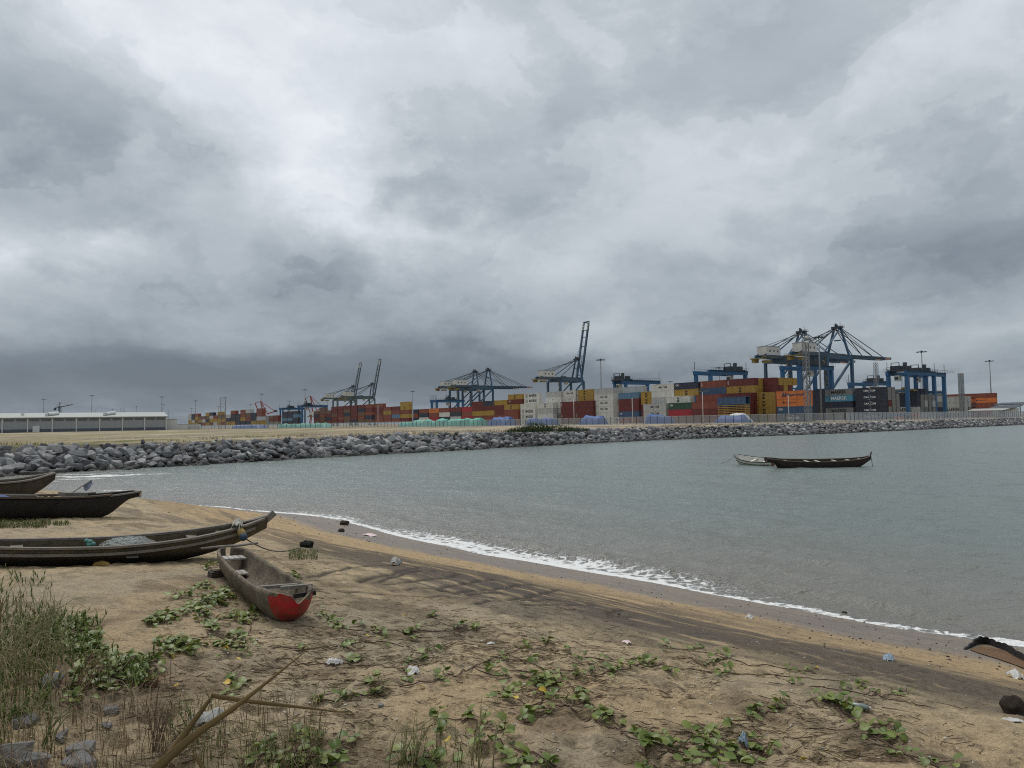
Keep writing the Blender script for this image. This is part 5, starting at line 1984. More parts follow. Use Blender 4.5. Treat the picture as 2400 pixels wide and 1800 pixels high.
def heap(cx, cy, cz, rx, ry, rz, mat, seed, n=18):
    """soft lump under the twine"""
    u = np.linspace(-1, 1, n); Ug, Vg = np.meshgrid(u, u, indexing='ij')
    r2 = Ug ** 2 + Vg ** 2
    z = np.sqrt(np.clip(1 - r2, 0, 1)) * (.85 + .5 * fbm(Ug * 3 + seed, Vg * 3, 3, seed)) * rz - .02 * (r2 > 1)
    V = np.stack([cx + Ug.ravel() * rx, cy + Vg.ravel() * ry, cz + z.ravel()], 1)
    i = np.arange(n * n).reshape(n, n)
    Fq = np.stack([i[:-1, :-1].ravel(), i[1:, :-1].ravel(), i[1:, 1:].ravel(), i[:-1, 1:].ravel()], 1)
    ok = (r2.ravel()[Fq] < 1.05).all(1)
    return sub(V, Fq[ok])
xn = (.53 - .5) * Lc
nt = tag(empty('net_heap'), 'pale grey fishing net heaped in the middle of the long canoe', 'fishing net')
nt.matrix_world = LCM
HEAPM = pmat('matted net', (.20, .21, .195), rough=.9, var=.3, scale=14, bump=.9, bscale=40)
v_, f_ = heap(xn, -.02, .17, .42, .30, .20, HEAPM, 4)
link('net_body', np_mesh('net_body', v_, f_, HEAPM), nt)
twine(MB(), xn, -.02, .175, .43, .31, .21, 60, .0022, rnd).build('loose_twine', NETM, nt)
nf = tag(empty('net_float_bunch'), 'small bunch of turquoise net floats in the long canoe', 'net floats')
nf.matrix_world = LCM
for i in range(7):
    b = MB()
    x, y, z = xn - .50 + rnd.uniform(-.06, .06), rnd.uniform(-.12, .0), .29 + rnd.uniform(-.03, .06)
    b.tube([(x - .03, y, z), (x - .012, y, z), (x + .012, y, z), (x + .03, y, z)], [.014, .03, .03, .014], 8)
    b.build('float', NETG, nf, smooth=True)
# bundle of cloth and a blue yellow buoy lashed to the bow
bun = tag(empty('bow_buoy'), 'blue and yellow buoy with pale cloth lashed to the canoe bow', 'buoy')
bun.matrix_world = LCM
xb = (.885 - .5) * Lc; yb = -cB(.885) - .02
b = MB(); b.tube([(xb, yb - .02, .50), (xb + .015, yb - .05, .47), (xb + .03, yb - .10, .43), (xb + .035, yb - .13, .41)], [.035, .055, .055, .03], 12)
b.build('buoy_body', pmat('yellow buoy plastic', (.30, .215, .07), rough=.7, var=.15, scale=12), bun, smooth=True)
b = MB(); b.tube([(xb + .032, yb - .115, .422), (xb + .04, yb - .165, .385), (xb + .042, yb - .18, .375)], [.057, .05, .02], 12)
b.build('buoy_cap', pmat('blue buoy plastic', (.03, .055, .085), rough=.7, var=.15, scale=12), bun, smooth=True)
v_, f_ = heap(xb - .02, yb + .03, .50, .09, .11, .14, None, 8, 12)
link('cloth', np_mesh('cloth', v_, f_, pmat('pale ragged cloth', (.50, .48, .42), rough=.9, var=.3, scale=20, bump=.8, bscale=40)), bun)
# mooring rope to a clump of weed
pr0 = LCM @ Vector((xb + .035, yb - .15, .40))
pr1 = gp(706, 1286, .02)
pts = []
for i in range(15):
    t = i / 14
    p = pr0.lerp(pr1, t)
    p.z -= .16 * math.sin(math.pi * min(t * 1.0, 1)) * (1 - .3 * t)
    p.z = max(p.z, gz(p.x, p.y) + .012)
    pts.append(p)
tag(MB().tube(pts, .009, 6).build('mooring_rope', pmat('tarred rope', (.06, .055, .05), rough=.9, var=.2, scale=40), smooth=True), 'dark mooring rope from the canoe bow down to a weed clump', 'rope')

# ---- black canoe behind
BK_M = wood_mat('black tarred wood', (.032, .028, .024), (.016, .014, .013), (.010, .009, .009), stain=.5, rough=.7)
BK_R = wood_mat('brown rail wood', (.16, .12, .09), (.09, .07, .055), (.05, .04, .032), stain=.4)
p0, p1 = gp(-170, 1222), gp(215, 1212)
con = (p1 - p0).length
Lk = con + 2.1
kB = smf([0, .1, .3, .6, .8, .92, 1], [.2, .32, .42, .42, .33, .22, .13])
kK = smf([0, .1, .18, .5, .78, .86, .91, .95, 1], [.25, .08, 0, 0, .0, .07, .26, .42, .49])
kH = smf([0, .2, .5, .7, .8, .9, 1], [.62, .52, .49, .50, .53, .58, .64])
bk = tag(empty('black_canoe'), 'black tarred plank canoe on the beach with square pale bow end', 'canoe')
V, F = hull(Lk, kB, kK, kH, .035, nst=44, m=8, full=.7, rough=.006, seed=15)
link('hull', np_mesh('hull', V, F, BK_M), bk)
for sd in (-1, 1):
    b = MB(); strip(b, rail_pts(Lk, kB, kH, sd, .01, .84, 30, .015, .0), .07, .035); b.build('gunwale', BK_R, bk)
    b = MB(); strip(b, rail_pts(Lk, kB, kH, sd, .83, .99, 12, -.012, .0), .05, .03); b.build('bow_rail', LC_R, bk)
b = MB(); b.box((Lk / 2 - .0, 0, .565), (.05, .26, .15)); b.build('bow_board', pmat('pale speckled board', (.34, .27, .18), rough=.8, var=.35, scale=16), bk)
for t in (.45, .62, .78):
    b = MB(); yy = kB(t) - .02
    b.box(((t - .5) * Lk, 0, kH(t) - .05), (.16, 2 * yy, .03)); b.build('thwart', BK_R, bk)
b = MB(); b.box(((.72 - .5) * Lk, .1, kH(.72) + .03), (.5, .28, .10)); b.build('locker', LC_R, bk)
v_, f_ = heap((.62 - .5) * Lk, 0, .30, .5, .3, .24, None, 12, 14)
settle(bk, p0, -Lk / 2 + 1.05, p1, -Lk / 2 + 1.05 + con, roll=math.radians(2), sink=.04)
bpy.context.view_layer.update()
BKM = bk.matrix_world.copy()
tn = tag(link('tan_net_heap', np_mesh('tan_net_heap', v_, f_, pmat('tan net', (.34, .27, .15), rough=.9, var=.35, scale=18, bump=.9, bscale=50))), 'tan fishing net heaped inside the black canoe', 'fishing net')
tn.matrix_world = BKM
fl = tag(empty('marker_flag'), 'ragged grey flag on a leaning pole in the black canoe', 'flag')
fl.matrix_world = BKM
xf = (.70 - .5) * Lk
f0, f1 = Vector((xf - .1, .05, .48)), Vector((xf + .66, .35, .86))
MB().tube([f0, f1], [.014, .010], 6).build('pole', LC_R, fl)
n = 8
u = np.linspace(0, 1, n); Ug, Vg = np.meshgrid(u, u, indexing='ij')
A = np.array(f0.lerp(f1, .66)); Bq = np.array(f0.lerp(f1, .98))
V = A + (Bq - A) * Ug.ravel()[:, None] + np.stack([.06 * Vg.ravel(), .02 * np.sin(Ug.ravel() * 9) * Vg.ravel() + .03 * Vg.ravel() * np.sin(4 * Vg.ravel()), -.13 * Vg.ravel() * (1 - .35 * Ug.ravel() + .2 * np.sin(7 * Ug.ravel()))], 1)
i = np.arange(n * n).reshape(n, n)
Fq = np.stack([i[:-1, :-1].ravel(), i[1:, :-1].ravel(), i[1:, 1:].ravel(), i[:-1, 1:].ravel()], 1)
link('cloth', np_mesh('cloth', V, Fq, pmat('grey blue flag cloth', (.20, .22, .27), rough=.9, var=.3, scale=9)), fl)
for i_, (ya, nm, mt) in enumerate(((-.15, 'pale wooden oar lying along the black canoe', LC_R), (.05, 'second wooden oar lying beside the net in the black canoe', LC_R))):
    o = MB().tube([((.18 - .5) * Lk, ya + .1, .54), ((.55 - .5) * Lk, ya, .53)], .022, 6).build('oar', mt)
    o.matrix_world = BKM
    tag(o, nm, 'oar', 'oars in the black canoe')
o = link('blue_sheet', np_mesh('blue_sheet', *heap((.40 - .5) * Lk, -.1, .42, .35, .26, .14, None, 19, 12), TB)); o.matrix_world = BKM
tag(o, 'crumpled blue plastic sheet in the black canoe at the left edge', 'plastic sheet')

# ---- third canoe, only its bow in view
p0, p1 = gp(-290, 1178), gp(5, 1171)
con = (p1 - p0).length
Lq = con + 2.35
qK = smf([0, .1, .25, .6, .82, .92, 1], [.25, .1, 0, 0, .05, .26, .56])
qH = smf([0, .2, .5, .7, .85, 1], [.55, .48, .47, .50, .58, .76])
bq = tag(empty('plank_canoe'), 'dark plank canoe with raked bow at the left edge, farthest on the beach', 'canoe')
qB = smf([0, .1, .3, .6, .8, .92, 1], [.2, .34, .45, .42, .27, .12, .03])
V, F = hull(Lq, qB, qK, qH, .035, nst=40, m=8, full=.7, rough=.006, seed=25)
link('hull', np_mesh('hull', V, F, wood_mat('dark brown hull wood', (.085, .068, .048), (.04, .033, .026), (.02, .018, .015), stain=.5)), bq)
for sd in (-1, 1):
    b = MB(); strip(b, rail_pts(Lq, qB, qH, sd, .01, .99, 30, .015, .0), .075, .04); b.build('gunwale', LC_R, bq)
settle(bq, p0, -Lq / 2 + .9, p1, -Lq / 2 + .9 + con, roll=math.radians(3), sink=.04)

# ---- boats afloat
def afloat(root, px, py, yaw):
    p = on_z(px, py, 0)
    root.location = (p.x, p.y, 0)
    root.rotation_euler = (0, 0, yaw)
Lm = 8.1
mB = smf([0, .05, .12, .3, .6, .85, .95, 1], [.30, .36, .46, .60, .60, .38, .18, .05])
mK = smf([0, .08, .13, .2, .8, .9, 1], [.46, .38, -.1, -.25, -.25, -.02, .46])
mH = smf([0, .08, .2, .5, .8, .93, 1], [.74, .68, .56, .47, .52, .61, .76])
mo = tag(empty('moored_canoe'), 'long dark canoe moored afloat in the bay with pale thwarts', 'canoe')
V, F = hull(Lm, mB, mK, mH, .05, nst=44, m=8, full=.7, rough=.008, seed=35)
link('hull', np_mesh('hull', V, F, wood_mat('dark stained hull wood', (.075, .055, .045), (.035, .028, .024), (.022, .018, .016), stain=.5)), mo)
for sd in (-1, 1):
    b = MB(); strip(b, rail_pts(Lm, mB, mH, sd, .0, .99, 34, .02, .0), .09, .05); b.build('gunwale', BK_R, mo)
for t in (.2, .40, .50, .66, .79, .9):
    b = MB(); yy = mB(t) - .03
    b.box(((t - .5) * Lm, 0, mH(t) - .06), (.20, 2 * yy, .04)); b.build('thwart', PALEW if t > .3 else LC_R, mo)
MB().bar((Lm / 2 - .06, 0, .66), (Lm / 2 + .06, 0, 1.08), .07).build('stem_post', BK_R, mo)
afloat(mo, 1918, 1095, math.radians(6)); mo.rotation_euler[0] = math.radians(7)
o = MB().tube([(0, 0, .95), (.06, -.1, .4), (.10, -.2, -.1)], .02, 5).build('anchor_line', CD); o.parent = mo; o.location = (Lm / 2 - .05, -.05, 0)
Lw = 4.3
wB = smf([0, .1, .4, .7, .88, .96, 1], [.52, .60, .68, .62, .42, .22, .03])
wK = smf([0, .5, .8, .92, 1], [-.15, -.2, -.05, .2, .62])
wH = smf([0, .3, .6, .85, 1], [.52, .50, .56, .74, .98])
wbt = tag(empty('rowing_boat'), 'small white rowing boat with rusty stern moored behind the dark canoe', 'boat')
WBM = pmat('old white boat paint', (.74, .73, .68), rough=.55, var=.12, scale=4, dirt=(.30, .22, .13), dirt_amt=.35)
V, F = hull(Lw, wB, wK, wH, .05, nst=34, m=8, full=.62)
link('hull', np_mesh('hull', V, F, WBM), wbt)
for sd in (-1, 1):
    b = MB(); strip(b, rail_pts(Lw, wB, wH, sd, .0, .995, 30, .01, .0), .08, .06); b.build('gunwale', pmat('dark green rail', (.05, .06, .045), rough=.7, var=.2), wbt)
    b = MB(); strip(b, rail_pts(Lw, wB, wH, sd, .05, .9, 24, -.24, -.015), .03, .05); b.build('rubbing_strake', pmat('olive stripe', (.13, .12, .06), rough=.7, var=.2), wbt)
RUST = pmat('rusted stern plate', (.13, .045, .025), rough=.85, var=.35, scale=5, dirt=(.30, .26, .22), dirt_amt=.4)
MB().box((-Lw / 2 - .03, 0, .18), (.08, 1.0, .62)).build('transom', RUST, wbt)
MB().box((-Lw / 2 + .45, -.655, .20), (.9, .05, .42)).build('rusty_plate', RUST, wbt)
MB().box((-Lw / 2 - .30, .1, .05), (.5, .3, .16)).build('engine_bracket', WBM, wbt)
for t in (.25, .55): MB().box(((t - .5) * Lw, 0, wH(t) - .14), (.22, 2 * wB(t) - .12, .04)).build('thwart', WBM, wbt)
b = MB()
for i in range(14): b.tube([((.45 + .03 * i - .5) * Lw, wB(.45 + .03 * i) * .86, wH(.5) - .12 - .1 * random.random()), ((.46 + .03 * i - .5) * Lw, wB(.46 + .03 * i) * .80, wH(.5) - .2 - .1 * random.random())], .022, 5)
b.build('floor_stain', CD, wbt)
afloat(wbt, 1770, 1090, math.radians(124)); wbt.rotation_euler[0] = math.radians(-15); wbt.scale = (.86, .86, .86)
o = MB().tube([(Lw / 2 - .03, 0, .75), (Lw / 2 + .9, .05, .28), (Lw / 2 + 2.0, .1, -.08)], .02, 5).build('mooring_line', LC_R, wbt)

# ================================================================== PLANTS
def leaf_mat(name, c1, c2, rough=.42):
    m = bpy.data.materials.new(name)
    m.use_nodes = True
    N = NT(m.node_tree)
    oi = N.n('ShaderNodeObjectInfo')
    ob = N.n('ShaderNodeTexCoord').outputs['Object']
    c = N.mix(oi.outputs['Random'], c1, c2)
    n1 = N.noise(ob, 60, 4, .6).outputs['Fac']
    s = N.n('ShaderNodeVectorMath', operation='SCALE')
    N.link(c, s.inputs[0]); N.link(N.math('MULTIPLY_ADD', n1, .8, .6), s.inputs['Scale'])
    b = N.n('ShaderNodeBsdfPrincipled', i_Roughness=rough)
    b.inputs['Specular IOR Level'].default_value = .35
    N.link(s.outputs[0], b.inputs['Base Color'])
    tr = N.n('ShaderNodeBsdfTranslucent')
    N.link(s.outputs[0], tr.inputs[0])
    mx = N.n('ShaderNodeMixShader', i_0=.18)
    N.link(b.outputs[0], mx.inputs[1]); N.link(tr.outputs[0], mx.inputs[2])
    N.link(mx.outputs[0], N.n('ShaderNodeOutputMaterial').inputs[0])
    return m
LEAF = leaf_mat('beach vine leaf', (.080, .122, .018), (.185, .215, .045))
LEAFY = leaf_mat('yellow leaf', (.62, .40, .03), (.55, .42, .06))
STEM = pmat('vine stem', (.095, .06, .042), rough=.85, var=.25, scale=30)

def leaf_mesh(seed, mat):
    """two lobed beach morning glory leaf, folded along its midrib, on a short stalk"""
    r = random.Random(seed)
    b = MB()
    hgt = r.uniform(.018, .060)
    lean = r.uniform(.005, .025)
    b.tube([(0, 0, 0), (lean * .5, 0, hgt * .6), (lean, 0, hgt)], [.0022, .0020, .0016], 4)
    tilt = r.uniform(-.35, .85)
    fold = r.uniform(.10, .75)
    L, Wd = .066, .033
    prof = [(0, .25), (.12, .68), (.3, .93), (.5, 1.0), (.7, .96), (.86, .80), (.97, .52), (1.0, .28)]
    base = len(b.v)
    ct, st = math.cos(tilt), math.sin(tilt)
    def P(x, y, z):
        droop = -.012 * (x / L) ** 2 * L / .06
        z = z + droop * 1.4
        return (lean + x * ct - z * st, y, hgt + x * st + z * ct)
    rows = []
    for (t, wv) in prof:
        xm = t * L if t < .97 else .90 * L
        row = []
        for s in (-1, -.55, 0, .55, 1):
            y = s * wv * Wd
            z = abs(s) * wv * Wd * math.tan(fold) * .8
            xx = (xm if s == 0 else t * L)
            row.append(len(b.v)); b.v.append(P(xx, y, z))
        rows.append(row)
    for i in range(len(rows) - 1):
        for j in range(4):
            b.f.append((rows[i][j], rows[i + 1][j], rows[i + 1][j + 1], rows[i][j + 1]))
    return b.mesh('leaf', mat, smooth=True)
LEAFM = [leaf_mesh(i, LEAF) for i in range(16)]
LEAFYM = [leaf_mesh(50 + i, LEAFY) for i in range(3)]

VINES = {
 'A': dict(stem=[(1900, 1612), (1990, 1622), (2060, 1632), (2120, 1648), (2192, 1664)], label='vine creeping along the dark sand edge at the right'),
 'B': dict(stem=[(1917, 1636), (1965, 1672), (2030, 1716), (2080, 1748), (2180, 1792), (2240, 1815)], label='long leafy vine running down to the bottom right corner'),
 'C': dict(stem=[(1545, 1512), (1640, 1530), (1720, 1548), (1800, 1562), (1900, 1578)], label='vine with round leaf pairs at the top edge of the dry sand, centre right'),
 'D': dict(stem=[(1500, 1566), (1600, 1571), (1720, 1582), (1860, 1590), (1985, 1606)], label='thin straight vine stem with a single leaf tuft right of centre'),
 'E': dict(stem=[(940, 1612), (1020, 1598), (1085, 1572), (1140, 1550), (1200, 1532), (1262, 1522)], label='dark woody vine curving up across the sand at centre'),
 'F': dict(stem=[(1195, 1538), (1250, 1560), (1330, 1573), (1420, 1576), (1480, 1564), (1550, 1556)], label='leafy vine across the middle of the foreground sand'),
 'G': dict(stem=[(1258, 1592), (1290, 1612), (1270, 1640), (1230, 1668)], label='densest green leaf clump in the middle of the foreground'),
 'H': dict(stem=[(1300, 1655), (1345, 1662), (1395, 1690), (1450, 1718), (1515, 1744)], label='vine with small upright tufts running right below the dense clump'),
 'I': dict(stem=[(1080, 1690), (1140, 1708), (1180, 1716), (1230, 1694)], label='arching vine with cupped leaves at bottom centre'),
 'J': dict(stem=[(1160, 1735), (1215, 1762), (1290, 1800), (1330, 1825)], label='vine with large leaves at the bottom edge, centre'),
 'K': dict(stem=[(1712, 1700), (1758, 1688), (1800, 1672), (1835, 1655)], label='short vine with four leaf groups right of bottom centre'),
 'L': dict(stem=[(1515, 1745), (1580, 1765), (1650, 1772), (1730, 1775), (1800, 1770)], label='big leafy vine patch with a yellow leaf at the bottom right of centre'),
 'M': dict(stem=[(780, 1470), (860, 1482), (960, 1487), (1070, 1482), (1130, 1474)], label='vine with yellow dotted tufts right of the red bow'),
 'N': dict(stem=[(640, 1520), (760, 1524), (820, 1512), (900, 1506), (1000, 1528)], label='thin bare vine in front of the red bow'),
 'O': dict(stem=[(650, 1550), (760, 1558), (860, 1562), (960, 1570), (1000, 1560)], label='bare vine below the red bow passing white litter'),
 'P': dict(stem=[(740, 1645), (800, 1638), (872, 1632), (930, 1622)], label='vine with paired leaves left of the bottom centre'),
 'Q': dict(stem=[(560, 1790), (620, 1770), (700, 1765), (790, 1785)], label='leafy weed vine at the bottom edge left of centre'),
 'R': dict(stem=[(350, 1450), (410, 1440), (470, 1410), (520, 1390), (560, 1400)], label='green vine thicket along the left side of the dugout'),
 'S': dict(stem=[(370, 1505), (430, 1500), (500, 1490), (570, 1500), (600, 1440)], label='vine thicket with yellow leaves below the dugout'),
 'T': dict(stem=[(470, 1325), (500, 1318), (515, 1330)], label='small green tuft at the far left end of the dugout'),
 'U': dict(stem=[(660, 1342), (690, 1346), (712, 1350)], label='small green tuft right of the dugout'),
 'V': dict(stem=[(735, 1440), (760, 1445), (795, 1462)], label='green tuft against the right side of the red bow'),
 'W': dict(stem=[(975, 1790), (1000, 1782), (1030, 1760), (1030, 1672)], label='grassy vine tuft at the bottom edge before centre'),
 'X': dict(stem=[(535, 1600), (560, 1600), (540, 1630)], label='small tuft with a yellow leaf below the vine thicket'),
 'Y': dict(stem=[(160, 1620), (230, 1600), (300, 1590), (365, 1570)], label='broad green leafy patch at left among the grasses'),
 'Z': dict(stem=[(150, 1500), (190, 1480), (230, 1500), (240, 1525)], label='green leafy patch at the left edge of the bare sand path'),
}
CL = {
 'A': [(2016, 1600, 8), (2052, 1614, 3), (2105, 1622, 6), (2131, 1618, 3), (1975, 1610, 4)],
 'B': [(1917, 1633, 3), (1941, 1635, 5), (1965, 1640, 7), (1982, 1641, 10), (1990, 1662, 8), (2013, 1687, 5), (2081, 1692, 3), (2023, 1718, 4), (2078, 1728, 5), (2105, 1718, 3), (2107, 1759, 6), (2177, 1771, 3), (2182, 1790, 4), (2233, 1797, 4)],
 'C': [(1565, 1511, 6), (1613, 1516, 6), (1649, 1511, 5), (1702, 1528, 6), (1659, 1547, 4), (1680, 1545, 3), (1847, 1564, 4), (1876, 1569, 4), (1898, 1564, 3)],
 'D': [(1707, 1569, 7), (1512, 1549, 4), (1572, 1569, 5), (1862, 1595, 4)],
 'E': [(1186, 1536, 3), (1164, 1548, 4), (1145, 1563, 4), (1180, 1576, 4), (1235, 1514, 5), (1284, 1498, 5), (1327, 1517, 5), (1251, 1541, 4), (1030, 1590, 3), (1045, 1575, 3)],
 'F': [(1351, 1579, 6), (1408, 1555, 6), (1444, 1560, 8), (1441, 1571, 5), (1506, 1549, 6), (1525, 1552, 5), (1357, 1533, 4), (1390, 1563, 4), (1475, 1555, 5)],
 'G': [(1262, 1582, 8), (1286, 1590, 12), (1311, 1595, 9), (1281, 1625, 6), (1240, 1590, 6), (1167, 1628, 6), (1194, 1617, 7), (1275, 1605, 7), (1225, 1612, 4)],
 'H': [(1340, 1639, 4), (1373, 1639, 4), (1349, 1620, 5), (1395, 1663, 5), (1438, 1682, 6), (1415, 1672, 3), (1492, 1709, 5), (1525, 1742, 7)],
 'I': [(1086, 1682, 3), (1140, 1687, 5), (1180, 1706, 7), (1118, 1725, 4), (1125, 1745, 4), (1289, 1664, 4), (1248, 1668, 5), (1229, 1679, 4), (1026, 1667, 3)],
 'J': [(1189, 1755, 4), (1221, 1780, 7), (1245, 1785, 5), (1281, 1796, 5), (1190, 1785, 4)],
 'K': [(1811, 1646, 3), (1835, 1636, 3), (1823, 1660, 3), (1755, 1660, 4), (1780, 1660, 3), (1758, 1677, 3), (1712, 1694, 4)],
 'L': [(1625, 1716, 4), (1659, 1711, 4), (1645, 1737, 8), (1664, 1747, 7), (1524, 1735, 5), (1563, 1737, 6), (1592, 1757, 6), (1606, 1786, 4), (1645, 1776, 6), (1717, 1752, 5), (1743, 1725, 4), (1758, 1745, 5), (1801, 1747, 4), (1765, 1771, 6), (1741, 1781, 5), (1683, 1795, 3), (1514, 1790, 5), (1690, 1760, 5)],
 'M': [(793, 1457, 5), (847, 1460, 5), (875, 1473, 4), (902, 1481, 6), (953, 1479, 4), (978, 1464, 5), (1012, 1438, 5), (1069, 1462, 7), (1113, 1469, 5), (961, 1481, 5), (977, 1492, 3)],
 'N': [(799, 1508, 4), (820, 1504, 3), (991, 1541, 4), (953, 1549, 4), (700, 1520, 3), (905, 1500, 3)],
 'O': [(831, 1546, 7), (956, 1587, 4), (1010, 1520, 3)],
 'P': [(801, 1630, 4), (828, 1628, 4), (872, 1625, 5), (742, 1639, 5), (872, 1593, 5), (890, 1596, 3)],
 'Q': [(628, 1750, 8), (590, 1780, 7), (698, 1725, 5), (780, 1777, 7), (804, 1777, 5), (761, 1788, 6), (739, 1739, 4), (660, 1785, 7), (690, 1780, 7), (834, 1734, 3), (720, 1790, 5)],
 'R': [(477, 1369, 9), (508, 1387, 11), (531, 1394, 9), (490, 1399, 11), (413, 1390, 6), (440, 1388, 4), (406, 1442, 8), (364, 1453, 8), (450, 1420, 8), (477, 1430, 7), (385, 1440, 7), (515, 1405, 8), (430, 1425, 6)],
 'S': [(418, 1503, 10), (384, 1512, 9), (553, 1489, 6), (549, 1512, 7), (576, 1512, 6), (477, 1453, 6), (544, 1439, 7), (594, 1437, 7), (500, 1470, 5), (440, 1520, 7), (400, 1525, 6), (520, 1505, 6), (460, 1505, 5), (570, 1450, 5)],
 'T': [(497, 1317, 9), (487, 1325, 6)],
 'U': [(689, 1344, 9), (660, 1346, 5), (700, 1350, 5)],
 'V': [(757, 1437, 8), (791, 1460, 7), (775, 1450, 5)],
 'W': [(996, 1774, 8), (1023, 1778, 7), (942, 1772, 5), (1030, 1690, 3), (1035, 1710, 4)],
 'X': [(557, 1595, 9), (536, 1622, 5), (575, 1600, 4)],
 'Y': [(188, 1570, 7), (215, 1560, 9), (240, 1550, 9), (270, 1545, 9), (300, 1550, 9), (330, 1545, 8), (355, 1555, 7), (230, 1585, 8), (265, 1580, 9), (300, 1580, 8), (335, 1575, 7), (200, 1600, 7), (240, 1610, 7), (280, 1600, 6), (180, 1630, 6), (345, 1590, 5)],
 'Z': [(180, 1455, 8), (200, 1470, 9), (215, 1490, 9), (225, 1510, 9), (190, 1500, 9), (165, 1490, 8), (205, 1525, 8), (170, 1520, 7), (235, 1520, 6), (150, 1470, 7)],
}
YEL = [(976, 1611), (1259, 1621), (1200, 1641), (1059, 1745), (1920, 1566), (865, 1497), (546, 1547), (516, 1518), (545, 1612), (655, 1786), (1875, 1780), (952, 1450), (118, 1582), (390, 1535), (422, 1617)]
rv = random.Random(21)
nleaf = 0
for key, vd in VINES.items():
    pts = [gp(x, y) for x, y in vd['stem']]
    o0 = pts[0]
    root = tag(empty('beach_vine', o0), vd['label'], 'vine', 'creeping beach vines')
    cp = catmull([tuple(p) for p in pts], 7)
    line = []
    for i, p in enumerate(cp):
        x, y = p[0] + rv.uniform(-.015, .015), p[1] + rv.uniform(-.015, .015)
        line.append(Vector((x, y, gz(x, y) + .006 + .008 * abs(math.sin(i * 1.3)))) - o0)
    MB().tube(line, [.0045] * (len(line) - 3) + [.0035, .003, .002], 5).build('stem', STEM, root, smooth=True)
    # side runners
    for (cx, cy, n) in CL[key]:
        b = MB()
        c = gp(cx, cy + 8)
        tgt = min(line, key=lambda q: (q + o0 - c).length) + o0
        if .05 < (tgt - c).length < .9:
            mid = c.lerp(tgt, .5) + Vector((rv.uniform(-.06, .06), rv.uniform(-.06, .06), 0))
            seg_ = catmull([tuple(c), tuple(mid), tuple(tgt)], 4)
            b.tube([Vector((q[0], q[1], gz(q[0], q[1]) + .005)) - o0 for q in seg_], .003, 4)
            b.build('runner', STEM, root, smooth=True)
    for (cx, cy, n) in CL[key]:
        D = gp(cx, cy + 8).y
        spread = (46 if key in 'RSYZ' else 30) if n > 5 else 20
        for k in range(int(n * (2.9 if key in 'RS' else 2.2 if key in 'YZ' else 1.35))):
            px = cx + rv.gauss(0, spread * .42 * (4.2 / D))
            py = cy + 8 + rv.gauss(0, spread * .26 * (4.2 / D))
            p = gp(px, py)
            sc = rv.uniform(.42, .98)
            link('leaf', rv.choice(LEAFM), root, loc=p - o0 + Vector((0, 0, .002)), rot=(rv.uniform(-.35, .35), rv.uniform(-.3, .3), rv.uniform(0, 6.28)), scale=(sc, sc, sc))
            nleaf += 1
for i, (x, y) in enumerate(YEL):
    p = gp(x, y + 4)
    key = min(VINES, key=lambda q: min(math.hypot(x - a, y - b_) for a, b_, _ in CL[q]))
    root = [o for o in bpy.data.objects if o.get('label') == VINES[key]['label']][0]
    sc = rv.uniform(.6, .85)
    l = link('leaf', LEAFYM[i % 3], root, loc=p - root.location + Vector((0, 0, .004)), rot=(rv.uniform(-.5, .5), rv.uniform(-.2, .5), rv.uniform(0, 6.28)), scale=(sc, sc, sc))
    tag(l, 'yellowed leaf')
print('leaves', nleaf)

# ---------------------------------------------------------------- grasses
def blade(mb, base, d, length, width, bend, seg=5, twist=0.0):
    """one tapering grass blade; d is its lean direction in plan"""
    rows = []
    side = Vector((-d.y, d.x, 0))
    for i in range(seg + 1):
        t = i / seg
        a = bend * t * t
        p = base + d * (length * math.sin(a) * t) + Vector((0, 0, length * t * math.cos(a * .9)))
        w = width * (1 - t) ** .7 * .5 + .0004
        s = side * math.cos(twist * t) + d * math.sin(twist * t)
        rows.append((len(mb.v), len(mb.v) + 1))
        mb.v += [tuple(p - s * w), tuple(p + s * w)]
    for i in range(seg):
        a, b_ = rows[i], rows[i + 1]
        mb.f.append((a[0], a[1], b_[1], b_[0]))
GR1 = leaf_mat('green grass blade', (.085, .115, .035), (.12, .15, .05), rough=.6)
GR2 = pmat('dry grass blade', (.22, .165, .085), rough=.8, var=.3, scale=5)
GR3 = pmat('reddish dry weed', (.115, .062, .042), rough=.85, var=.3, scale=5)
def isl(name, c1, c2, rough=.65):
    m = bpy.data.materials.new(name); m.use_nodes = True
    N = NT(m.node_tree)
    r = N.n('ShaderNodeNewGeometry').outputs['Random Per Island']
    c = N.mix(r, c1, c2)
    b = N.n('ShaderNodeBsdfPrincipled', i_Roughness=rough); b.inputs['Specular IOR Level'].default_value = .25
    N.link(c, b.inputs['Base Color'])
    t = N.n('ShaderNodeBsdfTranslucent'); N.link(c, t.inputs[0])
    mx = N.n('ShaderNodeMixShader', i_0=.15); N.link(b.outputs[0], mx.inputs[1]); N.link(t.outputs[0], mx.inputs[2])
    N.link(mx.outputs[0], N.n('ShaderNodeOutputMaterial').inputs[0])
    return m
GI = isl('mixed green grass', (.04, .075, .014), (.165, .165, .055))
GD = isl('mixed dry grass', (.085, .052, .034), (.25, .185, .105))
def grass_patch(name, label, spots, n, lh, mat, w=(.003, .007), bend=(.2, 1.3), seed=1, kind='stuff'):
    r = random.Random(seed)
    mb = MB()
    for (x0, x1, y0, y1, wt) in spots:
        for i in range(int(n * wt)):
            px, py = r.uniform(x0, x1), r.uniform(y0, y1)
            p = gp(px, py)
            if p.y < 1.2: continue
            a = r.uniform(0, 6.28)
            blade(mb, p - Vector((0, 0, .01)), Vector((math.cos(a), math.sin(a), 0)), r.uniform(*lh), r.uniform(*w), r.uniform(*bend), twist=r.uniform(-1, 1))
    o = mb.build(name, mat)
    tag(o, label, 'grass', kind=kind)
    return o
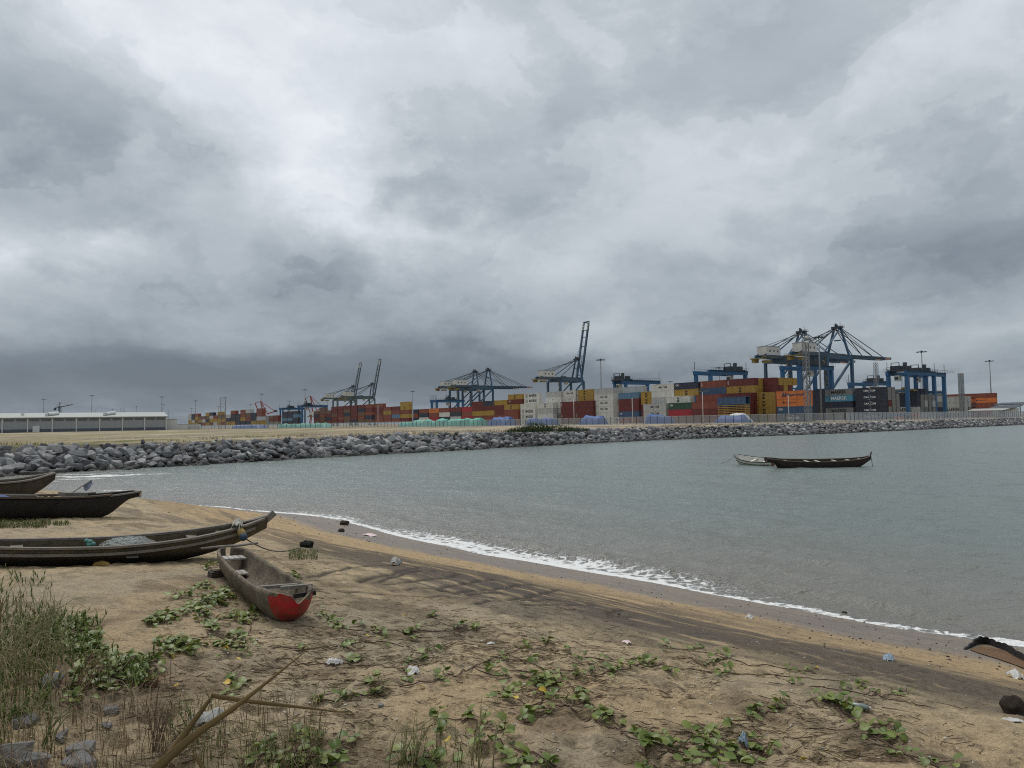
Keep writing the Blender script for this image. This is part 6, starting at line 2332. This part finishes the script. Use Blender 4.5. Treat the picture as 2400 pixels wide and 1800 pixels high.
grass_patch('grass', 'green and straw grass thick at the left edge', [(-120, 130, 1520, 1760, .45), (-80, 160, 1420, 1560, .45), (60, 230, 1440, 1540, .15), (-150, 60, 1600, 1900, .3)], 400, (.05, .32), GI, bend=(.3, 2.0), seed=2)
grass_patch('dry_grass', 'dry reddish stalks and straw at the lower left', [(-60, 420, 1580, 1900, .9), (-80, 120, 1400, 1560, .25), (380, 760, 1650, 1850, .3)], 950, (.04, .34), GD, w=(.0025, .005), bend=(.3, 2.2), seed=3)
grass_patch('low_green_weed', 'low green weed beside the black canoe', [(-20, 110, 1222, 1238, 1.0), (100, 165, 1224, 1232, .25)], 700, (.05, .13), GI, w=(.008, .02), bend=(.4, 1.4), seed=4)
grass_patch('bottom_grass', 'thin grass blades along the bottom edge', [(560, 760, 1740, 1850, .35), (930, 1130, 1740, 1850, .3), (430, 520, 1680, 1820, .15)], 320, (.08, .26), GI, w=(.003, .006), seed=5)

def leafy_weed(name, label, spots, n, hmax, mat, seed):
    r = random.Random(seed)
    mb = MB()
    for (x0, x1, y0, y1, wt) in spots:
        for i in range(int(n * wt)):
            p = gp(r.uniform(x0, x1), r.uniform(y0, y1))
            if p.y < 1.5: continue
            top = r.uniform(.3, 1.0) * hmax
            a0 = r.uniform(0, 6.28); ln = Vector((math.cos(a0), math.sin(a0), 0)) * r.uniform(0, .12)
            for k in range(7):
                t = (k + r.random()) / 7
                a = r.uniform(0, 6.28)
                blade(mb, p + Vector((0, 0, top * t)) + ln * t, Vector((math.cos(a), math.sin(a), 0)), r.uniform(.03, .075), r.uniform(.006, .015), r.uniform(.5, 1.6), 3)
            mb.tube([p, p + Vector((0, 0, top)) + ln], [.0022, .001], 3, cap=False)
    tag(mb.build(name, mat), label, 'weed', kind='stuff')
WG = isl('weed leaves', (.045, .085, .014), (.15, .185, .045))
leafy_weed('leafy_weed', 'bushy green weed massed along the left edge of the sand', [(-60, 150, 1440, 1560, .45), (40, 230, 1450, 1540, .3), (-60, 110, 1340, 1440, .12), (-60, 120, 1560, 1700, .22), (160, 370, 1545, 1620, .15)], 340, .15, WG, 71)

def stalk_plant(px, py, label, n, hgt, mat, seed, spread=.05, lean=(.2, .0), head=True):
    """tuft of tall thin stalks, some bent over"""
    r = random.Random(seed)
    p = gp(px, py)
    root = tag(empty('tall_grass_tuft', p), label, 'grass', 'tall grass tufts in the left foreground')
    for i in range(n):
        mb = MB()
        a = math.atan2(lean[1], lean[0]) + r.gauss(0, .7)
        L = hgt * r.uniform(.6, 1.1)
        d = Vector((math.cos(a), math.sin(a), 0))
        base = Vector((r.gauss(0, spread), r.gauss(0, spread), -.02))
        pts = []
        bend = r.uniform(.35, 1.35)
        for k in range(9):
            t = k / 8
            pts.append(base + d * (L * math.sin(bend * t) * t * .8) + Vector((0, 0, L * t * math.cos(bend * t * t))))
        mb.tube(pts, [.0046 * (1 - .75 * k / 8) for k in range(9)], 4)
        mb.build('stalk', mat, root)
        if head or r.random() < .5:
            hb = MB()
            for k in (3, 4, 5):
                aa = r.uniform(0, 6.28)
                blade(hb, pts[k], Vector((math.cos(aa), math.sin(aa), 0)), L * .35, .005, 1.4, 4)
            hb.build('blade', mat, root)
    return root
STK = pmat('straw green stalk', (.21, .185, .09), rough=.7, var=.3, scale=4)
STK2 = pmat('brown reed stalk', (.15, .10, .06), rough=.75, var=.3, scale=4)
stalk_plant(30, 1560, 'tall arching grass stalks crossing in front of the long canoe at left', 9, .62, STK, 1, lean=(.6, .3))
stalk_plant(110, 1520, 'thin grass stalks leaning right in front of the bare sand', 6, .45, STK, 2, lean=(.8, .2))
stalk_plant(-30, 1640, 'tall grass tuft at the left picture edge', 10, .60, STK, 3, lean=(.3, .2))
stalk_plant(372, 1760, 'upright brown reed tuft left of the crossed dry blades', 9, .42, STK2, 4, spread=.02, lean=(.1, .3))
stalk_plant(100, 1760, 'bright green grass shoot among grey stones', 4, .34, GR1, 5, spread=.02, lean=(.05, .1))
stalk_plant(445, 1740, 'yellow green shoots behind the crossed dry blades', 5, .30, GR1, 6, spread=.04, lean=(-.2, .2))
stalk_plant(960, 1800, 'fine grass stalks at the bottom edge before centre', 7, .34, STK, 7, spread=.05, lean=(.5, .2))
stalk_plant(1120, 1800, 'single tall bent grass stem at bottom centre', 3, .45, STK, 8, spread=.03, lean=(.4, .5))
stalk_plant(700, 1800, 'thin dry stalks among leafy weed at the bottom edge', 8, .28, STK2, 9, spread=.09, lean=(.1, .4))

stalk_plant(60, 1620, 'tall straw stalks rising over the green patch at the left edge', 12, .58, STK, 11, spread=.10, lean=(.5, .3))
stalk_plant(-10, 1520, 'arching stalk tuft highest at the left picture edge', 9, .66, STK, 12, spread=.08, lean=(.6, .1))
stalk_plant(150, 1640, 'brown stalks over the leafy patch left of the husk', 8, .40, STK2, 13, spread=.08, lean=(.3, .3))
# dry reed blades close to the camera
REED = pmat('dry reed blade', (.145, .095, .035), rough=.7, var=.25, scale=12, streak=False)
def reed(pts, w, label, name='reed_blade'):
    mb = MB()
    n = len(pts)
    cp = catmull([tuple(p) for p in pts], 8)
    rows = []
    for i, p in enumerate(cp):
        p = Vector(p)
        d = Vector(cp[min(i + 1, len(cp) - 1)]) - Vector(cp[max(i - 1, 0)])
        d.normalize()
        s = d.cross(Vector((0, 1, .25))).normalized()
        t = i / (len(cp) - 1)
        ww = w * (1 - t ** 2.2) * .5 + .0007
        nrm = s.cross(d).normalized()
        rows.append(len(mb.v))
        mb.v += [tuple(p - s * ww), tuple(p + nrm * ww * .35), tuple(p + s * ww), tuple(p - nrm * .001)]
    for a, b_ in zip(rows[:-1], rows[1:]):
        for k in range(4):
            mb.f.append((a + k, a + (k + 1) % 4, b_ + (k + 1) % 4, b_ + k))
    o = mb.build(name, REED, smooth=True)
    tag(o, label, 'reed', 'dry reed blades close to the camera')
def gbase(x, y): return Vector((x, y, gz(x, y) - .02))
reed([gbase(-1.25, 1.10), at_y(60, 2250, 1.18), at_y(300, 1880, 1.2), at_y(430, 1745, 1.21), at_y(560, 1650, 1.22), at_y(712, 1530, 1.24)], .0175, 'longest dry reed blade slanting up to the right in the near foreground')
reed([gbase(-1.1, 1.16), at_y(180, 2150, 1.22), at_y(345, 1850, 1.24), at_y(415, 1745, 1.25), at_y(480, 1655, 1.26), at_y(497, 1630, 1.26)], .0145, 'dry reed blade ending in a sharp fold at left foreground')
reed([at_y(494, 1630, 1.262), at_y(580, 1643, 1.27), at_y(690, 1656, 1.28), at_y(830, 1672, 1.3)], .0075, 'thin broken reed lying level across the long blade')
reed([gbase(-.75, 1.12), at_y(520, 1960, 1.2), at_y(495, 1850, 1.2), at_y(470, 1790, 1.2), at_y(450, 1762, 1.2)], .014, 'short purple brown reed tip at the bottom left')

# green bush on the reclaimed land and tufts of grass there
bc = on_z(1265, 1008, LAND_Z + .2)
bush = tag(empty('low_bush', (bc.x, bc.y, LAND_Z - .1)), 'wide low green bush on the sand above the rocks', 'bush')
rb = random.Random(31)
sc_b = bc.y / 130
for part, (cx, w_, h_, n_) in enumerate([(-2.6, 2.6, .75, 900), (-.6, 2.6, 1.35, 1500), (2.2, 3.4, .95, 1300), (5.2, 2.4, .6, 600)]):
    mb = MB()
    for i in range(n_):
        a, rr = rb.uniform(0, 6.28), math.sqrt(rb.random())
        x, y = cx + w_ * rr * math.cos(a), 1.6 * rr * math.sin(a)
        z = max(0, h_ * (1 - rr ** 2) ** .6) * rb.uniform(.1, 1.08)
        a2 = rb.uniform(0, 6.28)
        blade(mb, Vector((x, y, z)), Vector((math.cos(a2), math.sin(a2), 0)), rb.uniform(.15, .40), rb.uniform(.05, .11), rb.uniform(.2, 1.5), 3)
    mb.build('foliage', isl('bush leaves %d' % part, (.022, .040, .012), (.075, .105, .035)), bush)
mb = MB()
for i in range(14):
    x = rb.uniform(-4, 6)
    mb.tube([(x, 0, 0), (x + rb.uniform(-.3, .3), rb.uniform(-.3, .3), .6)], [.03, .012], 4)
mb.build('stems', STEM, bush)
mb = MB()
for i in range(5200):
    px = rb.uniform(-60, 1700)
    d_ = abs(rb.gauss(0, 1))
    a_ = rb.uniform(60, 330)
    pt_, dd_ = toe_at(a_)
    nn = np.array((-dd_[1], dd_[0]))
    x, y = pt_ + nn * (LW + .6 + abs(rb.gauss(0, 14)))
    if vnoise(np.array([x * .12]), np.array([y * .12]), 77)[0] < -.02: continue
    for k in range(3):
        a2 = rb.uniform(0, 6.28)
        blade(mb, Vector((x + rb.uniform(-.3, .3), y + rb.uniform(-.3, .3), LAND_Z - .05)), Vector((math.cos(a2), math.sin(a2), 0)), rb.uniform(.2, .55), rb.uniform(.03, .08), rb.uniform(.2, 1.2), 2)
tag(mb.build('land_grass', isl('straw grass on the fill', (.07, .07, .025), (.25, .20, .105))), 'straw coloured grass tufts on the reclaimed sand', 'grass', kind='stuff')

# ================================================================== LITTER AND STONES
rl = random.Random(41)
mb = MB()
def stick(mb, p, a, L, w, curve=0.0, rise=.004):
    d = Vector((math.cos(a), math.sin(a), 0)); s = Vector((-d.y, d.x, 0))
    m_ = p + d * (L / 2) + s * curve
    e = p + d * L
    pts = []
    for q in (p, m_, e):
        pts.append(Vector((q.x, q.y, gz(q.x, q.y) + rise)))
    mb.tube(pts, [w, w * .9, w * .5], 3, cap=False)
TW_SPOTS = [(1750, 2120, 1640, 1790, 520), (1180, 1420, 1500, 1680, 420), (950, 1300, 1460, 1560, 330), (560, 1000, 1480, 1620, 420), (380, 900, 1560, 1800, 520), (1400, 1700, 1540, 1640, 220), (600, 800, 1290, 1420, 250), (380, 760, 1400, 1540, 260), (1500, 1800, 1700, 1800, 260), (0, 2300, 1500, 1800, 900), (700, 1500, 1400, 1560, 700)]
for (x0, x1, y0, y1, n) in TW_SPOTS:
    for i in range(n):
        p = gp(rl.uniform(x0, x1), rl.uniform(y0, y1))
        L = rl.uniform(.02, .10) if rl.random() < .85 else rl.uniform(.1, .3)
        stick(mb, p, rl.uniform(-.7, .7) + (3.14 if rl.random() < .5 else 0), L, rl.uniform(.0012, .0032), rl.uniform(-.25, .25) * L, rl.uniform(.002, .012))
tag(mb.build('dry_litter', isl('dry twig litter', (.045, .03, .022), (.24, .175, .11), .9)), 'dry twigs and leaf litter scattered on the sand', 'litter', kind='stuff')
mb = MB()
OCT = [(1, 0, 0), (0, 1, 0), (-1, 0, 0), (0, -1, 0), (0, 0, .6), (0, 0, -.5)]
OF = [(0, 1, 4), (1, 2, 4), (2, 3, 4), (3, 0, 4), (1, 0, 5), (2, 1, 5), (3, 2, 5), (0, 3, 5)]
def bit(mb, p, r):
    a = rl.uniform(0, 6.28); ca, sa = math.cos(a), math.sin(a); ex = rl.uniform(.5, 1)
    vs = []
    for (x, y, z) in OCT:
        x, y = x * rl.uniform(.7, 1.3), y * ex * rl.uniform(.7, 1.3)
        vs.append((p.x + r * (x * ca - y * sa), p.y + r * (x * sa + y * ca), p.z + r * z))
    mb.add(vs, OF)
wr = []
for i in range(1500):                                # wrack line along the upper edge of the wet sand
    k_ = rl.uniform(30, 100)
    ii = rl.uniform(0, len(SHORE) - 1.01); j = int(ii)
    q = SHORE[j] + (SHORE[j + 1] - SHORE[j]) * (ii - j)
    dvec = SHORE[j + 1] - SHORE[j]; dvec = dvec / np.hypot(*dvec)
    off = rl.choice((rl.gauss(2.4, .5), rl.gauss(1.2, .6), rl.gauss(3.6, 1.0)))
    x, y = q + np.array((-dvec[1], dvec[0])) * max(off, .3)
    if not (1 < y < 45): continue
    bit(mb, Vector((x, y, gz(x, y) + .004)), (.006 + .022 * rl.random() ** 3) * (1.0 if y < 20 else 1.5))
tag(mb.build('wrack_debris', isl('dark wrack', (.022, .018, .014), (.11, .085, .06), .85)), 'dark pebbles and drift along the tide line', 'wrack', kind='stuff')
mb = MB()
for i in range(420):
    p = gp(rl.uniform(300, 2400), rl.uniform(1330, 1790))
    bit(mb, p + Vector((0, 0, .003)), rl.uniform(.004, .013))
tag(mb.build('shell_bits', isl('shell fragments', (.45, .42, .36), (.72, .70, .64), .6)), 'pale shell fragments strewn over the sand', 'shells', kind='stuff')

STONE_M = rock_mat('beach stone', (.09, .09, .09), (.16, .16, .155), (.23, .225, .21), wetline=False)
STONES = [rock_mesh('stone', 400 + i, STONE_M, 18) for i in range(5)]
for i, (x, y, r, lab) in enumerate([(262, 1672, .055, 'angular grey stone on the sand left of the reed tuft'), (35, 1778, .085, 'large pale grey rock at the bottom left corner'),
                                    (78, 1797, .07, 'grey rock half under grass at the bottom left'), (190, 1765, .06, 'grey stone right of the bottom left rocks'), (185, 1800, .07, 'small grey stone at the bottom edge, lower left'),
                                    (120, 1605, .07, 'pale stone under the dry weeds at left'), (250, 1705, .03, 'little stone below the angular grey stone'), (150, 1730, .05, 'flat stone beside the green shoot'),
                                    (893, 1655, .02, 'small dark pebble in the middle of the near sand'), (60, 1700, .06, 'stone half hidden in dry grass at the left edge')]):
    p = gp(x, y)
    o = link('stone', STONES[i % 5], loc=(p.x, p.y, p.z + r * .25), rot=(rl.uniform(-.3, .3), rl.uniform(-.3, .3), rl.uniform(0, 6.28)), scale=(r * 1.1, r * .9, r * .65))
    tag(o, lab, 'stone', 'loose stones on the beach')
DARKROCK = pmat('weedy dark rock', (.060, .045, .033), rough=.9, var=.35, scale=14, bump=.9, bscale=30)
def lump(name, px, py, r, label, cat, mat, seed, flat=.75, group=None):
    p = gp(px, py)
    bm = bmesh.new()
    bmesh.ops.create_icosphere(bm, subdivisions=3, radius=1)
    co = np.array([v.co for v in bm.verts])
    n = 1 + .55 * fbm(co[:, 0] * 1.6 + seed, co[:, 1] * 1.6 + co[:, 2], 4, seed) + .25 * fbm(co[:, 2] * 4 + seed, co[:, 0] * 4, 3, seed + 2)
    for v, k in zip(bm.verts, n): v.co *= float(k)
    me = bpy.data.meshes.new(name); bm.to_mesh(me); bm.free()
    me.materials.append(mat)
    me.polygons.foreach_set('use_smooth', [True] * len(me.polygons))
    o = link(name, me, loc=(p.x, p.y, p.z + r * flat * .45), rot=(0, 0, seed), scale=(r, r * .8, r * flat))
    return tag(o, label, cat, group)
lump('weedy_rock', 2384, 1672, .105, 'rounded brown weed covered rock at the right edge', 'rock', DARKROCK, 3, .8)
lump('dark_stone', 1979, 1441, .06, 'dark stone lying in the foam edge at right', 'stone', DARKROCK, 5)
lump('drift_clump', 808, 1230, .16, 'dark clump of drift weed in the shallows left of the breaker', 'driftweed', DARKROCK, 7, .7)
lump('drift_clump', 799, 1246, .13, 'smaller dark drift clump nearer the sand, left of the breaker', 'driftweed', DARKROCK, 8, .5)
lump('weed_pile', 718, 1283, .13, 'black tangle of weed at the end of the mooring rope', 'driftweed', pmat('black weed', (.022, .02, .017), rough=.95, var=.3, scale=20, bump=1.0, bscale=50), 9, .7)
grass_patch('weed_clump', 'olive weed clump around the end of the mooring rope', [(678, 745, 1290, 1312, 1)], 420, (.05, .12), GI, w=(.006, .014), bend=(.5, 1.5), seed=8)

def crumple(name, px, py, sx, sy, sz, label, mat, seed, cat='litter'):
    """crumpled thin plastic or cloth: a creased closed sheet"""
    p = gp(px, py)
    n = 12
    u = np.linspace(-1, 1, n); Ug, Vg = np.meshgrid(u, u, indexing='ij')
    r = np.random.default_rng(seed)
    z = sz * (np.clip(1 - (Ug ** 2 + Vg ** 2) * .7, 0, 1) * .6 + .9 * np.abs(fbm(Ug * 1.8 + seed, Vg * 1.8, 3, seed)))
    x = Ug * sx * (1 + .5 * fbm(Ug * 1.2, Vg * 1.2 + seed, 2, seed + 1)); y = Vg * sy * (1 + .5 * fbm(Vg * 1.2 + seed, Ug, 2, seed + 2))
    V = np.stack([x.ravel(), y.ravel(), z.ravel() + .004], 1)
    i = np.arange(n * n).reshape(n, n)
    Fq = np.stack([i[:-1, :-1].ravel(), i[1:, :-1].ravel(), i[1:, 1:].ravel(), i[:-1, 1:].ravel()], 1)
    V2 = V.copy(); V2[:, 2] -= .003
    Vt = np.concatenate([V, V2]); Ft = np.concatenate([Fq, Fq[:, ::-1] + n * n])
    rim = np.concatenate([i[0, :], i[1:, -1], i[-1, ::-1][1:], i[::-1, 0][1:]])
    Fr = np.array([(rim[k + 1], rim[k], rim[k] + n * n, rim[k + 1] + n * n) for k in range(len(rim) - 1)])
    o = link(name, np_mesh(name, Vt, np.concatenate([Ft, Fr]), mat, smooth=False), loc=p, rot=(0, 0, seed * 1.7))
    return tag(o, label, cat, 'litter on the beach')
PLW = pmat('dirty white plastic', (.46, .45, .42), rough=.45, var=.2, scale=25, spec=.4)
PLP = pmat('pink white plastic', (.60, .46, .46), rough=.45, var=.2, scale=25, spec=.4)
PLB = pmat('blue white packaging', (.20, .26, .31), rough=.5, var=.35, scale=45, spec=.4)
PLG = pmat('grey paper', (.34, .34, .32), rough=.8, var=.3, scale=40)
crumple('plastic_bag', 926, 1325, .11, .09, .16, 'peaked pale plastic bag standing on the track marks', PLG, 1)
crumple('plastic_bag', 780, 1557, .045, .035, .05, 'left crumpled white plastic scrap below the red bow', PLW, 2)
crumple('plastic_bag', 795, 1556, .04, .03, .04, 'greyish plastic scrap touching the left white scrap', PLG, 12)
crumple('plastic_bag', 968, 1578, .055, .045, .05, 'white plastic scrap on the bare vine left of centre', PLW, 3)
crumple('paper_scrap', 487, 1690, .085, .05, .06, 'crumpled grey white paper behind the crossed reed blades', PLG, 4)
crumple('plastic_bag', 1468, 1507, .05, .03, .03, 'pinkish white plastic scrap above the mid vine', PLP, 5)
crumple('plastic_bag', 1757, 1449, .07, .05, .07, 'white scrap with dark top by the tide line', PLW, 6)
crumple('plastic_bag', 866, 1256, .26, .14, .08, 'pink plastic bag washed up beside the shallows', PLP, 7)
crumple('plastic_bag', 2083, 1546, .10, .05, .06, 'bluish plastic wrapper on the golden sand at right', PLB, 8)
crumple('drink_carton', 1742, 1750, .028, .022, .09, 'blue white packaging scrap among the vine leaves', PLB, 9)
crumple('plastic_bag', 2382, 1590, .10, .06, .09, 'pale torn net scrap near the right edge', PLW, 10)
crumple('plastic_bag', 2372, 1690, .07, .03, .02, 'flat white scrap below the weedy rock', PLW, 11)
crumple('plastic_bag', 1150, 1510, .03, .02, .02, 'tiny white scrap among twigs at centre', PLW, 13)
p = gp(2018, 1664)
bt = tag(empty('plastic_bottle', p + Vector((0, 0, .032))), 'clear green tinted plastic bottle lying under the right vine', 'bottle', 'litter on the beach')
bt.rotation_euler = (0, 0, -.5); bt.scale = (.75, .75, .75); bt.location.z -= .008
MB().tube([(-.09, 0, 0), (-.085, 0, 0), (.02, 0, 0), (.055, 0, 0), (.075, 0, 0)], [.02, .031, .031, .022, .013], 12).build('bottle_body', pmat('bottle plastic', (.16, .20, .18), rough=.3, var=.2, scale=40, spec=.6), bt, smooth=True)
MB().tube([(.0755, 0, 0), (.092, 0, 0)], .015, 10).build('cap', PLW, bt)
# palm husk at left
p = gp(348, 1610)
mb = MB()
for i in range(90):
    a = rl.uniform(-.5, .5)
    blade(mb, Vector((rl.uniform(-.06, .06), rl.uniform(-.05, .05), 0)), Vector((math.cos(a), math.sin(a), 0)), rl.uniform(.05, .11), .004, rl.uniform(.9, 1.5), 3)
tag(mb.build('coconut_husk', isl('red brown fibre', (.09, .028, .016), (.22, .075, .04), .9), loc=p), 'red brown coconut fibre tuft on the sand at left', 'husk')
# yellow half buried fender under the long canoe
p = gp(242, 1326)
o = MB().tube([(-.13, 0, .03), (-.08, 0, .06), (0, 0, .07), (.07, 0, .05), (.12, 0, .02)], [.012, .035, .042, .035, .010], 10).build('fender', pmat('mustard fender', (.33, .22, .06), rough=.6, var=.2, scale=14), smooth=True, loc=(p.x, p.y - .03, p.z - .035), rot=(0, 0, .2))
tag(o, 'mustard yellow fender half buried beside the long canoe', 'fender')

# ragged black wreck plank at the right edge, with a rusty pool behind it
BLK = pmat('black rotten wood', (.012, .010, .010), rough=.75, var=.3, scale=10, bump=.7, bscale=30)
line = [(2262, 1523), (2278, 1516), (2296, 1509), (2318, 1511), (2340, 1519), (2362, 1527), (2390, 1543), (2425, 1562), (2470, 1585)]
top = [0.015, .055, .105, .105, .095, .105, .09, .085, .08]
mb = MB()
cp = [gp(x, y) for x, y in line]
cc = catmull([(q.x, q.y, h) for q, h in zip(cp, top)], 5)
rows = []
for i, (x, y, h) in enumerate(cc):
    z = gz(x, y)
    h = max(.01, h + .012 * math.sin(i * 1.9) + rl.uniform(-.006, .006))
    rows.append(len(mb.v))
    mb.v += [(x, y - .02, z - .05), (x, y - .012, z + h), (x, y + .03, z + h * .97), (x, y + .09, z - .05)]
for a, b_ in zip(rows[:-1], rows[1:]):
    for k in range(3): mb.f.append((a + k, a + k + 1, b_ + k + 1, b_ + k))
mb.f.append(tuple(rows[0] + k for k in (3, 2, 1, 0)))
tag(mb.build('wreck_plank', BLK), 'ragged black rotten plank half buried in wet sand at the right edge', 'driftwood')
pool_m = pmat('rusty pool water', (.12, .058, .018), rough=.5, var=.4, scale=8, bump=.2, bscale=14, spec=.15)
edge = [(2272, 1524), (2300, 1516), (2345, 1524), (2390, 1546), (2440, 1572), (2430, 1580), (2385, 1562), (2340, 1546), (2300, 1534)]
pp = [gp(x, y) for x, y in edge]
zc_ = [q.z + .012 for q in pp]
me = bpy.data.meshes.new('puddle')
me.from_pydata([(q.x, q.y, z) for q, z in zip(pp, zc_)] + [(sum(q.x for q in pp) / len(pp), sum(q.y for q in pp) / len(pp), sum(zc_) / len(zc_))], [], [(i, (i + 1) % len(pp), len(pp)) for i in range(len(pp))])
me.materials.append(pool_m)
tag(link('puddle', me), kind='structure')

# containers that no line of sight reaches (inside the stacks) are left out
bpy.context.view_layer.update()
_cs = [o for o in bpy.data.objects if o.name.startswith('shipping_container') and o.parent is None]
_v, _f, _own = [], [], []
for _i, o in enumerate(_cs):
    b0 = len(_v)
    bb = [o.matrix_world @ Vector(c) for c in o.bound_box]
    _v += bb
    for q in ((0, 1, 2, 3), (4, 7, 6, 5), (0, 4, 5, 1), (1, 5, 6, 2), (2, 6, 7, 3), (4, 0, 3, 7)):
        _f.append(tuple(b0 + k for k in q)); _own.append(_i)
_bt = BVHTree.FromPolygons(_v, _f)
def _visible(i, o):
    xs = [c[0] for c in o.bound_box]; L = max(xs)
    pts = [Vector((L * a, -CW / 2, CH * h)) for a in (-.97, -.8, -.4, 0, .4, .8, .97) for h in (.08, .5, .94)]
    pts += [Vector((s * L, CW * b_, CH * h)) for s in (1, -1) for b_ in (-.45, 0, .45) for h in (.1, .5, .94)]
    for c in ((0, 0, CAM_Z), (-4, 0, CAM_Z), (4, 0, CAM_Z + .5)):
        c = Vector(c)
        for p in pts:
            d = (o.matrix_world @ p) - c
            h = _bt.ray_cast(c, d.normalized())
            if h[0] is None or _own[h[2]] == i or h[3] > d.length - .02: return True
    return False
_dead = [o for i, o in enumerate(_cs) if not _visible(i, o)]
for o in _dead:
    for ch in list(o.children): bpy.data.objects.remove(ch)
    bpy.data.objects.remove(o)
print('containers left out', len(_dead), 'kept', len(_cs) - len(_dead))
